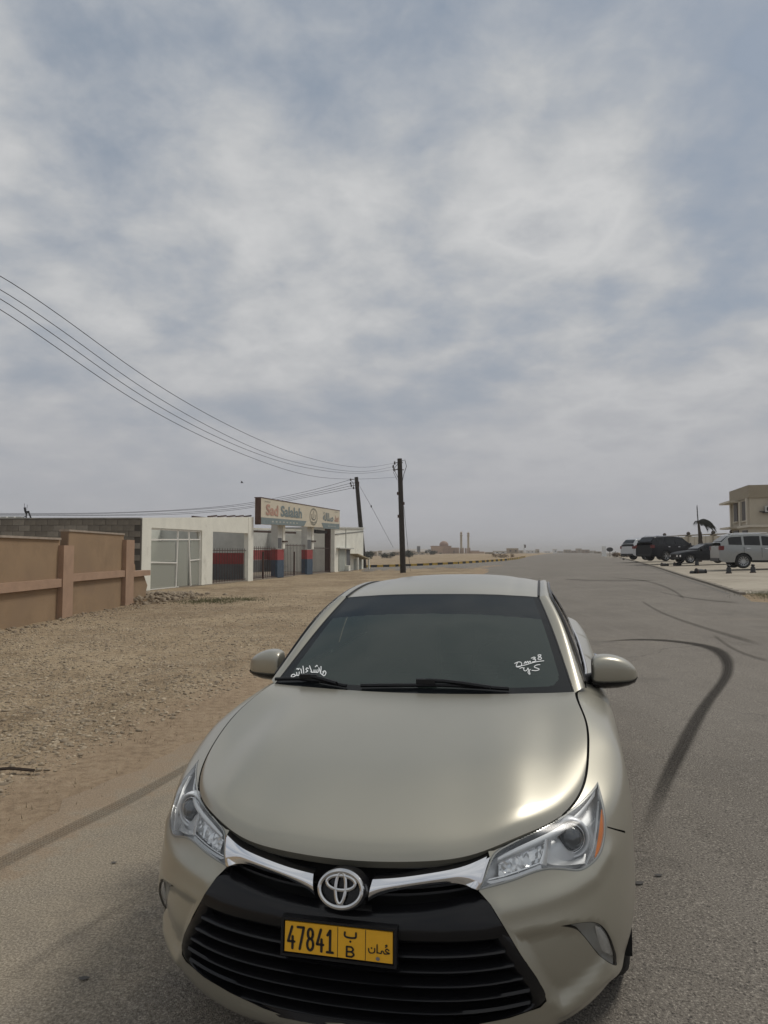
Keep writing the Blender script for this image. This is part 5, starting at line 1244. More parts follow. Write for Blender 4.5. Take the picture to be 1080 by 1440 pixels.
# ---- building with the sign
sb_ = empty('workshop', F0, rzf, 'open fronted workshop with painted columns, steel fence and red and grey bands', 'building')
cols = [(352, 357, 'w'), (390.5, 399.5, 'g'), (432, 440, 'g'), (464, 469, 'b')]
zc0, zc1 = FZ(360, 736), FZ(470, 742)
ts0, ts1 = tof(356), tof(470)
def zlin(t): return zc0+(zc1-zc0)*(t-ts0)/(ts1-ts0)
for a, b2_, kd_ in cols[1:]:
    ta, tb = tof(a), tof(b2_)
    zt_ = zlin(ta); zz = [(-.1, 1.15, M_BLU), (1.15, 1.85, M_RED), (1.85, zt_, M_WH2)] if kd_ == 'g' else [(-.1, zt_, M_IRON)]
    for z0, z1, mt in zz: fbox(sb_, 'column', mt, ta, tb if kd_ == 'g' else ta+.25, z0, z1, .0, .45)
    if kd_ == 'g':
        fbox(sb_, 'column', M_WHT, tb-.35, tb+.05, 1.9, zt_, -.06, .1); fbox(sb_, 'column_bracket', M_IRON, tb-.4, tb+.45, zt_-1.15, zt_-1.05, -.12, .1)
        fbox(sb_, 'column_grey_patch', M_GRY, ta+.05, tb-.5, 1.9, 2.6, -.015, .0)  # thin dark grey patch on the upper front of the column
for z0, z1, mt in ((0, 1.0, M_GRY), (1.0, 1.85, M_RED), (1.85, 3.6, M_WH2)): fbox(sb_, 'back_wall', mt, ts0-1, ts1+2.5, z0, z1, 6.0, 6.2)
fbox(sb_, 'stripe', mat('pale_stripe', (.35, .35, .34), .8), ts0-1, ts1+2.5, 1.0, 1.04, 5.985, 6.0)
lint(sb_, ts0, ts1, zc0-.42, zc1-.5, zc0-.28, zc1-.34, M_IRON, 3.4, 3.5, 'roof_beam'); lint(sb_, ts0, ts1, zc0-.30, zc1-.3, zc0-.2, zc1-.2, M_WHT, 1.8, 1.9, 'roof_beam')
fbox(sb_, 'awning', mat('black_awning', (.02, .02, .02), .7), tof(446), tof(462), zc1-.55, zc1-.32, .1, .9)
[fbox(sb_, 'side_wall', mt, ts1+.2, ts1+.35, z0, z1, .3, 6.0) for z0, z1, mt in ((0, 1.0, M_GRY), (1.0, 1.85, M_RED), (1.85, 3.6, M_WH2))]
fbox(sb_, 'floor', MATS['bare_floor'], ts0, ts1+.3, -.15, .02, 0, 6)
gate(sb_, tof(357.5), tof(390), 2.02); gate(sb_, tof(400), tof(431.5), 2.25); gate(sb_, tof(441), tof(464), 2.1, step=.32)
for px_ in (372.5, 416): 
    k = MB(); k.bar((tof(px_), .1, 0), (tof(px_), .1, 1.7), .08); k.build('gate_post', M_IRON, sb_)
# sign board
M_SG = mat('cream_sign_board', (.62, .56, .44), .75, var=.06, vscale=1.5); M_SGE = mat('rust_brown_sign_edge', (.10, .055, .04), .85, var=.3, vscale=4); M_TEAL = mat('slate_teal_print', (.20, .245, .25), .8, var=.12, vscale=2); M_RP = mat('faded_red_print', (.50, .30, .23), .8, var=.25, vscale=3); M_TX = mat('faded_cream_print', (.42, .43, .38), .8)
tS0, tS1 = tof(357), tof(471); zA0, zA1 = FZ(357, 737), FZ(357, 700); zB0, zB1 = FZ(471, 743), FZ(471, 718.5)
sg = empty('shop_sign', F0, rzf, 'long cream shop sign reading Sad Salalah above the open workshop', 'sign')
def sgz(t, f): a = zA0+(zB0-zA0)*(t-tS0)/(tS1-tS0); b_ = zA1+(zB1-zA1)*(t-tS0)/(tS1-tS0); return a+(b_-a)*f
def sgq(name, mt, ta, tb, f0, f1, y0, y1, skew=0, parent=None):
    k = MB(); V = []
    for y in (y0, y1):
        V += [(ta+(skew if skew > 0 else 0), y, sgz(ta, f0)), (tb+(skew if skew < 0 else 0), y, sgz(tb, f0)), (tb, y, sgz(tb, f1)), (ta, y, sgz(ta, f1))]
    k.add(V, [(0, 1, 2, 3), (7, 6, 5, 4), (0, 4, 5, 1), (1, 5, 6, 2), (2, 6, 7, 3), (3, 7, 4, 0)]); return k.build(name, mt, parent or sg)
sgq('board', M_SG, tS0, tS1, 0, 1, -.42, -.05); sgq('end_panel', M_SGE, tS0-.03, tS0-.002, -.02, 1.02, -.44, -.08); sgq('top_trim', M_SGE, tS0, tS1, 1.0, 1.03, -.44, .0)
LS = tS1-tS0
sgq('name_band', M_TEAL, tS0+.05, tS0+LS*.49, .0, .26, -.437, -.425, -.6); sgq('name_band', M_TEAL, tS0+LS*.70, tS1-.15, -.05, .24, -.437, -.425, .6)
def sign_text(body, mt, u0, u1, f0, f1, name='lettering', bold=.0, y=-.441):
    if body.startswith('.'): name = 'small_print'
    V, F = text_mesh(body, 1, bold=bold)
    if not len(V): return
    V = fit(V, 1, 1, .5, .5); P = [(tS0+LS*(u0+(u1-u0)*p[0]), y, sgz(tS0+LS*(u0+(u1-u0)*p[0]), f0+(f1-f0)*p[1])) for p in V]
    k = MB(); k.add(P, F); o_ = k.build(name, mt, sg, fix=False)
    if name == 'small_print': tag(o_, kind='stuff')
sign_text('Sad', M_RP, .045, .165, .36, .80, bold=.03); sign_text('Salalah', M_TEAL, .19, .43, .36, .82, bold=.03); sign_text('........', M_TX, .10, .38, .09, .16); sign_text('......', M_TX, .80, .93, .05, .12)
sign_text('صلالة', M_TEAL, .03, .04, .9, .92) if False else None
def ar(u): return ''.join(chr(c) for c in u)
sign_text(ar([0xFE94, 0xFEDF, 0xFE8E, 0xFEF0-0 if False else 0xFEDF, 0xFEBB]), M_TEAL, .72, .885, .34, .80, bold=.03)
sign_text(ar([0xFEAA, 0xFEB3]), M_RP, .905, .975, .36, .72, bold=.03)
# emblem: ring with a small vessel and flame
def sgp(u, f, y=-.441): t_ = tS0+LS*u; return (t_, y, sgz(t_, f))
M_EMB = mat('emblem_print', (.20, .20, .17), .8)
def sstroke(name, pts, w_, mt=M_EMB):
    P = [Vector(sgp(*p)) for p in pts]; k = MB(); V = []
    for i, p in enumerate(P):
        d = (P[min(i+1, len(P)-1)]-P[max(i-1, 0)]).normalized(); n = Vector((-d.z, 0, d.x))*w_/2; V += [p+n, p-n]
    k.add(V, [(2*i, 2*i+1, 2*i+3, 2*i+2) for i in range(len(P)-1)]); k.build(name, mt, sg, fix=False)
for r_, w_ in ((1.0, .05), (.9, .03)): sstroke('emblem', [(.585+.052*r_*math.cos(a), .50+.40*r_*math.sin(a)) for a in np.linspace(0, 2*PI, 33)], w_)
sstroke('emblem', [(.553, .62), (.556, .45), (.575, .36), (.6, .36), (.615, .46), (.617, .62)], .09); sstroke('emblem', [(.577, .42), (.572, .6), (.583, .78), (.592, .6), (.586, .44)], .06); sstroke('emblem', [(.555, .26), (.585, .2), (.617, .26)], .05)
sign_text('......', M_EMB, .035, .085, .87, .91); sign_text('......', M_EMB, .91, .96, .88, .92)

# ---- white shed at the end
sh = empty('shed', F0, rzf, 'white panelled shed with two small doorways beside the leaning pole', 'shed')
ta, tb = tof(470.5), tof(511); zA, zB = FZ(470.5, 743), FZ(511, 743.5)
lint(sh, ta, tb, -.1, -.1, zA, zB, M_WHT, .0, 5.0, 'wall'); lint(sh, ta-.1, tb+.15, zA, zB, zA+.13, zB+.13, M_WH2, -.1, 5.1, 'roof')
k = MB(); k.bar((tof(486), -.03, 0), (tof(486), -.03, FZ(486, 744)), .09); k.build('downpipe', M_WH2, sh)
k = MB(); k.bar((ta+.1, -.03, zA-.5), (tb, -.03, zB-.25), .05); k.build('cable', M_GRY, sh)
M_DR = mat('grey_green_door', (.36, .38, .34), .8, var=.15, vscale=3)
for a, b2_, pt in ((476, 484.5, 771), (487, 491.5, 773), (497.5, 508, 786)):
    fbox(sh, 'door', M_DR if a != 487 else M_GRY, tof(a), tof(b2_), .02, FZ(a, pt), -.06, .0)
for a, b2_, pt in ((473, 493, 770),): lint(sh, tof(a), tof(b2_), FZ(a, pt+1.5), FZ(b2_, pt+2), FZ(a, pt), FZ(b2_, pt+.5), M_WH2, -.35, .0, 'door_canopy')
lint(sh, tof(492), tof(509), FZ(492, 780), FZ(509, 786.5), FZ(492, 778.5), FZ(509, 785), mat('straw_thatch', (.34, .28, .17), .9), -.8, .0, 'door_canopy')
for px_ in (493, 509): fbox(sh, 'canopy_post', M_WHT, tof(px_), tof(px_)+.2, 0, FZ(px_, 784), -.75, -.6)
fbox(sh, 'pier', M_WHT, tof(484.5), tof(487), 0, FZ(485, 795), -.4, .0)

# ---- poles and wires
M_PO = mat('dark_weathered_wood', (.035, .028, .022), .9, var=.35, vscale=3, bump=.4, bscale=12); M_WI = mat('black_cable', (.012, .012, .012), .6)
P1b = Vector(G(567, 805.5)); Y1 = P1b.y
P1t = Vector(D(562, 645, Y1))
pole = empty('utility_pole', P1b, 0, 'tall straight dark wooden power pole standing on the sand before the striped kerb', 'pole')
k = MB(); k.tube([(0, 0, -.3), (P1t-P1b)*.5, P1t-P1b], [.235, .21, .185], 12); k.build('shaft', M_PO, pole, True)
def insul(parent, c, r=.09): k = MB(); k.lathe([(r*.3, -.14), (r, -.10), (r*.5, -.05), (r, 0), (r*.5, .05), (r*.8, .10), (.01, .14)], 8, c); return k.build('insulator', mat('dark_porcelain', (.05, .035, .03), .35), parent, True)
dz = (P1t-P1b)
ends = [Vector(D(555, 651, Y1)), Vector(D(553, 656, Y1)), Vector(D(554, 660, Y1)), Vector(D(557, 671, Y1))]
k = MB(); k.bar(ends[0]-P1b+Vector((0, 0, 0)), dz+Vector((.25, 0, -.3)), .06); k.bar(ends[2]-P1b, dz+Vector((.35, 0, -.9)), .06); k.build('cross_arm', M_IRON, pole)
for e_ in ends[:3]: insul(pole, e_-P1b)
k = MB(); k.tube([dz+Vector((.1, 0, -.2)), dz+Vector((.42, 0, -.1)), dz+Vector((.55, .1, -.6)), dz+Vector((.32, 0, -1.3)), dz+Vector((.15, 0, -2.2))], .025, 5); k.tube([dz+Vector((-.1, 0, -.35)), dz+Vector((-.45, 0, -.8)), dz+Vector((-.3, 0, -1.2)), dz+Vector((-.1, 0, -1.6))], .02, 5); k.tube([dz+Vector((-.1, 0, -.75)), dz+Vector((-.5, 0, -1.1)), dz+Vector((-.2, 0, -1.7))], .018, 5); k.build('drop_cable', M_WI, pole, True)
for px_, py_ in ((567, 708), (561, 726), (560, 694)): q = Vector(D(px_, py_, Y1))-P1b; k = MB(); k.box(q, (.22, .3, .22)); k.build('clamp', M_IRON, pole)
k = MB(); a = Vector(D(568, 712, Y1)); b_ = Vector(G(577, 803)); k.tube([a-P1b, Vector(D(573, 765, Y1))-P1b, b_-P1b], .014, 4); k.build('stay_wire', M_WI, pole)
P2b = Vector((*FL(513), 0)); P2b = Vector(G(512.5, 799)); Y2 = P2b.y; P2t = Vector(D(501, 671, Y2))
pole2 = empty('utility_pole', P2b, 0, 'leaning dark power pole rising behind the white shed', 'pole')
k = MB(); k.tube([(0, 0, -.3), (P2t-P2b)*.5, P2t-P2b], [.27, .235, .20], 12); k.build('shaft', M_PO, pole2, True)
d2 = P2t-P2b; e2s = [Vector(D(493, 674.5, Y2)), Vector(D(493, 679.5, Y2)), Vector(D(494, 683, Y2)), Vector(D(497, 686, Y2))]
for q in e2s: insul(pole2, q-P2b, .10)
k = MB(); k.tube([d2+Vector((0, 0, -.2)), e2s[0]-P2b], .03, 4); k.tube([d2+Vector((0, 0, -.6)), e2s[1]-P2b], .03, 4); k.tube([d2+Vector((0, 0, -.9)), e2s[2]-P2b], .03, 4); k.tube([d2+Vector((0, 0, -1.2)), e2s[3]-P2b], .03, 4); k.tube([e2s[0]-P2b, d2+Vector((-.3, 0, -.7)), e2s[3]-P2b], .022, 4); k.build('cross_arm', M_IRON, pole2)
k = MB(); k.box(d2+Vector((.12, 0, -.75)), (.4, .3, .5)); k.build('clamp', M_IRON, pole2)
k = MB(); gw = Vector(G(556, 794)); m_ = (P2t+gw)/2; k.tube([Vector(D(506, 684, Y2))-P2b, Vector(D(522, 712, Y2))-P2b, Vector(D(553, 770, Y2*1.02))-P2b], .016, 4); k.lathe([(.02, -.15), (.08, 0), (.02, .15)], 6, Vector(D(522, 712, Y2))-P2b); k.build('stay_wire', M_WI, pole2)
def wire(a, b_, via=None, sag=0, name='power_line', label='', group=None, r=.02, n=40):
    """via: world points the cable passes between its ends"""
    if via is not None: P = curve([tuple(a)]+[tuple(v) for v in via]+[tuple(b_)], n)
    else: P = [Vector(a).lerp(Vector(b_), i/(n-1))-Vector((0, 0, 4*sag*(i/(n-1))*(1-i/(n-1)))) for i in range(n)]
    k = MB(); k.tube(P, r, 5); return tag(k.build(name, M_WI, None, True), label, 'power line', group)
def wy(px, k0=0):
    """distance along the line of the road where the cable crosses that picture column"""
    kk = (px-540)/FPX; e_ = ends[k0]; return (e_.x-ES*e_.y)/(kk-ES) if True else 0
tr1 = {0: [(-60, 352), (0, 388), (100, 455), (200, 527), (300, 587), (385, 627), (450, 648), (510, 657)], 1: [(-60, 368), (0, 407), (100, 474), (200, 545), (300, 603), (385, 641), (450, 657), (510, 663)],
       2: [(-60, 380), (0, 420), (100, 488), (200, 557), (300, 612), (385, 646), (450, 661), (510, 665.5)], 3: [(-60, 394), (0, 435), (100, 503), (200, 569), (300, 621), (385, 655), (450, 671), (510, 673.5)]}
lbl = ['highest of the four sagging power lines from the straight pole', 'second highest of the four sagging power lines from the straight pole', 'third of the four sagging power lines, just above the lowest', 'lowest of the four sagging power lines from the straight pole']
for i in range(4):
    via = [D(px_, py_, wy(px_, i)) for px_, py_ in tr1[i]]
    v0, v1 = Vector(via[0]), Vector(via[1]); d_ = (v0-v1).normalized(); st = v0+(v0-v1)*1.3+Vector((0, 0, .5))
    wire(st, ends[i], via, label=lbl[i], group='power lines from the straight pole', r=.0085 if i != 0 else .009, n=90)
lb2 = ['upper of the power lines from the leaning pole', 'second of the power lines from the leaning pole', 'third of the power lines from the leaning pole', 'lowest of the power lines from the leaning pole']
for i, tr in enumerate(([(440, 689), (380, 702), (330, 710), (250, 717), (150, 721), (60, 722)], [(440, 692.5), (380, 704.5), (330, 712), (250, 718), (150, 722), (60, 723)], [(440, 695), (380, 707), (330, 715), (250, 721), (150, 724), (60, 724)], [(440, 697.5), (380, 709), (330, 717), (250, 723), (150, 725), (60, 725)])):
    via = [D(px_, py_, Y2+(500-px_)*.02) for px_, py_ in tr[::-1]]; wire(D(-60, tr[-1][1], Y2+12), e2s[i], via, label=lb2[i], group='power lines from the leaning pole', r=.020, n=60)
p = D(340, 679, 45); k = MB(); k.tube([(-.09, 0, 0), (0, 0, .015), (.10, 0, 0)], [.012, .035, .01], 6); k.add([(-.02, 0, .02), (.05, 0, .02), (.03, -.2, .10), (-.02, -.22, .11)], [(0, 1, 2, 3)]); k.add([(-.02, 0, .02), (.05, 0, .02), (.03, .2, .10), (-.02, .22, .11)], [(3, 2, 1, 0)])
o = k.build('bird', mat('dark_feathers', (.02, .02, .022), .8), None); o.location = p; tag(o, 'small dark bird flying above the shop sign', 'bird')
# ================================================================== parked vehicles
TAILR = mat('red_tail_lamp', (.13, .008, .008), .3); DGL = mat('dark_vehicle_glass', (.008, .009, .010), .12, spec=.35)
def parked(name, label, paint, S, loc, heading, grp='cars parked on the paved car park'):
    """S: profile numbers of the vehicle. local x = 0 nose .. L tail, y across, z up"""
    root = empty(name, loc, heading, label, 'car', grp); L_, W_ = S['L'], S['W']/2; r = S['r']
    ax = (S['fo'], S['fo']+S['wb'])
    top = S['top']; gh = S['gh']          # top: (x, z) line of the body shoulder; gh: windscreen foot, roof front, roof rear, rear foot
    n = 61; X = np.unique(np.concatenate([np.linspace(0, L_, n)]+[a+np.linspace(-r*1.16, r*1.16, 15) for a in ax])); X = X[(X >= 0) & (X <= L_)]
    zt_ = np.interp(X, [p[0] for p in top], [p[1] for p in top]); zb = np.full(len(X), S['clear']); 
    for i, x in enumerate(X):
        for a in ax:
            d = abs(x-a)/(r*1.16)
            if d < 1: zb[i] = max(zb[i], r+.02+r*1.13*math.sqrt(1-d*d))
        u = min(x/.35, (L_-x)/.35, 1.0)
        if u < 1: zb[i] = max(zb[i], S['clear']+.12*(1-u)**2)
    plan = np.array([1-.14*max(0, 1-x/.7)**2.2-.09*max(0, 1-(L_-x)/.6)**2.2 for x in X]); R = 8; V = []
    for i, x in enumerate(X):
        for j in range(R):
            f = j/(R-1); z = zb[i]+(zt_[i]-zb[i])*f; sh = 1-.05*max(0, (z-.75*zt_[i])/(.25*zt_[i]))**1.5-.05*max(0, (.45-z)/.45)**2; V.append((x, W_*plan[i]*sh, z))
        V.append((x, W_*plan[i]*.86, zt_[i]+.03)); V.append((x, 0, zt_[i]+.05)); 
    R2 = R+2; nX = len(X); F = [(i*R2+j, (i+1)*R2+j, (i+1)*R2+j+1, i*R2+j+1) for i in range(nX-1) for j in range(R2-1)]
    m_ = len(V); V2 = V+[(x, -y, z) for x, y, z in V]; F2 = F+[tuple(m_+q for q in f)[::-1] for f in F]
    F2 += [tuple(list(range(0, R2))[::-1]+[m_+j for j in range(R2-1)]), tuple([(nX-1)*R2+j for j in range(R2)]+[m_+(nX-1)*R2+j for j in range(R2-1)][::-1])]
    k = MB(); k.add(V2, F2); k.build('body', paint, root, True)
    # cabin
    x1, x2, x3, x4 = gh; H = S['H']; wt = S['wt']/2; n = 49; X = np.unique(np.concatenate([np.linspace(x1, x4, n), [x2, x3]])); zr = np.interp(X, [x1, x2, x2+.5, (x2+x3)/2, x3, x4], [np.interp(x1, *zip(*top))+.02, H-.06, H, H+.01, H-.05, S.get('rb', np.interp(x4, *zip(*top))+.02)])
    zl = np.interp(X, [p[0] for p in top], [p[1] for p in top])-.0; V = []; R = 7
    def ys(x, z): b_ = np.interp(x, *zip(*top)); f = min(1.0, max(0.0, (z-b_)/(H-b_))); return (W_*.93)*(1-f)+wt*f
    for i, x in enumerate(X):
        for j in range(R): f = j/(R-1); z = zl[i]+(zr[i]-zl[i])*f; V.append((x, ys(x, z), z))
        e_ = ys(x, zr[i]); V.append((x, e_*.93, zr[i]+.025)); V.append((x, 0, zr[i]+.045))
    R2 = R+2; nX = len(X); F = [(i*R2+j, (i+1)*R2+j, (i+1)*R2+j+1, i*R2+j+1) for i in range(nX-1) for j in range(R2-1)]
    m_ = len(V); V2 = V+[(x, -y, z) for x, y, z in V]; F2 = F+[tuple(m_+q for q in f)[::-1] for f in F]; k = MB(); k.add(V2, F2); k.build('cabin', paint, root, True)
    # windows as panes just proud of the cabin
    for a, b_ in S['win']:
        for sd in (1, -1):
            P = []; xs_ = np.linspace(a, b_, 9)
            for x in xs_:
                lo = np.interp(x, *zip(*top))+.05; hi = max(lo+.02, np.interp(x, X, zr)-.10); P.append([(x, sd*(ys(x, z)+.010), z) for z in (lo, (lo+hi)/2, hi)])
            V = [q for c in P for q in c]; F = [(i*3+j, (i+1)*3+j, (i+1)*3+j+1, i*3+j+1) for i in range(8) for j in range(2)]
            k = MB(); k.add(V, F if sd > 0 else [f[::-1] for f in F]); k.build('side_window', DGL, root, True, fix=False)
    for (xa, xb), nm in (((x1, x2), 'windscreen'), ((x4, x3), 'rear_window')):
        za, zb_ = np.interp(xa, X, zr)+.09, np.interp(xb, X, zr)-.05; xa_ = xa+(xb-xa)*.12; xb_ = xb-(xb-xa)*.10; off = -.03 if nm == 'windscreen' else .03
        V = [(xa_+off, -ys(xa, za)*.88, za+.03), (xa_+off, ys(xa, za)*.88, za+.03), (xb_+off, ys(xb, zb_)*.88, zb_+.03), (xb_+off, -ys(xb, zb_)*.88, zb_+.03)]; k = MB(); k.add(V+[(x-off*.6, y, z-.02) for x, y, z in V], [(0, 1, 2, 3), (7, 6, 5, 4), (0, 4, 5, 1), (1, 5, 6, 2), (2, 6, 7, 3), (3, 7, 4, 0)]); k.build(nm, DGL, root)
    for sd in (1, -1):
        k = MB(); k.box((.16, sd*W_*.70, np.interp(.1, *zip(*top))-.16), (.30, .36, .14), rz=-sd*.35); k.build('headlight', MATS['satin_silver_reflector'], root)
        z_ = S['tl']; k = MB(); k.box((L_-.12, sd*(W_*.86), z_), (.26, .20, S['tlh'])); k.build('tail_lamp', TAILR, root)
        k = MB(); k.tube([(x1+.25, sd*W_*.93, np.interp(x1+.3, *zip(*top))+.03), (x1+.27, sd*(W_+.10), np.interp(x1+.3, *zip(*top))+.10)], [.06, .10], 8); k.build('door_mirror', paint, root, True)
        for x in S['hnd']: k = MB(); k.box((x, sd*(W_*1.0), np.interp(x, *zip(*top))-.13), (.2, .04, .035)); k.build('door_handle', CHR, root)
        for x in S['seam']: k = MB(); k.box((x, sd*(W_*.985), (S['clear']+np.interp(x, *zip(*top)))/2+.1), (.014, .035, np.interp(x, *zip(*top))-S['clear']-.35)); k.build('door_seam', DARK, root)
        k = MB(); k.box(((ax[0]+ax[1])/2, sd*W_*.96, S['clear']+.06), (S['wb']-2.3*r, .10, .12)); k.build('side_step', S.get('sill', BLKS), root)
        for a in ax:
            wh = make_wheel(root, a, sd*(W_-.14), r, r, .24, 1, S.get('sp', 8)); wh.rotation_euler = (0, 0, PI/2*sd)
    k = MB(); k.box((L_/2, 0, S['clear']+.16), (L_*.86, S['W']*.72, .25)); k.build('underbody', DARK, root)
    k = MB(); k.box((.06, 0, S['clear']+.30), (.12, S['W']*.62, .26)); k.build('front_grille', BLK, root)
    k = MB(); k.box((L_-.02, 0, S['clear']+.14), (.10, S['W']*.84, .18)); k.build('rear_bumper', S.get('bump', BLKS), root)
    if S.get('rail'):
        for sd in (1, -1): k = MB(); k.tube([(x2+.2, sd*wt*.9, H+.02), (x2+.35, sd*wt*.9, H+.08), (x3-.3, sd*wt*.9, H+.07), (x3-.1, sd*wt*.9, H)], .025, 6); k.build('roof_rail', CHR, root, True)
    return root
SUV = dict(L=5.0, W=1.98, wt=1.42, r=.40, fo=.92, wb=2.85, clear=.34, top=[(0, .95), (.12, 1.06), (.6, 1.14), (1.45, 1.20), (3.0, 1.24), (4.7, 1.28), (5.0, 1.22)], gh=(1.35, 2.10, 4.40, 4.92), H=1.90, win=[(1.95, 2.75), (2.85, 3.68), (3.80, 4.50)], tl=1.14, tlh=.24, hnd=(2.55, 3.5), seam=(1.65, 2.80, 3.72), rail=True, sp=12, rb=1.40)
BIG = dict(SUV); BIG.update(L=5.2, W=2.04, H=1.90, r=.40, wb=2.95, win=[(2.0, 2.85), (2.97, 3.85), (3.98, 4.62)], top=[(0, 1.0), (.12, 1.12), (.6, 1.18), (1.45, 1.24), (3.0, 1.25), (4.9, 1.25), (5.2, 1.18)], gh=(1.35, 2.1, 4.75, 5.12), hnd=(2.65, 3.6), sp=6)
SED = dict(L=4.7, W=1.82, wt=1.20, r=.33, fo=.82, wb=2.80, clear=.22, top=[(0, .62), (.15, .72), (.6, .83), (1.4, .93), (2.2, .94), (3.8, .98), (4.5, 1.02), (4.7, .95)], gh=(1.35, 2.15, 3.15, 4.25), H=1.44, win=[(1.95, 2.55), (2.65, 3.35)], tl=.82, tlh=.16, hnd=(2.4, 3.3), seam=(1.5, 2.6, 3.5), sp=8)
P_SIL = mat('silver_grey_paint', (.27, .275, .265), .32, .55, .5, .1); P_BLK = mat('black_car_paint', (.006, .007, .009), .45, 0, .08, spec=.2); P_BLU = mat('black_blue_paint', (.007, .008, .011), .45, 0, .08, spec=.2); P_WHT = mat('white_car_paint', (.50, .51, .52), .35, 0, .8)
def place_car(fn, S, px_ref, x_ref, Y, yaw_deg, **k):
    """yaw 0: nose to +x; x_ref = local x of the point seen in picture column px_ref"""
    a = math.radians(yaw_deg); X = (px_ref-540)/FPX*Y
    return fn
def put_car(name, label, paint, S, px_ref, x_ref, y_ref, Y, yaw_deg, py=None):
    a = math.radians(yaw_deg); px0 = Vector(((px_ref-540)/FPX*Y, Y, 0)); off = Vector((x_ref*math.cos(a)-y_ref*math.sin(a), x_ref*math.sin(a)+y_ref*math.cos(a), 0))
    p = px0-off; c = p+Vector((S['L']/2*math.cos(a), S['L']/2*math.sin(a), 0)); z = zt(px0.x) if py is None else CAMH-(py-777)*Y/FPX
    return parked(name, label, paint, S, (p.x, p.y, z), a)
# rear wheel of the silver one at column 1045, its nose pointing out of the frame to the right: local x runs nose->tail = leftwards
put_car('parked_suv', 'silver grey suv at the right frame edge, nearest of the parked cars', P_SIL, SUV, 1044.5, .92+2.85, .99, 39.0, 170, 799.2)
put_car('parked_suv', 'black suv parked between the white one and the black saloon', P_BLU, BIG, 936.5, .92+2.95, 1.0, 54.5, 199, 789.0)
put_car('parked_sedan', 'low black saloon parked behind the silver suv, nose to the left', P_BLK, SED, 970.5, .82, -.9, 49.5, 2, 792.3)
put_car('parked_suv', 'white suv, farthest of the parked cars, partly behind the black one', P_WHT, BIG, 908.5, .92+2.95, 1.0, 63.0, 197, 787.5)

# ---- bollards
M_BO = mat('dark_cast_bollard', (.022, .022, .022), .6, var=.3, vscale=8); M_BR = mat('pale_bollard_foot', (.30, .25, .2), .9)
def bollard(px_, py_, h_, label, lying=0.0, first=[None]):
    g = G(px_, py_); root = empty('bollard', g, 0, label, 'bollard', 'dark bollards along the car park edge')
    if first[0] is None:
        k = MB(); k.lathe([(.13, 0), (.14, .05), (.115, .10), (.11, .30), (.085, .36), (.06, .40), (.09, .43), (.10, .455), (.085, .485), (.05, .51), (.0, .52)], 14); o = k.build('post', M_BO, root, True); k = MB(); k.lathe([(.145, .015), (.15, .03), (.145, .06)], 14); o2 = k.build('ring', M_IRON, root, True); first[0] = (o.data, o2.data)
    else:
        for d_, nm in zip(first[0], ('post', 'ring')): o = bpy.data.objects.new(nm, d_); COL.objects.link(o); o.parent = root
    s_ = h_/.52; root.scale = (s_*1.15, s_*1.15, s_)
    if lying: root.rotation_euler = (0, math.radians(88), lying); root.location.z += .10
    return root
for (px_, py_, h_, ll, ly) in [(980, 795.6, .50, 'upright bollard in front of the black saloon nose', 0), (1025, 806.7, .46, 'upright bollard before the rear wheel of the silver suv', 0), (1059, 805.8, .46, 'upright bollard under the door of the silver suv', 0), (887, 782.6, .45, 'upright bollard beside the white suv tail', 0),
        (874, 781.5, .45, 'small upright bollard left of the white suv', 0), (862, 781, .45, 'small far bollard near the bare tree', 0), (851.5, 780.8, .45, 'smallest far bollard at the foot of the white post', 0),
        (978.5, 806.8, .60, 'bollard knocked over on the paving, closest to the road', .05), (930, 796.5, .55, 'knocked over bollard lying before the black suv, left of two', .05), (948, 796, .55, 'knocked over bollard lying before the black suv, right of two', .1)]: bollard(px_, py_, h_, ll, ly)
for i, (px_, py_) in enumerate(((973.5, 806.8), (877, 787))):
    g = G(px_, py_); k = MB(); k.lathe([(.13, 0), (.15, .06), (.11, .14), (.0, .17)], 8); o = k.build('bollard_stump', M_BO, None, True); o.location = g; tag(o, ['broken bollard foot beside the fallen bollard nearest the road', 'dark stump on the paving edge left of the white suv'][i], 'bollard')

# ---- two storey house on the right
hY = 62.0; c0 = Vector(D(1056.7, 790, hY)); c0.z = zt(c0.x); hr = math.atan2(-.24, .97)
M_BEI = mat('beige_render', (.44, .39, .305), .9, var=.06, vscale=1.0, blotch=((.33, .29, .225), .5, .58)); M_BE2 = mat('pale_trim_render', (.54, .49, .40), .9, var=.05); M_BE3 = mat('tan_parapet', (.30, .255, .185), .9, var=.08)
hs = empty('house', c0, hr, 'two storey beige house with tall dark windows behind the silver suv', 'house')
zb0 = c0.z
def hzv(py, Y=hY): return CAMH+(777-py)*Y/FPX-zb0
Ht = hzv(682); LA = 6.8
def hb(name, mt, x0, x1, y0, y1, z0, z1, parent=None): k = MB(); k.box(((x0+x1)/2, (y0+y1)/2, (z0+z1)/2), (x1-x0, y1-y0, z1-z0)); return k.build(name, mt, parent or hs)
zP, zF = hzv(700), hzv(739.5)
hb('wall', M_BEI, 0, 12, 0, LA, -.3, zF-.12); hb('wall', M_BEI, .0, 12, 0.0, LA, zF+.10, zP); hb('floor_slab', M_BE2, -.18, 12.2, -.2, LA+.2, zF-.12, zF+.10); hb('parapet', M_BE3, -.12, 12, -.12, LA+.1, zP, Ht)
hb('canopy', M_BE2, -.9, .0, LA-3.2, LA+.9, zP-.15, zP+.03); hb('canopy', M_BE2, -.9, -.18, LA-2.8, LA+.9, zF-.10, zF+.06)
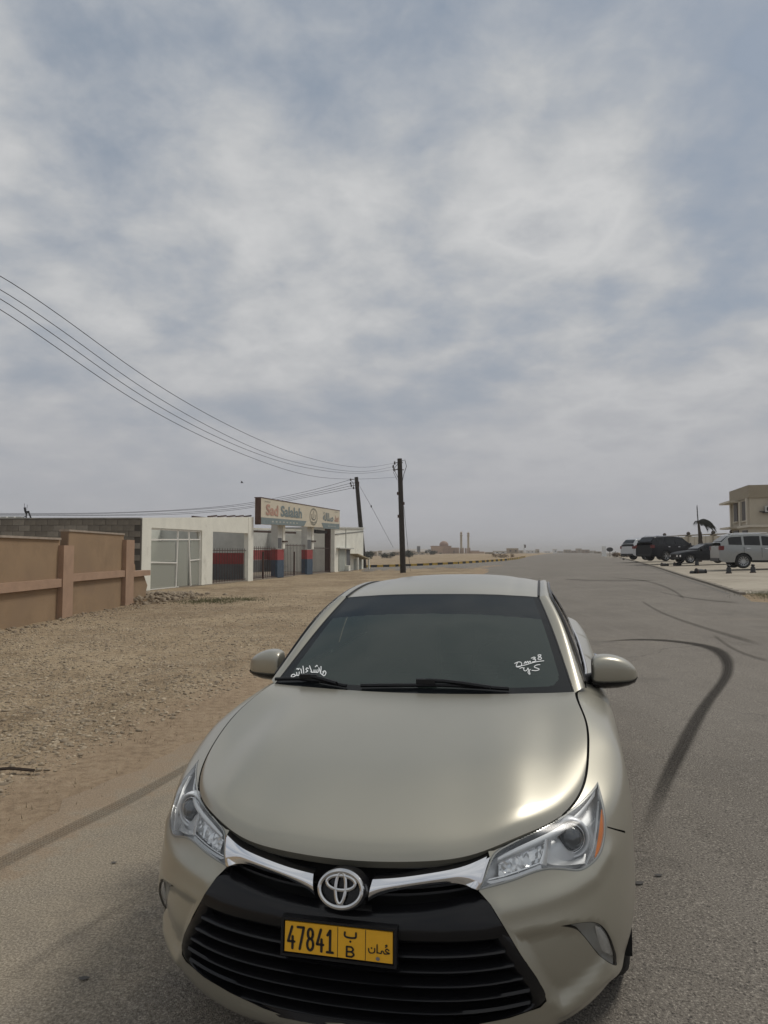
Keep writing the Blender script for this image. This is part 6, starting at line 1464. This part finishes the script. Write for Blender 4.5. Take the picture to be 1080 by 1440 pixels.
hb('pier', M_BE2, -.18, 0, .35, .75, zF+.10, zP-.0); hb('pier', M_BE2, -.18, 0, 2.75, 3.15, zF+.1, zP-.15); hb('pier', M_BE2, -.18, 0, 6.3, 6.7, zF+.1, zP-.15)
for y0, y1, z0, z1 in ((.95, 2.5, hzv(731), hzv(703)), (4.2, 5.6, hzv(733, 66), hzv(706, 66)), (.9, 2.6, hzv(752), hzv(745)), (4.0, 6.0, hzv(752.5, 66), hzv(746, 66))):
    wn = hb('window', mat('bronze_frame', (.06, .045, .03), .5), -.06, .01, y0, y1, z0, z1); hb('pane', mat('brown_shaded_pane', (.03, .022, .016), .5), -.075, -.062, y0+.08, y1-.08, z0+.08, z1-.08, wn); hb('sill', M_BE2, -.16, .0, y0-.1, y1+.1, z0-.12, z0-.002, wn)
    if z1-z0 > 1.2: hb('mullion', MATS['bronze_frame'], -.085, -.076, (y0+y1)/2-.04, (y0+y1)/2+.04, z0, z1, wn)
wn = hb('window', MATS['bronze_frame'], 3.2, 4.6, -.05, .01, hzv(731), hzv(708)); hb('pane', MATS['brown_shaded_pane'], 3.28, 4.52, -.07, -.052, hzv(730), hzv(709), wn)
ac = hb('air_conditioner', mat('off_white_metal', (.45, .45, .42), .5), 1.15, 1.95, -.36, -.02, hzv(720.5), hzv(712)); k = MB(); k.lathe([(.0, -.37), (.22, -.37), (.24, -.365), (.24, -.361)], 16, (1.5, 0, (hzv(720.5)+hzv(712))/2), axis='y'); k.build('fan_grille', BLKS, ac); hb('bracket', BLKS, 1.0, 2.0, -.38, -.0, hzv(721.5), hzv(720.6), ac)
hb('wall_bracket', BLKS, .75, 1.15, -.3, .0, hzv(720), hzv(719.3))

# garden wall with pillars behind the cars
gw_ = empty('garden_wall', (0, 0, 0), 0, 'beige panelled garden wall with dark capped pillars behind the parked cars', 'wall')
ga, gb = Vector(D(933, 757, 84)), Vector(D(1031, 755, 69)); ga.z = gb.z = 0; gd = (gb-ga); gn = gd.normalized()
def gp_(px_):
    kk = (px_-540)/FPX; t_ = (kk*ga.y-ga.x)/(gd.x-kk*gd.y); return t_
tops = lambda t_: (CAMH+(777-(758.5-3.0*t_))*(ga.y+gd.y*t_)/FPX)
for a, b_ in ((933, 966), (970, 1001.5), (1005, 1029)):
    ta_, tb_ = gp_(a), gp_(b_); p, q = ga+gd*ta_, ga+gd*tb_; zt2 = (tops(ta_)+tops(tb_))/2; mid_ = (p+q)/2; k = MB(); k.box((0, 0, 0), ((q-p).length, .2, zt2-.2)); o = k.build('wall_panel', M_BE2, gw_); o.location = (mid_.x, mid_.y, (zt2+.2)/2+.2); o.rotation_euler = (0, 0, math.atan2(gn.y, gn.x))
    k = MB(); k.box((0, 0, 0), ((q-p).length, .3, .12)); o = k.build('coping', M_BE3, gw_); o.location = (mid_.x, mid_.y, zt2+.36); o.rotation_euler = (0, 0, math.atan2(gn.y, gn.x))
    nn_ = 4
    for i in range(1, nn_): c_ = p.lerp(q, i/nn_); k = MB(); k.box((0, 0, 0), (.10, .26, zt2-.2)); o = k.build('rib', M_BEI, gw_); o.location = (c_.x, c_.y, (zt2+.2)/2+.19); o.rotation_euler = (0, 0, math.atan2(gn.y, gn.x))
for a in (934.5, 968, 1003, 1029):
    t_ = gp_(a); p = ga+gd*t_; z_ = tops(t_)+.25; k = MB(); k.box((0, 0, z_/2), (.55, .55, z_)); o = k.build('pillar', M_BEI, gw_); o.location = (p.x, p.y, 0); k = MB(); k.lathe([(.30, 0), (.34, .06), (.16, .14), (.22, .30), (.15, .46), (.0, .52)], 10); o2 = k.build('finial', mat('brown_finial', (.07, .055, .045), .8), o, True); o2.location = (0, 0, z_)

# ---- palm, bare tree, bushes
M_TR = mat('palm_trunk_fibre', (.06, .045, .032), .95, var=.4, vscale=8, bump=.5, bscale=20); M_FD = mat('dark_dusty_frond', (.030, .032, .022), .8, var=.3, vscale=2); M_TW = mat('bare_twig', (.10, .078, .06), .9)
pb = Vector(D(984, 785, 60)); pb.z = zt(pb.x); pt_ = Vector(D(982, 733, 60))-pb
pal = empty('palm_tree', pb, 0, 'small windblown palm with fronds swept to the right, behind the parked saloon', 'palm')
k = MB(); k.tube([(0, 0, -.1), pt_*.35+Vector((.12, 0, 0)), pt_*.6+Vector((.1, 0, 0)), pt_], [.17, .20, .14, .08], 10); k.build('trunk', M_TR, pal, True)
k = MB(); 
for i in range(90): a = rng.uniform(0, 2*PI); z_ = rng.uniform(.2, .72); c_ = pt_*z_+Vector((.12, 0, 0)); q = c_+Vector((math.cos(a)*.36*(1.1-z_), math.sin(a)*.36*(1.1-z_), -.35)); k.bar(c_+Vector((math.cos(a)*.1, math.sin(a)*.1, .1)), q, .05, .02)
tag(k.build('dead_skirt', M_TR, pal), kind='stuff')
for i in range(15):
    dirv = Vector((1.0, rng.uniform(-.5, .5), 0)).normalized(); le = rng.uniform(.9, 1.35); up = rng.uniform(.15, .75) if i < 13 else 1.4; P = []
    if i >= 13: dirv = Vector((-.1, .1, 0)) if i == 13 else Vector((-1, .2, 0)); le = .5 if i == 13 else .3; up = 1.6 if i == 13 else .15
    for s_ in np.linspace(0, 1, 9): P.append(pt_+dirv*le*s_+Vector((0, 0, up*s_-(.85 if i < 13 else .2)*s_**2.2)))
    k = MB(); k.tube(P, .018, 4)
    for s_ in range(1, 9):
        for sd in (-1, 1):
            for q_ in range(3):
                c_ = P[s_].lerp(P[s_-1], q_/3); tip = c_+dirv*.22+Vector((0, sd*rng.uniform(.05, .16), -rng.uniform(.2, .5))); nn_ = Vector((.022, 0, .022)); k.add([c_-nn_, c_+nn_, tip], [(0, 1, 2)])
    k.build('frond', M_FD, pal, fix=False)
def bare_tree(base_, h_, label, seed=3):
    r0 = random.Random(seed); root = empty('bare_tree', base_, 0, label, 'tree'); k = MB(); k.tube([(0, 0, -.1), (.03, 0, h_*.25), (-.02, 0, h_*.45)], [h_*.035, h_*.028, h_*.022], 7); k.build('trunk', M_TW, root, True); k = MB()
    def br_(p, d, l, r, dep):
        q = p+d*l; k.tube([p, (p+q)/2+Vector((r0.uniform(-.04, .04)*l, 0, 0)), q], [r, r*.8, r*.6], 5)
        if dep == 0: return
        for _ in range(3 if dep > 1 else 4): nd_ = (d+Vector((r0.uniform(-.9, .9), r0.uniform(-.9, .9), r0.uniform(-.2, .6)))).normalized(); br_(q.lerp(p, r0.uniform(0, .35)), nd_, l*r0.uniform(.6, .85), r*.55, dep-1)
    for i in range(5): br_(Vector((0, 0, h_*(.25+.04*i))), Vector((r0.uniform(-.8, .8), r0.uniform(-.8, .8), .75)).normalized(), h_*.24, h_*.016, 3)
    k.build('crown', M_TW, root, fix=False); return root
tb = Vector(D(888, 781, 82)); tb.z = zt(tb.x)-.1; bare_tree(tb, 2.6, 'small leafless tree beside the white suv')
M_LF = mat('dusty_dark_leaves', (.035, .042, .024), .85, var=.4, vscale=1.5, dark=(.016, .02, .012)); M_BRN = mat('dry_brown_bush', (.16, .115, .075), .9, var=.35, vscale=1.5)
def bush(px0, px1, pyt, pyb, Y, label, material=None, name='bush', cat='bush', n=900, structure=False):
    a, b_ = Vector(D(px0, pyb, Y)), Vector(D(px1, pyt, Y)); z0 = zt(a.x) if not structure else a.z; w_ = b_.x-a.x; h_ = max(.4, b_.z-z0); root = empty(name, ((a.x+b_.x)/2, Y, z0), 0, label, cat)
    V = []; F = []; lobes = [(rng.uniform(-.42, .42)*w_, rng.uniform(-.3, .3)*w_*.5, rng.uniform(.25, .6)*h_, rng.uniform(.25, .42)) for _ in range(max(5, int(w_/h_*4)))]
    for _ in range(n):
        l_ = lobes[rng.integers(len(lobes))]; d_ = rng.normal(size=3); d_ /= np.linalg.norm(d_); rr = l_[3]*h_*rng.uniform(.6, 1.1); c_ = np.array([l_[0]+d_[0]*rr*1.2, l_[1]+d_[1]*rr, max(.02, l_[2]+d_[2]*rr*.9)]); s_ = h_*rng.uniform(.04, .09)
        t1_ = rng.normal(size=3); t1_ /= np.linalg.norm(t1_); t2_ = np.cross(t1_, d_+.01); k_ = len(V); V += [c_-t1_*s_, c_+t2_*s_*.7, c_+t1_*s_, c_-t2_*s_*.7]; F.append((k_, k_+1, k_+2, k_+3))
    link('foliage', V, F, material or M_LF, root); k = MB()
    for i in range(4): k.bar((rng.uniform(-.2, .2)*w_, 0, -.05), (lobes[i][0], lobes[i][1], lobes[i][2]), h_*.04)
    k.build('branches', M_TW, root); return root
bush(860, 888, 773.5, 781, 100, 'low brown hedge running up to the bare tree', M_BRN, 'hedge', 'hedge', 1500)
bush(513, 522, 770.5, 781, 190, 'dark rounded bush just right of the leaning pole'); bush(537, 557, 773.5, 780, 200, 'wide dark bush left of the straight power pole'); bush(571, 578, 771, 779.5, 210, 'small dark bush just right of the straight power pole'); bush(595, 613, 771.5, 780, 300, 'dark bush growing beside the mosque')
bush(690, 725, 776, 783, 130, 'dry brown scrub on the island behind the striped kerb end', M_BRN, 'scrub', 'scrub', 900)
k = MB(); p = Vector(D(849.5, 780, 118)); z_ = zt(p.x); k.box((0, 0, .85), (.62, .35, 1.75)); k.box((0, 0, .05), (.8, .5, .15)); o = k.build('white_post', mat('white_painted_post', (.72, .72, .70), .7)); o.location = (p.x, p.y, z_); tag(o, 'squat white post at the far end of the car park', 'post')
p = Vector(D(857.5, 771, 112)); sgb = empty('roadside_sign', (p.x, p.y, zt(p.x)), 0, 'dark rounded signboard beside the white post', 'sign'); k = MB(); k.lathe([(0, -.03), (.42, -.03), (.42, .03), (0, .03)], 20, (0, 0, p.z-zt(p.x)), axis='y'); o = k.build('board', mat('dark_board', (.03, .03, .032), .6), sgb, True); o.scale = (1.25, 1, .85); k = MB(); k.bar((0, 0, 0), (0, 0, p.z-zt(p.x)-.3), .07); k.build('stem', M_IRON, sgb)

# ---- mosque and the town far off
M_MQ = mat('sandstone_pink', (.44, .31, .215), .9, var=.1, vscale=.2); M_MQ2 = mat('sandstone_dark', (.34, .23, .165), .9, var=.1, vscale=.2); M_DOME = mat('dome_brown', (.30, .20, .15), .8); M_DK = mat('far_window_dark', (.04, .035, .03), .7)
mY = 420.0; m0 = Vector(D(650, 782, mY)); mz = zt(m0.x)
mq = empty('mosque', (m0.x, mY, mz), 0, 'pinkish sandstone mosque with a brown dome and two tall minarets in the distance', 'mosque')
def mx_(px_): return D(px_, 777, mY)[0]-m0.x
def mzz(py): return CAMH+(777-py)*mY/FPX-mz
def mb(name, mt, a, b_, pt, d0, d1, parent=None, z0=-.3): k = MB(); k.box(((mx_(a)+mx_(b_))/2, (d0+d1)/2, (z0+mzz(pt))/2), (mx_(b_)-mx_(a), d1-d0, mzz(pt)-z0)); return k.build(name, mt, parent or mq)
mb('hall', M_MQ, 608, 634.5, 768, 0, 14); mb('parapet', M_MQ2, 607.5, 635, 767.6, -.2, 14.2, z0=mzz(768.6)); mb('wing', M_MQ, 634.6, 646, 770, 1, 12); mb('wing', M_MQ2, 624, 632, 769.5, -1.4, -.05); mb('annex', M_MQ, 661, 682, 775.6, 2, 12); mb('annex_roof', M_DOME, 664, 675, 774.2, 3, 9, z0=mzz(775.5))
k = MB(); cx_m = mx_(625.5); R_ = (mx_(632)-mx_(619))/2; k.lathe([(R_*.95, 0), (R_*.97, R_*.3)]+[(R_*math.cos(a), R_*.3+R_*.85*math.sin(a)) for a in np.linspace(.1, PI/2, 9)], 24, (cx_m, 6, mzz(768))); k.build('dome', M_DOME, mq, True)
mb('door', M_DK, 618, 621.3, 777.3, -.15, -.05)
for a in (611, 614, 638, 642): mb('window', M_DK, a, a+1.1, 774.5, -.12 if a < 634 else .88, -.04 if a < 634 else .96, z0=mzz(777.5))
for a, wd, tp in ((648.9, 2.5, 747.6), (659.0, 2.5, 748.3)):
    xm = mx_(a); wr = 1.25*(mx_(a+wd/2)-mx_(a-wd/2))/2; zt3 = mzz(tp); k = MB(); k.lathe([(wr*1.3, 0), (wr*1.3, zt3*.25), (wr, zt3*.27), (wr*.95, zt3*.80), (wr*1.25, zt3*.82), (wr*1.25, zt3*.86), (wr*.85, zt3*.87), (wr*.8, zt3*.95), (wr*.9, zt3*.96), (0, zt3*1.02)], 12, (xm, 1, 0)); mi = k.build('minaret', mat('minaret_stone', (.40, .34, .23), .9), mq, True); k = MB(); k.lathe([(wr*1.3, zt3*.93), (wr*1.3, zt3*.95)], 12, (xm, 1, 0)); k.build('balcony', M_MQ2, mi, True)
for i, a in enumerate((640.5, 643.5, 647, 650, 653.5, 656, 659)): mb('arcade_pier', M_MQ if i % 2 else M_MQ2, a, a+1.6, 770.2+.6*(i % 3), -3, -1)
mb('compound_wall', M_MQ, 600, 690, 779.8, -6, -5.5)
TOWN = [(520, 530, 776, 330, 0), (531, 537, 775.3, 350, 1), (552, 566, 776.4, 360, 0), (575, 584, 774.8, 520, 0), (586.6, 591, 768.2, 520, 2), (578, 588, 776.8, 330, 1), (590, 598, 776.6, 340, 1), (695, 712, 775.5, 330, 4), (714, 729, 771.5, 400, 0), (730, 736, 774.5, 460, 1), (741, 756, 774.6, 520, 4), (755, 758.5, 773, 420, 1),
        (766, 774, 775.6, 700, 4), (778.5, 783.5, 772.6, 600, 4), (785, 792, 775.2, 760, 1), (794, 803, 773.2, 620, 0), (803, 811, 774.6, 640, 3), (811, 818, 771.6, 660, 0), (820, 829, 773.3, 560, 3), (829, 838, 774.8, 600, 1), (838, 846, 776, 420, 0), (684, 694, 777, 300, 0), (497, 512, 777, 340, 1)]
M_T = [mat('far_beige', (.34, .27, .19), .9), mat('far_pale', (.45, .40, .32), .9), mat('far_grey', (.13, .135, .14), .9), mat('far_brown', (.27, .19, .13), .9), mat('far_white', (.66, .65, .62), .9)]
desc = {0: 'beige', 1: 'pale cream', 2: 'dark grey', 3: 'brown', 4: 'white'}
def near_of(px_): return 'left of the leaning pole foot' if px_ < 513 else 'between the two power poles' if px_ < 562 else 'between straight pole and mosque' if px_ < 600 else 'just right of the mosque' if px_ < 700 else 'at the far left of the road end' if px_ < 760 else 'straight down the road end' if px_ < 800 else 'right of the road end'
seen = {}
for i, (a, b_, pt, Y, c_) in enumerate(TOWN):
    xa, xb = D(a, 777, Y)[0], D(b_, 777, Y)[0]; z0 = zt(xa); h_ = CAMH+(777-pt)*Y/FPX-z0; w_ = xb-xa
    root = empty('far_building', ((xa+xb)/2, Y, z0)); k = MB(); dpt = max(4, w_*.7); k.box((0, dpt/2, h_/2-.2), (w_, dpt, h_+.4)); k.build('wall', M_T[c_], root); k = MB(); k.box((0, dpt/2, h_+.12), (w_*1.03, dpt*1.03, .28)); k.build('parapet', M_T[(c_+1) % 2], root)
    nw = max(1, int(w_/2.6)); 
    for j in range(nw):
        k = MB(); k.box(((j+.5)/nw*w_-w_/2, -.03, h_*.55), (min(1.0, w_/nw*.4), .08, min(1.2, h_*.3))); k.build('window', M_DK, root)
    key = f"{desc[c_]} {'tower' if h_ > w_ else 'flat roofed building'} {near_of(a)}"; seen.setdefault(key, []).append(root)
for key, rs in seen.items():
    for j, r_ in enumerate(rs):
        extra = '' if len(rs) == 1 else [', the leftmost such', ', the next to its right', ', the third such', ', the fourth such', ', the fifth such'][j]
        tag(r_, key+extra+(', far off' if len(key.split()) < 9 else ''), 'building', 'far buildings on the horizon')
# far flag pole
p = Vector(D(737, 777, 380)); fp = empty('flagpole', (p.x, 380, zt(p.x)), 0, 'thin far flagpole with a small dark flag left of the road end', 'flagpole'); hf = CAMH+(777-765)*380/FPX-zt(p.x); k = MB(); k.bar((0, 0, 0), (0, 0, hf), .3); k.build('mast', mat('pale_mast', (.5, .5, .48), .6), fp); k = MB(); k.box((.5, 0, hf-1.2), (1.0, .08, 1.7)); k.build('flag', mat('dark_flag', (.06, .04, .04), .8), fp)
# low hills at the left horizon
V = []; xs2 = np.linspace(-1200, 700, 80); 
for yy, hs_ in ((1500, 0), (1650, 1), (2300, .0)):
    for i, x in enumerate(xs2): V.append((x, yy, .0 if hs_ == 0 else 2+10*(.5+.5*math.sin(x*.006+1))*(.6+.4*math.sin(x*.021))*math.exp(-((x+150)/500)**2)))
nx = len(xs2); tag(link('hills', V, [(j*nx+i, j*nx+i+1, (j+1)*nx+i+1, (j+1)*nx+i) for j in range(2) for i in range(nx-1)], M_T[0], None, True), kind='structure')

# ================================================================== hazy air
hzm = bpy.data.materials.new('haze_air'); hzm.use_nodes = True; t = hzm.node_tree; t.nodes.clear(); o_ = t.nodes.new('ShaderNodeOutputMaterial'); pv = t.nodes.new('ShaderNodeVolumePrincipled'); pv.inputs['Color'].default_value = (.90, .88, .86, 1); pv.inputs['Density'].default_value = .00055; pv.inputs['Anisotropy'].default_value = 0.0; t.links.new(pv.outputs[0], o_.inputs['Volume'])
k = MB(); k.box((0, 3200, 13), (12800, 6800, 30)); hz_o = k.build('haze', hzm); tag(hz_o, kind='stuff')
